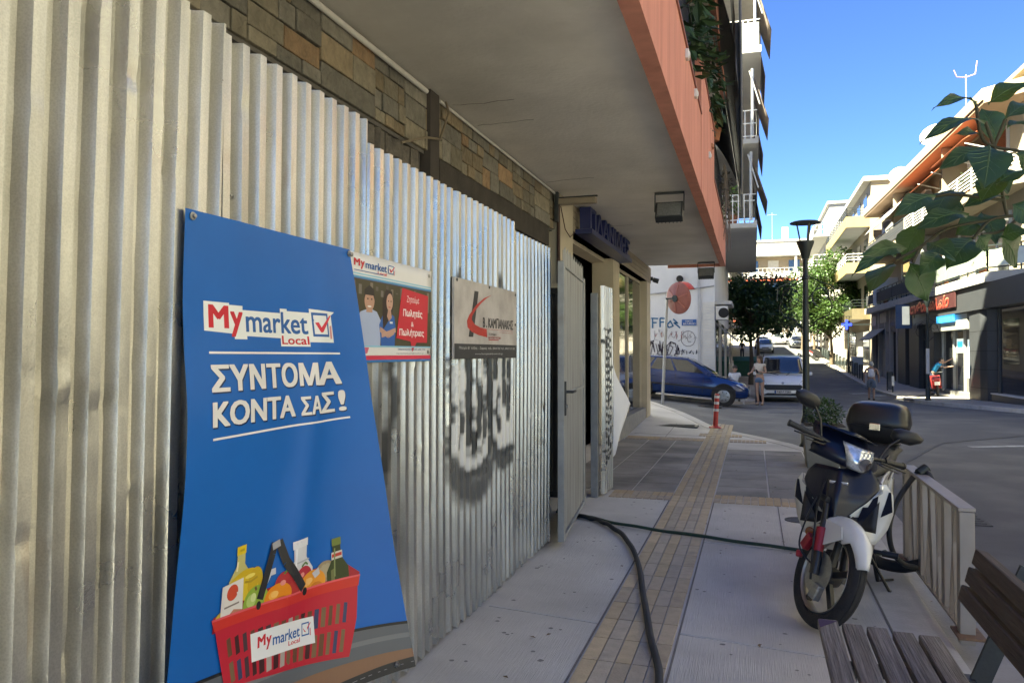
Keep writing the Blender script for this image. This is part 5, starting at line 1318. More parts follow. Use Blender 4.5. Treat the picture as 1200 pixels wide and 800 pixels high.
# ================================================================ NEXT BLOCK with the yellow balconies, and its neighbour
yel = M('yellow_balcony_paint', (.33,.245,.11), rough=.85, var=.08, scale=2)
yb = thing('yellow_balcony_block', 'block with ochre yellow balcony fronts beyond the corner block', 'building', (8,66,0))
b = B(); b.box((7.7,57.2,-1),(18,74,13.2)); b.build('wall', cream_f, yb)
for k,z in enumerate((4.0,7.2,10.4)):
    x0 = 6.25 if k else 6.6
    b = B(); b.box((x0,58.0,z-.12),(7.7,73.5,z+.10)); b.build('balcony_slab', under_m, yb)
    b = B(); b.box((x0-.06,57.95,z-.2),(x0,73.5,z+.55)); b.box((x0,57.9,z-.2),(7.7,57.96,z+.55)); b.build('balcony_front', yel if k else bronze, yb)
    post_railing('balcony_railing', [(7.6,57.95),(x0,57.95),(x0,73.4)], z+.55, .6, 1.2, dk_metal if k != 1 else white_rail, yb, r=.02, rail=.04, mids=(.33,.66))
    for y in (59,62.5,66,69.5):
        b = B(); b.box((7.66,y,z+.12),(7.72,y+1.7,z+2.3)); b.build('balcony_door', win_dark, yb)
b = B(); b.box((7.2,57.0,13.2),(18,74.2,13.5)); b.build('roof', slab_m, yb)
for y0,y1,m in ((58,61,win_dark),(61.6,65,shutter_m),(65.5,69,win_dark)):
    b = B(); b.box((7.62,y0,-.3),(7.68,y1,3.0)); b.build('shop_front', m, yb)
plain_block('apartment_building','grey balcony block behind the yellow balconies',6.9,16,78,98,1.2,15.5,M('dull_white_wall',(.34,.32,.29),rough=.9,var=.08,scale=.8),'-x',5,4,1.4)
plain_block('apartment_building','tan block at the far right end of the street behind the tree',7.0,18,101,114,2.2,13,tan_wall,'-x',4,3,1.2)
# block across the road beside the photographer (out of view, added for bounce light and reflections)
plain_block('apartment_building','out-of-view cream block added across the road to bounce light onto the hoarding',13,24,-16,23,-.1,13.5,M('warm_cream_facade',(.43,.41,.365),rough=.9,var=.05),'-x',4,8,.9)
t = thing('pharmacy_cross','blue lit pharmacy cross projecting from the far shop front','sign',(6.6,57.5,3.3))
b = B(); b.box((6.05,57.3,3.1),(6.2,57.42,3.75)); b.box((5.8,57.302,3.35),(6.45,57.418,3.5)); b.build('lit_cross', M('blue_led',(.01,.03,.75),rough=.4,emit=.35), t)
b = B(); b.box((6.45,57.34,3.39),(7.7,57.38,3.46)); b.build('arm', dk_metal, t)
# ================================================================ STREET FURNITURE
def plant_pose(o, loc, rz=0, rx=0, ry=0):
    o.location = loc; o.rotation_euler = (rx, ry, rz)
    return o

# steel railing by the kerb
taupe = M('taupe_powder_coat', (.30,.265,.235), rough=.45, metal=.25, var=.1, scale=6)
rust_m = M('rust_plate', (.17,.10,.06), rough=.8, var=.3, scale=20, bump=.3)
t = thing('steel_railing', 'low taupe steel railing of slanted flat bars behind the motorbike', 'railing', (1.03,5.2,.0))
b = B(); b.box((.995,4.42,.02),(1.065,4.485,.69)); b.build('post', taupe, t, bevel=.003)
b = B(); b.box((.995,5.93,.02),(1.065,5.99,.69)); b.build('post', taupe, t, bevel=.003)
b = B(); b.box((.99,4.42,.692),(1.07,5.99,.712)); b.build('top_rail', taupe, t, bevel=.003)
b = B(); b.box((1.005,4.49,.07),(1.055,5.925,.085)); b.build('bottom_rail', taupe, t)
for (y0,y1,w_) in ((4.60,4.66,.012),(4.72,4.60,.012),(4.86,4.86,.075),(4.98,5.05,.012),(5.03,4.97,.012),(5.14,5.22,.07),(5.30,5.22,.012),(5.36,5.42,.012),(5.5,5.5,.075),(5.62,5.56,.012),(5.70,5.78,.06),(5.85,5.82,.012)):
    b = B(); b.bar((1.03,y0,.086),(1.03,y1,.69),.045,w_,(0,1,0)) if False else b.prism([(1.01,y0-w_/2,.086),(1.05,y0-w_/2,.086),(1.05,y0+w_/2,.086),(1.01,y0+w_/2,.086)],(0,y1-y0,.604)); b.build('bar', taupe, t)
for y in (4.45,5.96):
    b = B(); b.box((.975,y-.09,.062),(1.10,y+.09,.075)); b.build('base_plate', rust_m, t)

# wooden bench in the foreground
woodg = M('weathered_grey_slat', (.20,.175,.155), rough=.85, var=.45, scale=5, stretch=(34,1.2,34), bump=.9, bscale=5, bstretch=(40,1.0,40), col2=(.30,.27,.245), mix=.45)
woodd = M('dark_stained_slat', (.055,.038,.028), rough=.7, var=.3, scale=5, stretch=(26,1.4,26), bump=.5, bscale=5, bstretch=(30,1.2,30), col2=(.09,.066,.05), mix=.4)
t = thing('wooden_bench', 'weathered slatted wooden bench with a darker three slat backrest in the foreground', 'bench', (.5,2.3,0))
for k in range(5):
    x0 = .237+.086*k; ye = 3.27-.018*k+(.004,-.006,.003,-.004,.002)[k]
    b = B(); n = 10
    b.box((x0,1.3,.415),(x0+.073,ye,.452)); b.build('seat_slat', woodg, t, bevel=.006)
for (x,z) in ((.722,.615),(.745,.682),(.768,.749)):
    m = Matrix.Rotation(R(-18),3,'Y').to_3x3() if False else Matrix.Rotation(R(14),3,'Y')
    b = B(); b.obox((x+.02,2.25,z),(.045,1.92,.058),m); b.build('backrest_slat', woodd, t, bevel=.005)
for y in (2.93,1.55):
    b = B(); b.bar((.865,y,.79),(.70,y,.36),.06,.014,(0,1,0)); b.build('back_support', steel_dark, t)
    b = B(); b.box((.25,y-.03,.385),(.70,y+.03,.413)); b.build('seat_bearer', steel_dark, t)
    b = B(); b.box((.29,y-.03,.0),(.335,y+.03,.384)); b.build('leg', steel_dark, t)
    b = B(); b.box((.61,y-.03,.0),(.655,y+.03,.384)); b.build('leg', steel_dark, t)
b = B(); vs = [(.2375,3.262,.4535),(.3085,3.255,.4535),(.2375,3.16,.4535)]; b.add(vs,[(0,1,2)]); b.build('paint_mark', M('purple_paint',(.06,.03,.075),rough=.7,var=.3,scale=40), t)

# planter with a clipped shrub
t = thing('concrete_planter', 'square concrete planter with a small clipped shrub behind the motorbike', 'planter', (.88,10.9,0))
b = B(); x,y = .88,10.9
def frustum(b,x,y,z0,z1,a0,a1): b.add([(x-a0,y-a0,z0),(x+a0,y-a0,z0),(x+a0,y+a0,z0),(x-a0,y+a0,z0),(x-a1,y-a1,z1),(x+a1,y-a1,z1),(x+a1,y+a1,z1),(x-a1,y+a1,z1)],[(0,3,2,1),(4,5,6,7),(0,1,5,4),(1,2,6,5),(2,3,7,6),(3,0,4,7)])
frustum(b,x,y,.0,.50,.22,.27); b.box((x-.285,y-.285,.50),(x+.285,y+.285,.545)); b.build('box', M('mossy_concrete',(.20,.195,.17),rough=.9,var=.25,scale=5,col2=(.12,.12,.095),mix=.45,bump=.3,bscale=30), t, bevel=.012)
b = B(); b.box((x-.24,y-.24,.5),(x+.24,y+.24,.555)); b.build('soil', M('dry_soil',(.06,.045,.03),rough=.95,var=.3,scale=30,bump=.5), t)
rr = random.Random(31)
b = B(); leaf_cloud(b,(x,y,.70),(.24,.24,.19),1500,.045,rr,1.8,0); b.build('shrub', leaf_m('box_leaf',(.05,.10,.025)), t, normals=False)

# red and white bollard
t = thing('bollard', 'leaning red flexible bollard with white bands at the pavement corner', 'bollard', (-.73,15.7,0))
z0 = zr(-.73,15.7)+.12; ax = Vector((.06,.0,1)).normalized()
red_m = M('red_plastic', (.42,.035,.025), rough=.5, var=.12, scale=20)
def along(h): return Vector((-.73,15.7,z0))+ax*h
b = B(); b.lathe([(0,0),(.12,0),(.12,.02),(.06,.05),(.048,.06),(.046,.66),(.03,.68),(0,.685)],along(0),ax,n=16); b.build('post', red_m, t, smooth=45)
for h in (.36,.50,.62):
    b = B(); b.lathe([(.047,h-.025),(.0485,h-.025),(.0485,h+.025),(.047,h+.025)],along(0),ax,n=16,close=False); b.build('reflective_band', pvc_m, t, smooth=60)

# traffic mirror seen from behind
t = thing('traffic_mirror', 'round red backed traffic mirror on a thin grey pole seen from behind', 'traffic mirror', (-2.35,21,0))
z0 = zr(-2.35,21)+.12
b = B(); b.tube([(-2.35,21,z0-.1),(-2.28,21,1.6),(-2.22,21,2.95)],.038,10); b.build('pole', M('galvanised_pole',(.36,.365,.37),rough=.5,metal=.5,var=.12), t, smooth=60)
c = Vector((-1.93,20.93,2.95)); n = Vector((-.60,-.78,-.10)).normalized()
faded_red = M('faded_red_fibreglass', (.27,.095,.085), rough=.6, var=.15, scale=7)
b = B(); b.lathe([(.001,.10),(.10,.10),(.12,.085),(.34,.03),(.40,.0),(.425,-.02),(.425,-.05),(.41,-.05)],c,n,n=36,close=False); b.build('back_shell', faded_red, t, smooth=40, normals=False)
u = n.cross(Vector((0,0,1))).normalized(); v = n.cross(u)
b = B()
for k in range(6):
    a = k*math.pi/3+.3; d = u*math.cos(a)+v*math.sin(a); b.bar(c+n*.088+d*.11,c+n*.024+d*.37,.03,.02,n)
b.build('rib', M('rib_red',(.34,.12,.10),rough=.6,var=.1), t)
b = B(); b.lathe([(.0,-.052),(.40,-.052)],c,n,n=36,close=False); b.build('mirror_glass', M('mirror_face',(.8,.8,.8),rough=.03,metal=1,var=0), t)
b = B(); b.grid(lambda p,q: tuple(c-n*(.05+.22*q)+ (u*math.cos(p)+v*math.sin(p))*(.43)), [math.pi*(1.0+.08*i)+.5 for i in range(13)], [0,.5,1]); b.build('hood', M('bright_red_hood',(.55,.07,.05),rough=.5,var=.08), t, smooth=180, solid=.008)
b = B(); b.bar((-2.24,20.98,2.95),c+n*.11,.05,.04); b.lathe([(0,.10),(.09,.10),(.09,.13),(0,.13)],c,n,n=14); b.build('clamp', dk_metal, t)

# street lamps
lampw = M('lamp_diffuser', (.32,.32,.30), rough=.4, var=.1)
def street_lamp(x,y,h,label,z0=None,band=False):
    z0 = zr(x,y)+.12 if z0 is None else z0
    t = thing('street_lamp',label,'street lamp',(x,y,z0),0,'black street lamps with dish tops')
    b = B(); b.lathe([(0,0),(.11,0),(.11,.03),(.085,.06),(.085,.42),(.07,.46),(.057,.5),(.05,h*.5),(.043,h-.95),(.06,h-.94),(.06,h-.9),(.04,h-.88),(.04,h-.60)],(x,y,z0),n=14); b.build('post', dk_metal, t, smooth=45)
    b = B(); b.lathe([(0,h-.62),(.055,h-.62),(.085,h-.50),(.135,h-.36),(.135,h-.335),(0,h-.335)],(x,y,z0),n=18); b.build('bowl', dk_metal, t, smooth=45)
    for k in range(3):
        a = k*2*math.pi/3+.9; b = B(); b.bar((x+.075*math.cos(a),y+.075*math.sin(a),z0+h-.34),(x+.13*math.cos(a),y+.13*math.sin(a),z0+h-.035),.022,.022); b.build('strut', dk_metal, t)
    b = B(); b.lathe([(0,h),(.06,h-.004),(.20,h-.022),(.235,h-.036),(.235,h-.05),(.05,h-.04),(0,h-.04)],(x,y,z0),n=26); b.build('dish', dk_metal, t, smooth=40)
    b = B(); b.lathe([(0,h-.33),(.05,h-.33),(.06,h-.2),(.03,h-.05),(0,h-.05)],(x,y,z0),n=14); b.build('diffuser', lampw, t, smooth=60) if False else None
    # scrolled ironwork
    b = B()
    for s in (-1,1):
        zc = z0+h*.66; A_ = []
        for i in range(26):
            tt = i/25; a = -1.2+tt*5.6; rr_ = .19*(1-.72*tt); A_.append((x+s*(.10+.16+rr_*math.cos(a)*-1), y, zc-.30*s*0+.02+rr_*math.sin(a)))
        b.tube(A_,.009,5)
        b.tube([(x+s*.045,y,zc+.28 if s<0 else zc-.02),(x+s*.2,y,zc+.20),(x+s*.34,y,zc+.02),(x+s*.40,y,zc-.16),(x+s*.34,y,zc-.30),(x+s*.18,y,zc-.36),(x+s*.05,y,zc-.50)],.011,6)
        b.tube([(x+s*.05,y,zc+.34),(x+s*.22,y,zc+.24),(x+s*.42,y,zc+.16),(x+s*.43,y,zc-.06)],.008,5)
        b.tube([(x+s*.05,y,zc-.1),(x+s*.16,y,zc-.02),(x+s*.24,y,zc-.08)],.008,5)
    b.build('scroll', dk_metal, t, smooth=60)
    if band:
        b = B(); b.lathe([(.058,1.0),(.064,1.0),(.062,1.95),(.055,1.95)],(x,y,z0),n=14,close=False); b.build('white_band', pvc_m, t, smooth=60)
    return t
street_lamp(.80,13.15,3.62,'black street lamp with scrolled ironwork on the near pavement behind the planter',z0=0)
street_lamp(6.28,32.4,4.15,'black street lamp with a white painted band in front of the corner shop',band=True)
street_lamp(6.25,57.5,3.9,'far black street lamp beside the white cabinet on the right pavement')

# pedestrian railings on the far kerb
def far_rail(x,y,label):
    z0 = zr(x,y)+.12
    t = thing('pedestrian_railing',label,'railing',(x,y,z0),0,'railings along the far kerb')
    b = B(); b.tube([(x,y,z0),(x,y,z0+.86),(x,y+.12,z0+.93),(x,y+1.38,z0+.93),(x,y+1.5,z0+.86),(x,y+1.5,z0)],.03,8); b.build('frame', dk_metal, t, smooth=60)
    b = B()
    for k in range(6): b.box((x-.008,y+.2+.22*k-.02,z0+.12),(x+.008,y+.2+.22*k+.02,z0+.91))
    b.box((x-.012,y+.03,z0+.10),(x+.012,y+1.47,z0+.13)); b.build('infill', dk_metal, t)
    return t
far_rail(6.2,39.6,'black kerb railing nearest to the walking man, white sticker on its post')
b = B(); z0 = zr(6.2,39.6)+.12; b.box((6.15,39.55,z0+.3),(6.26,39.58,z0+.75)); o = b.build('patch', pvc_m, bpy.data.objects['pedestrian_railing'])  # small white box at the railing's near post
for k,y in enumerate([46.2]+[50.0+2.3*i for i in range(13)]):
    far_rail(6.2,y,'black kerb railing standing alone beyond the walking man' if k == 0 else 'black railing in the long row along the far kerb')
t = thing('utility_cabinet','white metal utility cabinet beside the far lamp on the right pavement','cabinet',(6.7,56.4,.1))
z0 = zr(6.7,56.4)+.12
b = B(); b.box((6.3,56.1,z0+.05),(7.0,56.6,z0+1.15)); b.build('body', pvc_m, t, bevel=.02)
b = B(); b.box((6.27,56.07,z0-.1),(7.03,56.63,z0+.05)); b.build('plinth', grey_wall, t)
b = B(); b.box((6.36,56.09,z0+.15),(6.94,56.098,z0+1.05)); b.build('door', M('cabinet_door',(.55,.54,.52),rough=.5,var=.15,scale=5), t)
t = thing('waste_container','green wheeled waste container on the left pavement under the dark tree','waste bin',(-.5,50,0))
z0 = zr(-.5,50)+.11
green_m = M('bin_green',(.02,.10,.06),rough=.5,var=.15)
b = B(); b.prism([(-1.1,49.6,z0+.2),(.05,49.6,z0+.2),(.15,49.45,z0+1.15),(-1.2,49.45,z0+1.15)],(0,1.1,0)); b.build('body', green_m, t, bevel=.03)
b = B(); b.prism([(-1.25,49.4,z0+1.16),(.2,49.4,z0+1.16),(.2,49.9,z0+1.42),(-1.25,49.9,z0+1.42)],(0,.7,0)); b.build('lid', green_m, t, bevel=.03)
for (x,y) in ((-1,49.7),(-.05,49.7),(-1,50.6),(-.05,50.6)):
    b = B(); b.cyl((x-.04,y,z0+.1),(x+.04,y,z0+.1),.1,n=12); b.build('wheel', dark_m, t)

# hoses across the pavement
def smooth_path(pts, n=8):
    out = []; P = [Vector(p) for p in pts]
    for i in range(len(P)-1):
        a,b2,c2,d = P[max(0,i-1)],P[i],P[i+1],P[min(len(P)-1,i+2)]
        for k in range(n):
            t = k/n; out.append(.5*((2*b2)+(c2-a)*t+(2*a-5*b2+4*c2-d)*t*t+(3*b2-a-3*c2+d)*t**3))
    out.append(P[-1]); return out
hose = [(-1.75,7.0),(-1.47,6.81),(-1.32,6.71),(-1.17,6.51),(-.98,6.13),(-.79,5.48),(-.64,4.69),(-.51,4.01),(-.41,3.51),(-.36,2.6),(-.5,1.2)]
rr = random.Random(9)
b = B(); b.tube([(p.x,p.y,.026+.004*math.sin(i*.9)) for i,p in enumerate(smooth_path([(x,y,0) for x,y in hose]))],.019,10)
tag(b.build('black_hose', M('black_rubber_hose',(.022,.022,.022),rough=.6,var=.3,scale=20), smooth=180),'black rubber hose snaking over the tactile strip towards the camera','hose')
b = B(); b.tube([(p.x,p.y,.022+.003*math.sin(i*.7)) for i,p in enumerate(smooth_path([(-1.75,6.95,0),(-1.47,6.86,0),(-1.16,6.66,0),(-.77,6.50,0),(-.28,6.35,0),(.25,6.18,0),(.75,6.15,0),(.93,6.3,0)]))],.0135,8)
tag(b.build('green_hose', M('green_rubber_hose',(.02,.05,.032),rough=.5,var=.2), smooth=180),'thin dark green hose lying straight across the pavement to the motorbike','hose')
# lock cable between motorbike and railing
t = thing('cable_lock','thick black cable lock looped from the motorbike over the steel railing','lock',(.95,5.55,.1))
b = B(); b.tube(smooth_path([(1.097,5.495,.667),(1.056,5.586,.739),(.986,5.617,.664),(.889,5.589,.507),(.838,5.523,.361),(.858,5.531,.211),(.932,5.556,.122),(1.038,5.589,.106)]),.017,10); b.build('cable', M('lock_rubber',(.03,.03,.03),rough=.55,var=.15), t, smooth=180)
b = B(); b.tube([(1.02,5.57,.712),(1.075,5.59,.752)],.032,14); b.build('lock_barrel', dk_metal, t, smooth=45, bevel=.004)
b = B(); b.tube(smooth_path([(.66,5.56,.20),(.724,5.595,.15),(.815,5.624,.10),(.941,5.612,.092),(1.059,5.596,.13)]),[.028]*5+[.038]*20+[.036]*(4*8+1-25),12); b.build('sleeve', M('black_nylon',(.012,.012,.014),rough=.8,var=.2), t, smooth=180)

# ================================================================ TREES
bark = M('bark', (.10,.075,.05), rough=.95, var=.35, scale=6, stretch=(3,3,.6), bump=.8, bscale=12)
def tree(name,label,x,y,trunk_h,ch,cr,n,lsize,leafm,seed,group='street trees',lean=0,z0=None):
    rr = random.Random(seed); z0 = zr(x,y)+.1 if z0 is None else z0
    t = thing(name,label,'tree',(x,y,z0),0,group)
    b = B(); top = Vector((x+lean,y,z0+trunk_h+ch*.55))
    b.tube(smooth_path([(x,y,z0-.1),(x+.05,y,z0+trunk_h*.5),(x+lean*.4,y+.04,z0+trunk_h),top],4),[.16-.12*i/12 for i in range(13)],9)
    tips = []
    for k in range(11):
        a = k*2.4+rr.uniform(-.3,.3); hh = trunk_h+ch*rr.uniform(-.05,.45); rad = cr*rr.uniform(.5,.85)
        p0 = Vector((x+lean*.3,y,z0+hh*.9)); p2 = Vector((x+lean+rad*math.cos(a),y+rad*math.sin(a),z0+hh+ch*rr.uniform(.1,.4))); p1 = (p0+p2)/2+Vector((0,0,.25))
        b.tube([p0,p1,p2],[.055,.035,.015],6); tips.append(p2)
    b.build('trunk', bark, t, smooth=60)
    b = B(); clumps = []
    for k in range(30):
        a = rr.uniform(0,6.283); u = rr.uniform(-1,1); f = rr.uniform(.35,.95)
        q = Vector((math.cos(a)*math.sqrt(1-u*u),math.sin(a)*math.sqrt(1-u*u),u))*f
        taper = 1-.35*max(0,q.z)
        clumps.append((Vector((x+lean+q.x*cr*taper,y+q.y*cr*taper,z0+trunk_h+ch*.5+q.z*ch*.52)),cr*rr.uniform(.22,.40)))
    clumps += [(p,cr*.3) for p in tips]
    per = n//len(clumps)
    for c0,r in clumps: leaf_cloud(b,c0,(r,r,r*.8),per,lsize,rr,1.6,.25)
    b.build('crown', leafm, t, normals=False)
    return t
sunleaf = leaf_material('sunlit_leaf',(.05,.09,.026),(.075,.125,.025)); shadeleaf = leaf_material('shaded_leaf',(.04,.075,.028),(.07,.12,.025)); midleaf = leaf_material('mid_leaf',(.05,.09,.025),(.09,.16,.03))  # sun and shade put into leaf colour: lit tree brighter, shaded tree darker
tree('street_tree','bright sunlit green tree on the right pavement behind the far railings',5.9,66,2.4,6.6,3.3,12000,.26,sunleaf,3)
tree('street_tree','dark shaded tree in front of the left facades',-.15,45,2.6,3.8,2.5,7500,.24,shadeleaf,5)
tree('street_tree','mid green tree between the dark tree and the lamp post',5.2,92,2.2,5.6,3.2,7000,.28,midleaf,8)
tree('street_tree','farther tree up the left side of the street',.4,78,2.4,4.5,2.3,4000,.28,midleaf,9)
tree('street_tree','farther tree up the right side of the street',5.6,80,2.4,6.0,3.0,6000,.28,sunleaf,11)
tree('street_tree','small far tree near the cream block at the street end',3.6,108,2.0,5.0,3.0,5000,.3,midleaf,14)
# young tree at the kerb whose branch hangs into the picture
LEAVES = [
 ((0.523, 2.129, 2.109),(0.399, 1.986, 2.084),0.035),((0.561, 2.2, 2.082),(0.385, 2.052, 2.028),0.050),((0.534, 2.07, 2.089),(0.61, 2.052, 2.134),0.064),((0.643, 2.417, 2.077),(0.615, 2.449, 2.199),0.089),
 ((0.592, 2.345, 2.074),(0.499, 2.237, 2.078),0.034),((0.582, 2.259, 2.023),(0.44, 2.148, 1.972),0.060),((0.548, 2.115, 1.998),(0.506, 2.0, 1.891),0.109),((0.589, 2.142, 2.069),(0.679, 2.238, 2.136),0.057),((0.661, 2.39, 2.111),(0.751, 2.461, 2.142),0.059),
 ((0.568, 2.355, 1.807),(0.482, 2.244, 1.733),0.107),((0.533, 2.164, 1.79),(0.555, 2.177, 1.757),0.062),((0.631, 2.349, 1.813),(0.687, 2.421, 1.743),0.106),((0.37, 2.323, 1.741),(0.29, 2.191, 1.669),0.084),((0.391, 2.229, 1.735),(0.437, 2.259, 1.646),0.094),
 ((0.376, 2.187, 1.766),(0.248, 2.058, 1.754),0.051),((0.349, 2.167, 1.747),(0.228, 2.022, 1.705),0.046),((0.45, 2.366, 1.857),(0.406, 2.409, 1.769),0.099),((0.533, 2.25, 1.856),(0.388, 2.142, 1.824),0.070),((0.619, 2.41, 1.865),(0.532, 2.377, 1.831),0.089),
 ((0.554, 2.379, 1.891),(0.494, 2.412, 1.915),0.069),((0.607, 2.26, 1.797),(0.666, 2.239, 1.813),0.060),((0.639, 2.302, 1.904),(0.511, 2.226, 1.884),0.061),((0.421, 2.073, 1.877),(0.312, 1.978, 1.83),0.061),((0.521, 2.342, 1.938),(0.439, 2.201, 1.849),0.107),
 ((0.55, 2.071, 1.898),(0.625, 2.1, 1.939),0.072),((0.591, 2.169, 1.939),(0.535, 2.139, 1.879),0.089),((0.579, 2.235, 1.974),(0.608, 2.191, 1.906),0.078),((0.61, 2.439, 1.889),(0.626, 2.36, 1.806),0.085),((0.42, 2.166, 1.777),(0.469, 2.099, 1.734),0.068),
 ((0.466, 2.262, 1.763),(0.405, 2.176, 1.707),0.071),((0.628, 2.208, 1.998),(0.689, 2.258, 1.952),0.090),((0.616, 2.193, 1.868),(0.671, 2.202, 1.828),0.076)]
STEMS = [[(.95,2.22,1.95),(0.73, 2.3, 1.881), (0.646, 2.273, 1.854), (0.583, 2.254, 1.841), (0.541, 2.241, 1.793)],[(0.667, 2.28, 1.859), (0.614, 2.264, 1.815), (0.562, 2.248, 1.804)],[(0.583, 2.254, 1.841), (0.478, 2.221, 1.819), (0.41, 2.201, 1.771), (0.351, 2.183, 1.738)],[(0.41, 2.201, 1.771), (0.393, 2.196, 1.731)],
 [(1.0,2.25,1.98),(0.751, 2.305, 1.991), (0.667, 2.278, 2.017), (0.594, 2.255, 2.03), (0.563, 2.244, 2.057), (0.55, 2.239, 2.14)],[(0.594, 2.255, 2.03), (0.573, 2.247, 2.094)],[(0.594, 2.255, 2.03), (0.608, 2.26, 1.958), (0.617, 2.264, 1.892), (0.625, 2.267, 1.854)],[(0.594, 2.255, 2.03), (0.622, 2.262, 2.101)],[(0.617, 2.264, 1.892), (0.499, 2.227, 1.907), (0.449, 2.211, 1.903)]]
t = thing('kerb_tree','young broad leaved tree at the kerb, its branch hanging in from the right','tree',(1.15,2.15,.06))
b = B(); b.tube(smooth_path([(1.15,2.15,0),(1.17,2.17,.8),(1.13,2.2,1.5),(1.05,2.23,1.95),(1.1,2.2,2.8)],5),[.04-.0015*i for i in range(21)],10)
b.tube([(1.05,2.23,1.95),(1.35,2.1,2.3),(1.6,2.0,2.7)],[.022,.015,.008],6); b.build('trunk', bark, t, smooth=60)
b = B()
for s in STEMS: b.tube(smooth_path(s,4),.0042,6)
b.build('branch', M('green_twig',(.05,.045,.022),rough=.7,var=.2), t, smooth=60)
b = B(); rr = random.Random(6)
def big_leaf(b, p0, p1, wd, rr, toward=(-.25,-.9,.35)):
    p0,p1 = Vector(p0),Vector(p1); d = p1-p0; L = d.length; y = d/L
    nrm = (Vector(toward)+Vector((rr.uniform(-.5,.5),rr.uniform(-.3,.3),rr.uniform(-.2,.6)))).normalized()
    s = y.cross(nrm).normalized(); nrm = s.cross(y)
    wd *= .88; prof = (0,.36,.70,.93,1,.90,.66,.33,.01)
    vs = []
    for i,q in enumerate(prof):
        tt = i/(len(prof)-1); c0 = p0+y*L*tt+nrm*(.09*L*math.sin(math.pi*tt))+Vector((0,0,-.10*L*tt*tt))
        for k in (-1,-.5,0,.5,1):
            wv = .006*math.sin(9*tt+2*k)
            vs.append(c0+s*k*wd*.5*q+nrm*(abs(k)*wd*.06*q+wv*abs(k)))
    fs = [(i*5+j,i*5+j+1,(i+1)*5+j+1,(i+1)*5+j) for i in range(len(prof)-1) for j in range(4)]
    b.add(vs,fs)
    if ribs is not None:
        mid = [Vector(vs[i*5+2]) for i in range(len(prof))]
        ribs.tube([p+nrm*.0006 for p in mid],[.0016,.0015,.0014,.0013,.0012,.001,.0009,.0007,.0004],4)
        for i in (2,3,4,5,6):
            for k in (0,4): ribs.tube([mid[i-1]+nrm*.0005,Vector(vs[i*5+(1 if k==0 else 3)])+nrm*.0006,Vector(vs[min(i+1,8)*5+k])*.55+Vector(vs[i*5+k])*.45],[.0007,.0006,.0003],3)
ribs = B()
for p0,p1,wd in LEAVES: big_leaf(b,p0,p1,wd,rr)
for _ in range(150):   # the rest of the crown, beyond the right edge of the picture
    p = Vector((1.35+rr.uniform(-.42,.6),2.1+rr.uniform(-.6,.6),2.35+rr.uniform(-.45,.7)))
    if p.x < .92+.25*max(0,2.6-p.y): continue
    d = Vector((rr.uniform(-1,1),rr.uniform(-1,1),rr.uniform(-.9,.2))).normalized()*.13
    big_leaf(b,p,p+d,.06,rr)
glossy_leaf = leaf_material('glossy_leaf', (.030,.062,.024), (.10,.19,.03))
b.build('foliage', glossy_leaf, t, smooth=180, normals=False)
ribs.build('leaf_vein', M('leaf_vein',(.075,.13,.045),rough=.5,var=.15), t, smooth=60)['kind'] = 'stuff'
# ================================================================ MOTORBIKE
navy_gloss = M('navy_gloss_plastic', (.004,.007,.020), rough=.28, var=.1, coat=.12, spec=.35)
white_gloss = M('white_gloss_plastic', (.66,.65,.61), rough=.22, var=.05, coat=.4)
black_pl = M('black_plastic', (.014,.014,.015), rough=.5, var=.15, scale=30, bump=.05)
black_satin = M('black_satin', (.010,.010,.011), rough=.33, var=.1)
tyre_m = M('tyre_rubber', (.018,.017,.017), rough=.8, var=.25, scale=30, bump=.25, bscale=90)
rim_m = M('rim_alloy', (.06,.058,.055), rough=.4, metal=.6, var=.2)
rim_edge = M('rim_edge', (.34,.31,.27), rough=.35, metal=.7, var=.15)
alu_m = M('cast_aluminium', (.32,.32,.32), rough=.38, metal=.8, var=.25, scale=30)
red_metal = M('red_anodised', (.30,.015,.03), rough=.35, metal=.2, var=.15)
chrome = M('chrome', (.7,.7,.7), rough=.1, metal=1, var=.05)
headl = M('headlight_lens', (.62,.65,.68), rough=.08, metal=.55, var=.55, scale=38, spec=1)
amber = M('amber_lens', (.30,.10,.03), rough=.2, var=.1)
seat_m = M('vinyl_seat', (.016,.016,.017), rough=.55, var=.2, scale=20, bump=.15, bscale=90)

def posed(name,label,cat,loc,rz=0,rx=0,ry=0,group=None):
    o = thing(name,label,cat,loc,rz,group); o.rotation_euler = (rx,ry,rz)
    return o
bike = posed('motorbike','parked navy and white underbone motorbike with a black top box, front wheel turned','motorbike',(.69,5.72,0),R(254.5),R(-4))
def LB(b,name,m,parent=bike,**k): return b.build(name,m,parent,local=True,**k)
HB, AX = Vector((.985,0,.78)), Vector((-.44,0,.90)).normalized()
STEER = Matrix.Translation(HB) @ Matrix.Rotation(R(43),4,AX) @ Matrix.Translation(-HB)
def xf(b,m=STEER): b.v = [tuple(m@Vector(v)) for v in b.v]; return b
def torus(b,c,R0,r,n=40,m=12,sx=1,prof=None):
    vs = []; pr = prof or [(r*math.cos(2*math.pi*j/m), sx*r*math.sin(2*math.pi*j/m)) for j in range(m)]; m = len(pr)
    for i in range(n):
        a = 2*math.pi*i/n
        for (dr,dy) in pr: vs.append((c[0]+(R0+dr)*math.cos(a), c[1]+dy, c[2]+(R0+dr)*math.sin(a)))
    fs = [(i*m+j,((i+1)%n)*m+j,((i+1)%n)*m+(j+1)%m,i*m+(j+1)%m) for i in range(n) for j in range(m)]
    b.add(vs,fs)
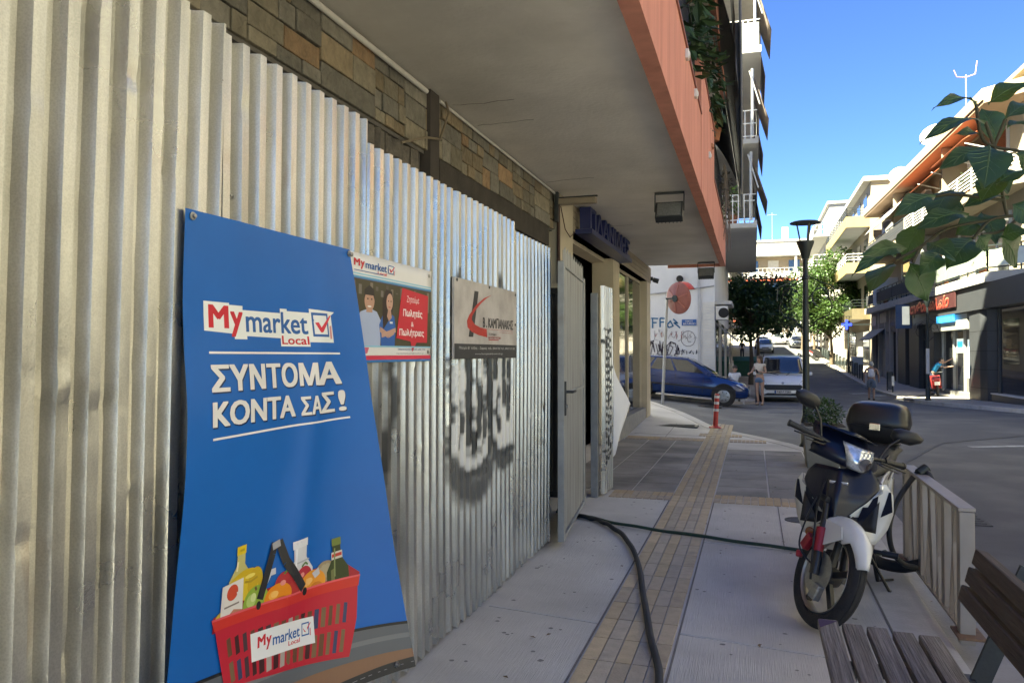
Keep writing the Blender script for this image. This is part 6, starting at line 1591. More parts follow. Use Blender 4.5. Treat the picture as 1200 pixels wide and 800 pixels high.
def wheel(cx,cz,front,tw=.042):
    T = (lambda b: xf(b)) if front else (lambda b: b)
    root = LB(T(tyre_b(cx,cz,tw)),'front_wheel' if front else 'rear_wheel',tyre_m,smooth=50)
    b = B(); torus(b,(cx,0,cz),.206,.013,48,8,2.5); LB(T(b),'rim',rim_edge,root,smooth=60)
    for s in range(5):
        a = s*2*math.pi/5+.5; b = B()
        for da in (-.10,.10):
            p = (cx+.04*math.cos(a),0,cz+.04*math.sin(a)); q = (cx+.215*math.cos(a+da*.6),0,cz+.215*math.sin(a+da*.6)); b.bar(p,q,.022,.018,(0,1,0)) if da < 0 else None
        b.bar((cx+.04*math.cos(a),0,cz+.04*math.sin(a)),(cx+.215*math.cos(a),0,cz+.215*math.sin(a)),.034,.028,(0,1,0)); LB(T(b),'spoke',rim_m,root,bevel=.004)
    b = B(); b.lathe([(0,-.055),(.045,-.055),(.055,-.03),(.055,.03),(.045,.055),(0,.055)],(cx,0,cz),(0,1,0),n=18); LB(T(b),'hub',rim_m,root,smooth=40)
    return root
def tyre_b(cx,cz,tw):
    b = B(); prof = [(-.026,-.030),(-.012,-.043),(.012,-.043),(.034,-.032),(.043,-.018),(.0405,-.013),(.046,-.009),(.046,.009),(.0405,.013),(.043,.018),(.034,.032),(.012,.043),(-.012,.043),(-.026,.030),(-.030,0)]
    torus(b,(cx,0,cz),.240,0,56,0,1,prof); return b
wheel(1.235,.285,True); wheel(0,.285,False)
# brake side (right of the machine)
b = B(); b.lathe([(.05,-.062),(.115,-.062),(.115,-.066),(.05,-.066)],(1.235,0,.285),(0,1,0),n=30)
for k in range(10): pass
LB(xf(b),'brake_disc',alu_m,smooth=30)
b = B(); b.obox((1.30,-.075,.20),(.07,.04,.085)); b.obox((1.315,-.088,.20),(.05,.02,.05)); LB(xf(b),'brake_caliper',alu_m,bevel=.008)
for s in (-1,1):
    b = B(); b.tube([(1.235+.0,s*.085,.27),(1.215,s*.085,.33),(1.16,s*.083,.45)],[.026,.027,.025],12); b.tube([(1.16,s*.083,.45),(1.02,s*.078,.76)],.018,12); LB(xf(b),'fork_leg',black_satin,smooth=60)
    if s < 0:
        b = B(); b.tube([(1.19,s*.088,.385),(1.135,s*.087,.505)],.0285,12); LB(xf(b),'fork_sleeve',red_metal,smooth=60)
        b = B(); b.obox((1.10,-.108,.40),(.055,.04,.09),Matrix.Rotation(R(20),3,'Y')); b.tube([(1.08,-.12,.33),(1.10,-.12,.30)],.02,8); LB(xf(b),'fork_guard',red_metal,bevel=.015)
b = B(); b.obox((1.06,0,.655),(.07,.22,.035)); LB(xf(b),'fork_yoke',black_pl,bevel=.008)
b = B(); b.tube(smooth_path([(1.25,-.10,.24),(1.17,-.12,.42),(1.08,-.13,.60),(1.0,-.10,.75)]),.006,6); b.tube(smooth_path([(1.21,-.075,.30),(1.09,-.14,.36),(1.03,-.13,.55),(1.0,-.09,.72)]),.005,6); LB(xf(b),'brake_hose',black_pl,smooth=60)
# front fender
def fen(u,v):
    a = R(24+108*u); r = .325+.010*math.sin(math.pi*u)-.012*max(0,.25-u)*4; w_ = (.060+.016*sm(u*3))*(1-.55*max(0,.3-u)/.3*.9); yv = (2*v-1)
    rr_ = r-.045*abs(yv)**2.2-(.05*abs(yv)**3 if .25<u<.7 else 0)
    return (1.235+rr_*math.cos(a+.12), yv*w_, .285+rr_*math.sin(a+.12))
b = B(); b.grid(fen,[i/20 for i in range(21)],[i/8 for i in range(9)]); LB(xf(b),'front_fender',white_gloss,smooth=180,solid=.004,normals=False)
b = B()
for s in (-1,1): b.prism([(1.28,s*.073,.575),(1.33,s*.074,.52),(1.20,s*.078,.43),(1.11,s*.078,.46),(1.12,s*.075,.56)],(0,s*.006,0))
LB(xf(b),'fender_side',white_gloss,bevel=.004)
# leg shield: navy centre, white wings with black slashes
def shield(yspan, z0, z1, nose=.0):
    def fn(u,v):
        z = z0+(z1-z0)*v; y = yspan[0]+(yspan[1]-yspan[0])*u
        wz = .30
        x = 1.115-.10*(z-.62)-.5*max(0,z-.70)-1.3*y*y-.10*abs(y)+.045*math.exp(-abs(y)/.05)
        return (x,y,z)
    return fn
def wid(z): return ip(z,[(.44,.035),(.57,.035),(.63,.09),(.69,.155),(.75,.20),(.80,.19),(.86,.14)])
b = B(); f0 = shield((-1,1),.50,.86)
b.grid(lambda u,v: (lambda z: shield((-wid(z),wid(z)),z,z)(u,0))(.565+.285*v), [i/20 for i in range(21)], [i/12 for i in range(13)]); LB(b,'front_cowl',navy_gloss,smooth=180,solid=.006,normals=False)
def wz2(z): return ip(z,[(.36,.14),(.44,.20),(.52,.25),(.62,.275),(.72,.27),(.80,.22)])
for s in (-1,1):
    b = B(); b.grid(lambda u,v: (lambda z: (1.085-.18*(z-.62)-.95*wid(z)**2-.18*wid(z)-.008-.75*(wz2(z)-wid(z))*u*1.0, s*(wid(z)-.008+(wz2(z)-wid(z))*u), z))(.44+.34*v),[i/6 for i in range(7)],[i/12 for i in range(13)]); LB(b,'leg_shield_wing',white_gloss,smooth=180,solid=.005,normals=False)
    def wp(u,z,o=.006): return Vector((1.085-.18*(z-.62)-.95*wid(z)**2-.18*wid(z)-.008-.75*(wz2(z)-wid(z))*u+o, s*(wid(z)-.008+(wz2(z)-wid(z))*u+o*.8), z))
    b = B()
    for (u0,z0_,u1,z1_,w_) in ((.05,.72,.55,.62,.03),(.1,.65,.5,.57,.022),(.15,.59,.45,.53,.018),(.80,.74,.95,.62,.025)):
        b.add([wp(u0,z0_),wp(u0+.16,z0_),wp(u1,z1_+w_*.3),wp(max(.02,u1-.22),z1_-w_)],[(0,1,2,3)])
    LB(b,'stripe',navy_gloss,solid=.002,normals=False)
    b = B(); b.prism([wp(.02,.75,.012),wp(.55,.79,.012),wp(.35,.735,.012),wp(.0,.69,.012)],(.008,0,0)); LB(b,'position_lamp',headl,bevel=.003)
    b = B(); b.grid(lambda u,v: (.90+.12*(1-v)+.03*u, s*(.08+.12*u), .52+.26*v),[i/4 for i in range(5)],[i/6 for i in range(7)]); LB(b,'inner_leg_shield',black_pl,smooth=180,solid=.006,normals=False)
    b = B(); b.lathe([(0,0),(.022,0),(.026,.012),(.022,.03),(0,.034)],(1.075,s*.135,.475),(1,0,0),n=14); LB(b,'turn_signal',amber,smooth=60)
b = B(); b.obox((1.088,0,.775),(.012,.10,.022),Matrix.Rotation(R(12),3,'Y')); LB(b,'badge',chrome,bevel=.006)
b = B(); b.obox((1.1,.05,.595),(.012,.05,.012),Matrix.Rotation(R(8),3,'Y')); LB(b,'cowl_vent',black_pl)
b = B(); b.prism([(1.05,-.06,.50),(1.05,.06,.50),(.96,.08,.36),(.96,-.08,.36)],(-.06,0,0)); LB(b,'fork_cover',white_gloss,bevel=.01)
# handlebar cowl, headlight, grips, mirrors (all turned with the fork)
def cowl(u,v):
    y = (2*u-1); z = .86+.17*v; w_ = .23*(1-.25*v)*(1 if v > .1 else .92)
    return (1.03+.07*math.sin(math.pi*min(1,v*1.1+.15))-.16*abs(y)**2.0-.10*v, y*w_, z+.02*(1-abs(y))*v)
b = B(); b.grid(cowl,[i/16 for i in range(17)],[i/10 for i in range(11)]); LB(xf(b),'handlebar_cowl',navy_gloss,smooth=180,solid=.006,normals=False)
b = B(); b.grid(lambda u,v: (1.02-.20*v-.12*abs(2*u-1)**2, (2*u-1)*.17, 1.028-.03*v+.012*(1-abs(2*u-1))),[i/10 for i in range(11)],[i/5 for i in range(6)]); LB(xf(b),'cowl_top',navy_gloss,smooth=180,solid=.006,normals=False)
b = B()
def hl(u,v):
    y = (2*u-1); z = .862+.125*v; w_ = .095*(.55+.75*v-.25*v*v)
    return (1.085+.045*math.sin(math.pi*(v*.8+.1))-.05*y*y-.05*v, y*w_, z)
b.grid(hl,[i/10 for i in range(11)],[i/8 for i in range(9)]); LB(xf(b),'headlight',headl,smooth=180,solid=.006,normals=False)
b = B(); b.lathe([(0,0),(.034,0),(.036,.012),(.0,.018)],(1.118,0,.915),(1,0,-.1),n=18); LB(xf(b),'headlight_bulb',chrome,smooth=60)
b = B(); b.tube(smooth_path([(.90,-.35,.965),(.93,-.20,.955),(.98,0,.93),(.93,.20,.955),(.90,.35,.965)]),.012,8); LB(xf(b),'handlebar',black_satin,smooth=60)
for s in (-1,1):
    b = B(); b.tube([(.925,s*.235,.957),(.89,s*.37,.967)],.018,10); b.lathe([(0,0),(.021,0),(.021,.012),(0,.012)],(.89,s*.37,.967),(-.25,s*.95,.05),n=12); LB(xf(b),'grip',black_pl,smooth=50)
    b = B(); b.tube([(.965,s*.19,.945),(.985,s*.26,.945),(.95,s*.365,.94)],[.008,.007,.005],6); b.tube([(.965,s*.17,.935),(1.0,s*.2,.93),(.985,s*.30,.925)],[.006,.005,.004],6); LB(xf(b),'lever',black_satin,smooth=50)
    b = B(); b.tube([(.93,s*.19,.965),(.915,s*.225,1.05),(.90,s*.285,1.115)],.0065,8); stalk = LB(xf(b),'mirror_stalk',black_satin,smooth=60)
    b = B(); m = Matrix.Rotation(R(s*-12),3,'Z')@Matrix.Rotation(R(s*8),3,'X')
    pr = [(-.085,-.020),(-.06,-.042),(.03,-.045),(.085,-.018),(.095,.008),(.05,.036),(-.04,.040),(-.08,.022)]
    ring = lambda k,x: [Vector((.885,s*.325,1.135))+m@Vector((x,s*p[0]*k,p[1]*k)) for p in pr]
    vs = ring(1.0,-.014)+ring(1.02,.0)+ring(.8,.026)+ring(.4,.038); n8 = 8
    fs = [(i*n8+j,i*n8+(j+1)%n8,(i+1)*n8+(j+1)%n8,(i+1)*n8+j) for i in range(3) for j in range(n8)]+[tuple(range(8)),tuple(range(24,32))]
    b.add(vs,fs); LB(xf(b),'mirror',black_pl,stalk,smooth=50)
# frame body, seat, panels
b = B(); b.tube([(.97,0,.76),(.80,0,.50),(.62,0,.40),(.40,0,.46),(.10,0,.60),(-.28,0,.72)],[.05,.06,.065,.06,.05,.04],10); LB(b,'frame',black_pl,smooth=60)
for s in (-1,1):
    P = [(.90,.36),(.935,.50),(.90,.62),(.80,.62),(.66,.60),(.52,.66),(.36,.725),(.10,.745),(-.18,.80),(-.36,.86),(-.42,.83),(-.22,.70),(-.02,.60),(.22,.50),(.42,.42),(.62,.37)]
    ps = [(x,s*(.085+.045*sm((.9-x)/.5)*sm((x+.55)/.5)),z) for x,z in P]
    b = B(); k = len(ps); ctr = Vector((.3,s*.15,.6))
    b.prism(ps,(0,s*.018,0)); LB(b,'side_panel',white_gloss,bevel=.01)
    b = B(); y_ = s*.1495
    for (p,q,w_) in (((.78,.44),(.36,.66),.012),((.72,.42),(.32,.62),.017),((.65,.40),(.28,.58),.022),((.20,.70),(-.2,.77),.014)):
        yy = lambda x: s*(.085+.045*sm((.9-x)/.5)*sm((x+.55)/.5)+.0205)
        n_ = 6
        for i in range(n_):
            a_ = (p[0]+(q[0]-p[0])*i/n_,p[1]+(q[1]-p[1])*i/n_); c_ = (p[0]+(q[0]-p[0])*(i+1)/n_,p[1]+(q[1]-p[1])*(i+1)/n_); h_ = w_*(1-.6*i/n_)
            b.add([(a_[0],yy(a_[0]),a_[1]-h_),(c_[0],yy(c_[0]),c_[1]-h_*.9),(c_[0],yy(c_[0]),c_[1]+h_*.4),(a_[0],yy(a_[0]),a_[1]+h_*.4)],[(0,1,2,3)])
    LB(b,'side_stripe',navy_gloss,solid=.002,normals=False)
    b = B(); b.prism([(.66,s*.095,.365),(.30,s*.11,.46),(.02,s*.10,.57),(.10,s*.09,.36),(.5,s*.085,.27)],(0,s*.02,0)); LB(b,'lower_cover',black_pl,bevel=.01)
    b = B(); b.tube([(.42,s*.08,.27),(.42,s*.25,.265)],.014,8); b.tube([(.42,s*.17,.266),(.42,s*.26,.265)],.02,10); LB(b,'footpeg',black_pl,smooth=50)
    b = B(); b.tube([(0,s*.10,.285),(-.07,s*.13,.50),(-.12,s*.13,.66)],[.022,.03,.02],10); LB(b,'shock_absorber',alu_m,smooth=60)
def seatf(u,v):
    x = .50-.95*v; y = (2*u-1); w_ = .075+.07*sm(v*2.2); z = .765+.035*sm(v*1.5)+.045*sm((v-.45)*4)
    return (x, y*w_, z-.05*abs(y)**3)
b = B(); b.grid(seatf,[i/10 for i in range(11)],[i/16 for i in range(17)]); LB(b,'seat',seat_m,smooth=180,solid=.05,normals=False)
b = B(); b.obox((.52,0,.30),(.22,.16,.17)); b.lathe([(0,-.12),(.085,-.12),(.09,-.08),(.09,.08),(.085,.12),(0,.12)],(.45,0,.33),(0,1,0),n=18); b.tube([(.60,0,.36),(.78,0,.41)],.05,12); LB(b,'engine',alu_m,bevel=.01,smooth=40)
b = B(); b.tube(smooth_path([(.70,-.06,.36),(.66,-.11,.24),(.45,-.13,.19),(.15,-.15,.22)]),.018,10); b.tube([(.15,-.15,.22),(-.36,-.17,.33)],[.035,.045],14); LB(b,'exhaust',black_satin,smooth=50)
b = B(); b.bar((.42,.06,.29),(0,.075,.285),.03,.07); b.bar((.42,-.06,.29),(0,-.075,.285),.03,.05); b.box((.0,.07,.25),(.42,.082,.36)); LB(b,'swing_arm',black_pl,bevel=.006)
b = B(); b.tube([(.40,.09,.24),(.34,.22,.01)],.010,8); b.obox((.335,.235,.012),(.05,.05,.012)); LB(b,'side_stand',black_satin,smooth=50)
b = B(); b.tube([(.30,.10,.22),(.20,.13,.03)],.013,8); b.tube([(.30,-.10,.22),(.20,-.13,.06)],.013,8); b.tube([(.2,.13,.03),(.12,.21,.035)],.008,6); LB(b,'centre_stand',black_satin,smooth=50)
b = B(); b.grid(lambda u,v: (.30*math.cos(R(60+110*u))+.02,(2*v-1)*.085,.30+.33*math.sin(R(60+110*u))),[i/12 for i in range(13)],[i/4 for i in range(5)]); LB(b,'rear_fender',black_pl,smooth=180,solid=.006)
b = B()
for s in (-1,1): b.tube([(.05,s*.11,.80),(-.30,s*.13,.845),(-.52,s*.11,.85)],.011,8); b.tube([(-.1,s*.12,.69),(-.40,s*.12,.84)],.009,6)
b.box((-.52,-.14,.845),(-.16,.14,.857)); LB(b,'rack',black_satin,smooth=50)
b = B(); b.obox((-.43,0,.78),(.05,.14,.07)); LB(b,'tail_light',M('tail_lens',(.3,.02,.02),rough=.15,var=.1),bevel=.01)
b = B(); b.obox((-.47,0,.62),(.012,.16,.12),Matrix.Rotation(R(15),3,'Y')); LB(b,'plate',pvc_m)
# top box: rounded shell with a seam
def boxring(z,k,x0=-.37):
    pts = []
    for i in range(28):
        a = 2*math.pi*i/28; c_,s_ = math.cos(a),math.sin(a); e = .45
        pts.append((x0+.185*k*abs(c_)**e*(1 if c_>0 else -1), .205*k*abs(s_)**e*(1 if s_>0 else -1), z))
    return pts
def shell(levels):
    b = B(); vs = []
    for z,k in levels: vs += boxring(z,k)
    n=28; fs = [(i*n+j,i*n+(j+1)%n,(i+1)*n+(j+1)%n,(i+1)*n+j) for i in range(len(levels)-1) for j in range(n)]
    fs += [tuple(range(n)),tuple(range((len(levels)-1)*n,len(levels)*n))]; b.add(vs,fs); return b
tb = LB(shell([(.865,.55),(.875,.72),(.93,.90),(.975,.985),(.985,.99)]),'top_box',black_pl,smooth=50)
LB(shell([(.987,1.0),(1.0,1.02),(1.03,1.0),(1.09,.93),(1.125,.82),(1.142,.62),(1.148,.35)]),'top_box_lid',black_satin,tb,smooth=60)
b = B(); b.obox((-.17,0,.985),(.012,.07,.05)); LB(b,'top_box_lock',chrome,tb,bevel=.004)

# ================================================================ CARS
def car(label, loc, rz, ry, paint, spec, group=None, cat='car', name='parked_car', rx=0):
    """spec: L,W,H and profile tables; +x is forward, origin on the ground at the car's middle"""
    t = posed(name,label,cat,loc,rz,rx,ry,group)
    def LBc(b,nm,m,parent=t,**k): return b.build(nm,m,parent,local=True,**k)
    S = spec; hw = S['W']/2
    st = S['stations']           # (x, z bottom, z top of body, half width)
    sec = []
    for x,zb,zt,w_ in st:
        h = zt-zb
        ys = [(0,zb),(w_*.86,zb),(w_*.96,zb+.10*h),(w_,zb+.35*h),(w_*1.0,zb+.62*h),(w_*.965,zb+.9*h),(w_*.90,zt),(w_*.45,zt+.018),(0,zt+.025)]
        sec.append([(x,-y,z) for y,z in ys]+[(x,y,z) for y,z in ys[::-1][1:-1]])
    n = len(sec[0]); b = B(); b.add([p for s_ in sec for p in s_],[(i*n+j,i*n+(j+1)%n,(i+1)*n+(j+1)%n,(i+1)*n+j) for i in range(len(sec)-1) for j in range(n)]+[tuple(range(n)),tuple(range((len(sec)-1)*n,len(sec)*n))])
    LBc(b,'body',paint,smooth=38)
    # greenhouse
    (x0,z0),(x1,z1),(x2,z2),(x3,z3) = S['house']; wb,wr = S['wb'],S['wr']
    V = [(x0,-wb,z0),(x1,-wr,z1),((x1+x2)/2,-wr*1.0,max(z1,z2)+.02),(x2,-wr,z2),(x3,-wb,z3)]
    V2 = [(x,-y,z) for x,y,z in V]; mid = [(x-(.05 if i<2 else -.04 if i>2 else 0),0,z+.03) for i,(x,y,z) in enumerate(V)]
    b = B(); vs = V+mid+V2; b.add(vs,[(i,i+1,5+i+1,5+i) for i in range(4)]+[(5+i,5+i+1,10+i+1,10+i) for i in range(4)]+[(0,1,2,3,4),(10,11,12,13,14)]); LBc(b,'roof',paint,smooth=30,bevel=.03)
    def side(xa,tz,s):     # point on the side glass plane; tz 0 belt .. 1 roof
        f = lambda a,c: a+(c-a)*tz
        lo0,hi0 = x0,x1; lo1,hi1 = x3,x2
        xx = f(lo0,hi0)+(f(lo1,hi1)-f(lo0,hi0))*xa
        zz0 = z0+(z3-z0)*xa; zz1 = z1+(z2-z1)*xa
        return (xx, s*(f(wb,wr)+.006), f(zz0,zz1))
    for s in (-1,1):
        for a,c_ in S['side_windows']:
            b = B(); q = [side(a,.10,s),side(c_,.10,s),side(c_,.86,s),side(a,.86,s)]; b.add(q,[(0,1,2,3)]); LBc(b,'side_window',win_dark,solid=.008,normals=False)
        for a in S['doors']:
            b = B(); x_ = side(a,0,s)[0]; zt = ip(-x_,[(-q[0],q[2]) for q in st[::-1]]) if st[0][0] < st[-1][0] else z0
            b.bar((x_,s*(hw+.002),S['zb']+.12),(x_,s*(hw*.985+.002),z0-.02),.012,.006,(0,1,0)); LBc(b,'door_gap',dark_m)
            b = B(); b.bar((x_+.10,s*(hw+.008),z0-.14),(x_+.26,s*(hw+.008),z0-.13),.035,.025); LBc(b,'door_handle',paint,bevel=.006)
        b = B(); b.bar((S['x_rear']+.3,s*(hw+.004),S['zb']+.30),(S['x_front']-.4,s*(hw+.004),S['zb']+.30),.02,.05); LBc(b,'side_strip',S.get('trim',black_pl))
        b = B(); b.obox((x0-.22,s*(hw+.09),z0+.05),(.11,.18,.13)); LBc(b,'wing_mirror',paint,bevel=.03)
        for xw in (S['ax_f'],S['ax_r']):
            b = B(); b.lathe([(0,0),(.37,0),(.37,.006),(0,.006)],(xw,s*(hw-.004),.33),(0,s,0),n=28); LBc(b,'wheel_arch',dark_m)
            b = B(); b.lathe([(0,-.18),(.24,-.18),(.30,-.16),(.305,-.03),(.285,-.004),(.20,.0),(0,.0)],(xw,s*(hw+.008),.305),(0,s,0),n=28); w0 = LBc(b,'wheel',tyre_m,smooth=40)
            b = B(); b.lathe([(0,.004),(.06,.012),(.18,.006),(.20,.0),(.20,-.01)],(xw,s*(hw+.010),.305),(0,s,0),n=24,close=False); LBc(b,'hubcap',alu_m,w0,smooth=40)
            b = B()
            for k in range(7):
                a = k*2*math.pi/7; b.obox((xw+.13*math.cos(a),s*(hw+.022),.305+.13*math.sin(a)),(.05,.006,.02),Matrix.Rotation(-a,3,'Y'))
            LBc(b,'hubcap_slot',dark_m,w0)
    # windscreens
    def quad(nm,p,q,inset,m,dx):
        (xa,za,ya),(xb,zb_,yb) = p,q
        b = B(); f = lambda t,yy: (xa+(xb-xa)*t+dx, yy, za+(zb_-za)*t+.012)
        b.add([f(.08,-(ya-inset)),f(.08,ya-inset),f(.93,yb-inset*.7),f(.93,-(yb-inset*.7))],[(0,1,2,3)])
        # centre bulge follows the roof's crown
        LBc(b,nm,m,solid=.008,normals=False)
    def bulge(nm,p,q,inset,m,dx):
        (xa,za,ya),(xb,zb_,yb) = p,q; b = B()
        def fn(u,v):
            t = .07+.87*v; yy = (2*u-1); w_ = (ya+(yb-ya)*t)-inset
            return (xa+(xb-xa)*t+dx*(.25+1.0*(1-abs(yy))), yy*w_, za+(zb_-za)*t+.012+.03*(1-abs(yy)))
        b.grid(fn,[i/8 for i in range(9)],[i/5 for i in range(6)]); LBc(b,nm,m,smooth=180,solid=.006,normals=False)
    bulge('windscreen',(x0,z0,wb),(x1,z1,wr),.06,win_dark,.05)
    bulge('rear_window',(x3,z3,wb),(x2,z2,wr),.10,win_dark,-.05)
    S['extras'](t,LBc,S)
    return t
def hatch_extras(t,LBc,S):
    xf_,hw = S['x_front'],S['W']/2
    for s in (-1,1):
        b = B(); b.prism([(xf_-.10,s*(hw-.50),.66),(xf_-.04,s*(hw-.50),.56),(xf_-.16,s*(hw-.07),.57),(xf_-.42,s*(hw-.03),.70),(xf_-.34,s*(hw-.12),.73)],(.015,s*.012,0)); LBc(b,'headlight',headl,bevel=.01)
        b = B(); b.prism([(S['x_rear']-.012,s*(hw-.1),.62),(S['x_rear']-.012,s*(hw-.3),.62),(S['x_rear']+.02,s*(hw-.3),.90),(S['x_rear']+.02,s*(hw-.1),.90)],(.05,0,0)); LBc(b,'tail_light',M('tail_lens',(.3,.02,.02),rough=.15,var=.1))
    b = B(); b.obox((xf_-.02,0,.60),(.05,.7,.09)); LBc(b,'grille',black_pl)
    b = B(); b.obox((xf_+.008,0,.40),(.02,1.2,.12)); LBc(b,'lower_grille',black_pl)
    b = B(); b.obox((xf_+.022,0,.47),(.012,.50,.11)); LBc(b,'plate',pvc_m)
HATCH = dict(L=4.1,W=1.70,H=1.42,x_front=2.03,x_rear=-2.05,zb=.22,ax_f=1.28,ax_r=-1.27,
  stations=[(-2.05,.42,.78,.70),(-1.98,.30,.92,.80),(-1.6,.24,.95,.84),(-.8,.22,.93,.85),(.2,.22,.91,.85),(.9,.22,.89,.845),(1.4,.24,.82,.82),(1.8,.26,.72,.76),(1.98,.30,.64,.66),(2.03,.36,.56,.58)],
  house=[(1.02,.90),(.10,1.38),(-1.25,1.38),(-1.95,.93)],wb=.77,wr=.56,side_windows=[(.10,.40),(.43,.70),(.74,.92)],doors=[.13,.42,.72],extras=hatch_extras)
blue_paint = M('blue_car_paint',(.005,.028,.13),rough=.22,var=.06,coat=.7,metal=.2)
car('blue hatchback car parked nose down on the sloping side street by the graffiti wall',(-2.20,25.55,zr(-2.2,25.55)+.03),0,math.atan(.088),blue_paint,HATCH)
white_paint = M('white_car_paint',(.80,.80,.80),rough=.25,var=.03,coat=.5)
def van_extras(t,LBc,S):
    xf_,hw = S['x_front'],S['W']/2
    b = B(); b.prism([(xf_-.01,-.66,.74),(xf_-.01,.66,.74),(xf_+.0,.72,.66),(xf_+.0,.60,.54),(xf_+.0,-.60,.54),(xf_+.0,-.72,.66)],(.03,0,0)); LBc(b,'grille',black_pl,bevel=.015)
    b = B(); b.prism([(xf_+.0,-.78,.33),(xf_+.0,.78,.33),(xf_+.0,.55,.42),(xf_+.0,-.55,.42)],(.025,0,0)); LBc(b,'lower_grille',black_pl)
    b = B(); b.obox((xf_+.03,.0,.47),(.02,.62,.125)); pl = LBc(b,'plate',pvc_m)
    b = B(); b.obox((xf_+.042,-.27,.47),(.004,.06,.115)); LBc(b,'plate_band',M('plate_blue',(.02,.09,.30),rough=.35,var=.05),pl)
    vs,fs = fit_text('ΑΚΜ 7281',-.22,.43,.28,.51,.01); b = B(); b.add([(xf_+.0425,y,z) for y,z in vs],fs); LBc(b,'plate_number',dark_m,pl)
    b = B(); b.lathe([(0,0),(.05,0),(.05,.01),(0,.01)],(xf_-.02,0,.80),(1,0,.3),n=16); LBc(b,'badge',alu_m)
    for s in (-1,1):
        b = B(); b.prism([(xf_-.06,s*(hw-.34),.80),(xf_-.03,s*(hw-.34),.68),(xf_-.12,s*(hw-.05),.69),(xf_-.42,s*(hw-.02),.98),(xf_-.34,s*(hw-.10),1.0)],(.03,s*.012,0)); LBc(b,'headlight',headl,bevel=.01)
        b = B(); b.lathe([(0,0),(.06,0),(.06,.012),(0,.012)],(xf_+.0,s*(hw-.18),.40),(1,0,0),n=14); LBc(b,'fog_lamp',headl)
        b = B(); b.tube([(.55,s*.70,1.80),(.45,s*.70,1.87),(-1.7,s*.70,1.88),(-1.8,s*.70,1.82)],.022,6); LBc(b,'roof_bar',black_pl,smooth=50)
        b = B(); b.bar((xf_-.62,s*.15,1.09),(xf_-.90,s*.55-.2,1.22),.02,.02); LBc(b,'wiper',black_pl)
VAN = dict(L=4.42,W=1.84,H=1.84,x_front=2.2,x_rear=-2.2,zb=.22,ax_f=1.35,ax_r=-1.32,
  stations=[(-2.2,.36,1.06,.86),(-2.1,.26,1.10,.90),(-1.2,.22,1.12,.92),(.4,.22,1.12,.92),(1.2,.22,1.10,.915),(1.65,.24,1.02,.89),(2.0,.25,.90,.85),(2.16,.27,.80,.78),(2.2,.30,.66,.74)],
  house=[(1.40,1.08),(.62,1.78),(-1.85,1.80),(-2.18,1.10)],wb=.84,wr=.70,side_windows=[(.08,.34),(.38,.64)],doors=[.10,.36],extras=van_extras)
ca = math.atan(.02)
car('white compact van facing the camera at the kerb with black roof bars and grille',(1.10,33.3,zr(1.1,33.3)+.0),R(-91),R(.8),white_paint,VAN,cat='van',name='parked_van')
grey_paint = M('grey_car_paint',(.20,.21,.22),rough=.25,var=.05,coat=.6,metal=.3); silver = M('silver_car_paint',(.42,.43,.44),rough=.25,var=.04,coat=.6,metal=.4)
for (x,y,p,lab,rzz) in ((1.2,88,white_paint,'white car far up the street in the middle of the road',-90),(1.0,95,grey_paint,'grey car far up the street on the left',90),(4.9,97,silver,'silver car far up the street by the right kerb',-90),(3.1,104,white_paint,'white car farthest up the street',-90)):
    sl_p = math.atan((zr(x,y+1.3)-zr(x,y-1.3))/2.6)
    car(lab,(x,y,zr(x,y)),R(rzz),sl_p if rzz<0 else -sl_p,p,HATCH,group='cars parked up the street')
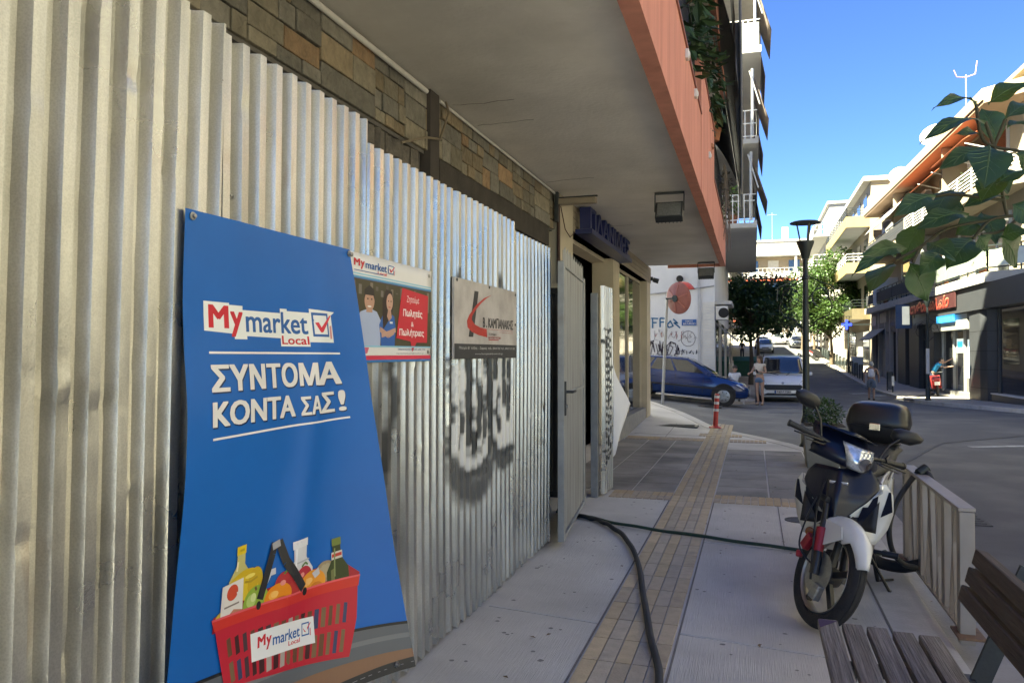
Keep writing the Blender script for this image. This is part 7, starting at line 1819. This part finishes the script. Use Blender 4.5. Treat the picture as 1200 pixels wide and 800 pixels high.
# scooters
def scooter(label,loc,rz,paint,group=None):
    t = posed('scooter',label,'scooter',loc,rz,R(-5),0,group)
    def S_(b,nm,m,parent=t,**k): return b.build(nm,m,parent,local=True,**k)
    for x in (0,1.2):
        b = B(); torus(b,(x,0,.24),.185,.055,26,10,.9); w0 = S_(b,'wheel',tyre_m,smooth=60)
        b = B(); b.lathe([(0,-.03),(.13,-.03),(.13,.03),(0,.03)],(x,0,.24),(0,1,0),n=18); S_(b,'rim',alu_m,w0)
    b = B(); b.prism([(.55,-.16,.30),(.40,-.17,.62),(.2,-.17,.74),(-.32,-.15,.82),(-.38,-.14,.70),(-.15,-.16,.50),(.1,-.17,.34)],(0,.33,0)); S_(b,'body',paint,bevel=.04)
    b = B(); b.prism([(.95,-.15,.26),(.5,-.15,.26),(.5,-.15,.32),(.95,-.15,.33)],(0,.30,0)); S_(b,'footboard',black_pl,bevel=.01)
    b = B(); b.prism([(.98,-.2,.28),(1.06,-.2,.30),(.98,-.17,.86),(.90,-.17,.86)],(0,.40,0)); S_(b,'leg_shield',paint,bevel=.03)
    b = B(); b.prism([(.5,-.14,.70),(.45,-.15,.79),(.1,-.15,.80),(-.30,-.13,.86),(-.30,-.13,.82),(.1,-.15,.74)],(0,.28,0)); S_(b,'seat',seat_m,bevel=.02)
    b = B(); b.tube([(1.0,0,.5),(.93,0,.95)],.03,8); b.tube([(.90,-.33,1.0),(.95,0,.97),(.90,.33,1.0)],.014,8); S_(b,'handlebar',black_satin,smooth=50)
    b = B(); b.tube([(1.2,.07,.24),(.98,.03,.6)],.02,8); b.tube([(1.2,-.07,.24),(.98,-.03,.6)],.02,8); S_(b,'fork',black_satin,smooth=50)
    b = B(); b.obox((-.36,0,.74),(.05,.2,.07)); S_(b,'tail_light',M('tail_lens',(.3,.02,.02),rough=.15,var=.1),bevel=.01)
    b = B(); b.obox((-.40,0,.56),(.015,.19,.15)); S_(b,'plate',pvc_m)
    for s in (-1,1):
        b = B(); b.tube([(.92,s*.22,.99),(.90,s*.27,1.15)],.007,6); b.sphere((.90,s*.29,1.17),(.015,.06,.035),10,6); S_(b,'mirror',black_pl,smooth=60)
    b = B(); b.tube([(.3,-.2,.26),(-.25,-.21,.32)],[.04,.05],12); S_(b,'exhaust',black_satin,smooth=50)
    return t
red_pl = M('red_scooter_paint',(.30,.03,.03),rough=.25,var=.08,coat=.5)
scooter('red and white scooter parked beside the man in the blue shirt',(7.42,36.3,zr(7.4,36.3)+.12),R(80),red_pl)
for k,(x,y) in enumerate(((5.4,74),(5.4,75.6),(5.4,77.2),(5.4,78.8),(5.4,80.4))):
    scooter('dark scooter in the row parked along the right kerb far up the street',(x,y,zr(x,y)),R(20),black_pl,'scooters parked far up the street')
# ================================================================ PEOPLE
skin_l = M('skin_tone', (.42,.25,.17), rough=.55, var=.08, scale=9); skin_d = M('skin_tanned', (.30,.17,.11), rough=.55, var=.08, scale=9)
hair_dk = M('dark_hair', (.02,.014,.010), rough=.6, var=.3, scale=30); hair_br = M('brown_hair', (.09,.05,.028), rough=.6, var=.3, scale=30); hair_gr = M('grey_hair', (.33,.32,.31), rough=.7, var=.2, scale=30)
def skin_mesh(chains, sub=1, root=0):
    """grow a surface round joint chains: [[(point, radius), ...], ...]; chains that share a point share its vertex"""
    me = bpy.data.meshes.new('skin'); idx = {}; V = []; Rr = []; E = []
    def vid(p,r):
        k = tuple(round(c,4) for c in p)
        if k not in idx: idx[k] = len(V); V.append(p); Rr.append(r)
        return idx[k]
    for ch in chains:
        ids = [vid(p,r) for p,r in ch]
        E += list(zip(ids,ids[1:]))
    me.from_pydata(V,E,[]); o = bpy.data.objects.new('skin',me); col.objects.link(o)
    o.modifiers.new('skin','SKIN')
    sv = me.skin_vertices[0].data
    for i,r in enumerate(Rr):
        r = r if isinstance(r,tuple) else (r,r); sv[i].radius = r; sv[i].use_root = (i == root)
    if sub:
        s = o.modifiers.new('s','SUBSURF'); s.levels = sub; s.render_levels = sub
    dg = bpy.context.evaluated_depsgraph_get(); dg.update()
    m2 = bpy.data.meshes.new_from_object(o.evaluated_get(dg))
    vs = [tuple(v.co) for v in m2.vertices]; fs = [tuple(p.vertices) for p in m2.polygons]
    bpy.data.objects.remove(o); bpy.data.meshes.remove(me); bpy.data.meshes.remove(m2)
    return vs, fs
def fuse(b, name, mat, parent, voxel=.011):
    """join overlapping pieces into one continuous surface"""
    o = b.build(name, mat, parent, local=True)
    m = o.modifiers.new('remesh','REMESH'); m.mode = 'VOXEL'; m.voxel_size = voxel; m.use_smooth_shade = True
    s = o.modifiers.new('smooth','SMOOTH'); s.factor = .5; s.iterations = 2
    return o
def head_b(b, c, yaw=0, pitch=0, s=1.0):
    """skull, jaw, nose, lips, ears, eye sockets; +x is where the face looks"""
    m = Matrix.Translation(c) @ Matrix.Rotation(yaw,4,'Z') @ Matrix.Rotation(pitch,4,'Y')
    def sp(p,r,n=14,k=9):
        q = B(); q.sphere((0,0,0),tuple(v*s for v in r),n,k); q.v = [tuple(m@(Vector(v)+Vector(p)*s)) for v in q.v]; b.add(q.v,q.f)
    sp((-.005,0,.02),(.092,.073,.10)); sp((.02,0,-.05),(.066,.056,.068)); sp((.055,0,-.088),(.028,.030,.024))
    sp((.094,0,-.022),(.018,.013,.024)); sp((.083,0,-.058),(.014,.024,.010)); sp((.072,.032,-.012),(.02,.02,.016)); sp((.072,-.032,-.012),(.02,.02,.016)); sp((.080,0,.022),(.016,.05,.014))
    sp((-.005,.076,-.012),(.02,.010,.032)); sp((-.005,-.076,-.012),(.02,.010,.032))
    return m
def hand_b(b, wrist, direction, palm_n, s=1.0, curl=.5, side=1):
    d = Vector(direction).normalized(); n = Vector(palm_n); n = (n-d*n.dot(d)).normalized(); x = d.cross(n)
    W = Vector(wrist)
    b.tube([W-d*.01,W+d*.04*s,W+d*.085*s],[.024*s,.032*s,.028*s],8)
    for i,(off,L) in enumerate(((-.030,.068),(-.010,.078),(.011,.074),(.030,.058))):
        p0 = W+d*.075*s+x*off*s; p1 = p0+(d*math.cos(curl*.5)+n*math.sin(curl*.5))*L*.5*s; p2 = p1+(d*math.cos(curl*1.4)+n*math.sin(curl*1.4))*L*.5*s
        b.tube([p0,p1,p2],[.0095*s,.0088*s,.0075*s],6)
    p0 = W+d*.025*s-x*.026*s*side; p1 = p0+(d*.6-x*.7*side+n*.3).normalized()*.04*s; p2 = p1+(d*.9-x*.1*side+n*.4).normalized()*.03*s
    b.tube([p0,p1,p2],[.012*s,.011*s,.009*s],6)
def eyes_b(m, s=1.0):
    b = B()
    for y in (-.031,.031):
        p = m@Vector((.0885*s,y*s,-.002*s)); b.sphere(p,.0105*s,8,6)
    return b
def person(label, loc, rz, J, skin, cloth_spec, hair, s=1.0, group=None):
    """J: joints in metres (local, +x forward, feet at z = 0). One fused body; hair, clothes and shoes are its children."""
    t = posed('person',label,'person',loc,rz)
    b = B()
    V = lambda k: tuple(J[k])
    mid = lambda a,c,f=.5: tuple(J[a][i]+(J[c][i]-J[a][i])*f for i in range(3))
    chains = [[(V('pelvis'),(.135,.105)),(V('waist'),(.115,.088)),(V('chest'),(.135,.10)),(V('neckbase'),(.062,.058)),(V('neck'),.05),(V('head'),.055)]]
    for sd in ('l','r'):
        chains.append([(V('chest'),(.135,.10)),(V('sh_'+sd),.052),(V('el_'+sd),.038),(V('wr_'+sd),.026)])
        chains.append([(V('pelvis'),(.135,.105)),(V('hip_'+sd),.088),(V('kn_'+sd),.056),(mid('kn_'+sd,'an_'+sd,.3),.055),(V('an_'+sd),.036),(V('toe_'+sd),.030)])
    vs,fs = skin_mesh(chains,1); b.add(vs,fs)
    hm = head_b(b, Vector(J['head'])+Vector((.012,0,.03)), J.get('yaw',0), J.get('pitch',0))
    for sd,sg in (('l',1),('r',-1)):
        d = Vector(J['wr_'+sd])-Vector(J['el_'+sd]); hand_b(b,J['wr_'+sd],d,J.get('palm_'+sd,(0,-sg,0)),1.0,J.get('curl',.6),sg)
    body = fuse(b,'body',skin,t)
    eb = eyes_b(hm); eb.build('eyes',dark_m,t,local=True,smooth=180)['kind'] = 'stuff'
    for nm,mt,ch,sub in cloth_spec(J,mid):
        q = B(); vs,fs = skin_mesh(ch,sub); q.add(vs,fs); q.build(nm,mt,t,local=True,smooth=180)
    hb = B()
    for p,r in hair[1]:
        q = B(); q.sphere((0,0,0),r,14,9); hb.add([tuple(hm@(Vector(v)+Vector(p))) for v in q.v],q.f)
    fuse(hb,'hair',hair[0],t,.014)
    for sd in ('l','r'):
        a,tp = Vector(J['an_'+sd]),Vector(J['toe_'+sd]); q = B(); q.sphere((0,0,0),(.13,.045,.04),12,8); d = tp-a; yw = math.atan2(d.y,d.x); mm = Matrix.Translation(((a.x+tp.x)/2+.0,(a.y+tp.y)/2,min(a.z,tp.z)-.015 if False else tp.z-.0))@Matrix.Rotation(yw,4,'Z'); q.v = [tuple(mm@Vector((v[0],v[1],max(v[2],-.03)))) for v in q.v]
        q.build('shoe',J.get('shoe_m',dark_m),t,local=True,smooth=60)
    return t
SHORT = [((-.012,0,.045),(.100,.083,.088)),((-.045,0,.0),(.072,.082,.085))]
LONG = SHORT+[((-.06,0,-.09),(.055,.085,.12)),((-.07,0,-.20),(.045,.075,.10)),((-.01,.07,-.08),(.045,.022,.11)),((-.01,-.07,-.08),(.045,.022,.11))]
def std(h=1.0, **kw):
    J = dict(pelvis=(0,0,.96),waist=(0,0,1.10),chest=(.0,0,1.30),neckbase=(-.01,0,1.44),neck=(0,0,1.50),head=(.01,0,1.57),
      sh_l=(-.01,.18,1.40),el_l=(-.03,.24,1.13),wr_l=(.06,.25,.90),sh_r=(-.01,-.18,1.40),el_r=(-.03,-.24,1.13),wr_r=(.06,-.25,.90),
      hip_l=(0,.09,.90),kn_l=(.02,.10,.50),an_l=(-.02,.10,.085),toe_l=(.13,.12,.035),hip_r=(0,-.09,.90),kn_r=(.02,-.10,.50),an_r=(-.02,-.10,.085),toe_r=(.13,-.12,.035))
    J.update(kw)
    return {k:(tuple(c*h for c in v) if isinstance(v,tuple) and len(v)==3 and not k.startswith('palm') else v) for k,v in J.items()}
def cl(*c): return M('cloth_'+'_'.join('%d'%int(x*1000) for x in c), c, rough=.9, var=.14, scale=14, bump=.3, bscale=30)
def top_chain(J,mid,sleeve,mat,nm,pad=.018,low=.35):
    if nm == 'vest': pad = .045
    w0 = mid('waist','pelvis',low)
    ch = [[(w0,(.14+pad,.11+pad)),(J['waist'],(.118+pad,.095+pad)),(J['chest'],(.138+pad,.105+pad)),(mid('chest','neckbase',.75),(.085+pad,.07+pad))]]
    for sd in ('l','r'):
        if sleeve > 0: ch.append([(J['chest'],(.138+pad,.105+pad)),(J['sh_'+sd],.058+pad),(mid('sh_'+sd,'el_'+sd,sleeve),.05+pad)])
    return (nm,mat,ch,1)
def leg_chain(J,mid,frac,mat,nm,pad=.018):
    ch = [[(mid('pelvis','waist',.5),(.125+pad,.1+pad)),(J['pelvis'],(.138+pad,.108+pad))]]
    for sd in ('l','r'):
        c = [(J['pelvis'],(.138+pad,.108+pad)),(J['hip_'+sd],.092+pad)]
        if frac <= 1: c.append((mid('hip_'+sd,'kn_'+sd,frac),.068+pad))
        else: c += [(J['kn_'+sd],.060+pad),(mid('kn_'+sd,'an_'+sd,frac-1),.045+pad)]
        ch.append(c)
    return (nm,mat,ch,1)
# woman with a phone, standing before the white van
Jw = std(.985, sh_r=(-.01,-.17,1.39), el_r=(.07,-.25,1.15), wr_r=(.30,-.24,1.10), sh_l=(-.01,.17,1.39), el_l=(.02,.24,1.13), wr_l=(.24,.10,1.16), yaw=-.35, pitch=.25, kn_r=(.06,-.07,.50), an_r=(.02,-.05,.085), toe_r=(.17,-.04,.035), curl=1.1, shoe_m=M('tan_sandal',(.25,.17,.11),rough=.8,var=.1))
person('woman with long brown hair in cream top and denim shorts holding a phone',(.20,27.6,zr(.2,27.6)+.01),R(-118),Jw,skin_l,
  lambda J,mid: [top_chain(J,mid,.25,cl(.55,.47,.36),'top'),leg_chain(J,mid,.42,cl(.10,.16,.25),'denim_shorts',.03)],(hair_br,LONG))
ph = thing('mobile_phone','dark phone in the raised hands of the woman','phone',(.1,27.3,.9))
_wm = Matrix.Translation((.20,27.6,zr(.2,27.6)+.01))@Matrix.Rotation(R(-118),4,'Z'); pc = _wm@Vector((.345,.075,1.165))
b = B(); b.obox(pc,(.075,.012,.15),Matrix.Rotation(R(-40),3,'Z')@Matrix.Rotation(R(35),3,'X')); b.build('case',black_satin,ph,bevel=.004)
# boy in a white shirt sitting on a low wall
wz = zr(-.62,28.0)+.11
t = thing('low_wall','low rendered wall block the boy in white sits on','wall',(-.75,27.75,wz))
b = B(); b.box((-1.1,27.55,wz-.3),(-.30,27.9,wz+.44)); b.build('block',slab_m,t,bevel=.01); b = B(); b.box((-1.13,27.52,wz+.44),(-.27,27.93,wz+.48)); b.build('coping',kerb_m,t,bevel=.008)
Jb = std(.90, pelvis=(0,0,.62),waist=(.0,0,.76),chest=(.03,0,.95),neckbase=(.03,0,1.08),neck=(.04,0,1.13),head=(.06,0,1.21),sh_l=(.02,.16,1.04),el_l=(.06,.23,.82),wr_l=(.24,.16,.72),sh_r=(.02,-.16,1.04),el_r=(.06,-.23,.82),wr_r=(.24,-.16,.72),
  hip_l=(.05,.09,.62),kn_l=(.42,.12,.60),an_l=(.40,.12,.12),toe_l=(.54,.13,.06),hip_r=(.05,-.09,.62),kn_r=(.42,-.12,.60),an_r=(.44,-.12,.12),toe_r=(.58,-.13,.06),pitch=.2)
person('boy in white tee and dark trousers sitting on a low wall behind the blue car',(-.62,27.72,wz),R(-85),Jb,skin_l,
  lambda J,mid: [top_chain(J,mid,.55,cl(.62,.62,.63),'tee'),leg_chain(J,mid,1.75,cl(.03,.03,.035),'trousers')],(hair_dk,SHORT))
# old man walking away up the road
Jm = std(.93, hip_l=(0,.09,.90),kn_l=(.12,.10,.52),an_l=(.10,.10,.10),toe_l=(.24,.11,.05),hip_r=(0,-.09,.90),kn_r=(.02,-.10,.50),an_r=(-.16,-.10,.11),toe_r=(-.02,-.11,.035),chest=(.04,0,1.29),neckbase=(.06,0,1.42),neck=(.08,0,1.47),head=(.11,0,1.53),
  sh_l=(.04,.20,1.38),el_l=(-.06,.29,1.12),wr_l=(.04,.30,.88),sh_r=(.04,-.20,1.38),el_r=(.02,-.29,1.12),wr_r=(.12,-.29,.90))
person('grey haired man in white vest and checked shorts walking away up the road',(4.62,34.6,zr(4.62,34.6)),R(78),Jm,skin_d,
  lambda J,mid: [top_chain(J,mid,0,cl(.60,.59,.62),'vest',.03,.8),leg_chain(J,mid,.98,cl(.12,.15,.20),'shorts',.035)],(hair_gr,SHORT))
# man at the shop window
Jp = std(1.0, pelvis=(-.12,0,.93),waist=(-.04,0,1.06),chest=(.12,0,1.25),neckbase=(.19,0,1.38),neck=(.21,0,1.43),head=(.25,0,1.50),sh_l=(.12,.18,1.35),el_l=(.38,.20,1.42),wr_l=(.62,.16,1.56),sh_r=(.12,-.18,1.35),el_r=(.34,-.22,1.20),wr_r=(.60,-.18,1.25),
  hip_l=(-.12,.09,.88),kn_l=(.0,.10,.49),an_l=(-.18,.10,.10),toe_l=(-.03,.11,.04),hip_r=(-.12,-.09,.88),kn_r=(-.02,-.10,.49),an_r=(-.22,-.10,.10),toe_r=(-.07,-.11,.04),palm_l=(0,0,-1),palm_r=(0,0,-1),curl=.2)
person('man in a bright blue tee shirt leaning to fix something on the shop window',(7.55,37.6,zr(7.5,37.6)+.12),R(-12),Jp,skin_l,
  lambda J,mid: [top_chain(J,mid,.6,cl(.02,.22,.42),'tee'),leg_chain(J,mid,1.85,cl(.02,.028,.06),'trousers')],(hair_dk,SHORT))
# dark figure far up the left pavement
person('person in dark clothes far up the left pavement below the dark tree',(-1.0,74,zr(-1,74)+.11),R(-90),std(1.0),skin_d,
  lambda J,mid: [top_chain(J,mid,.9,cl(.02,.02,.022),'jacket'),leg_chain(J,mid,1.85,cl(.02,.02,.025),'trousers')],(hair_dk,SHORT))
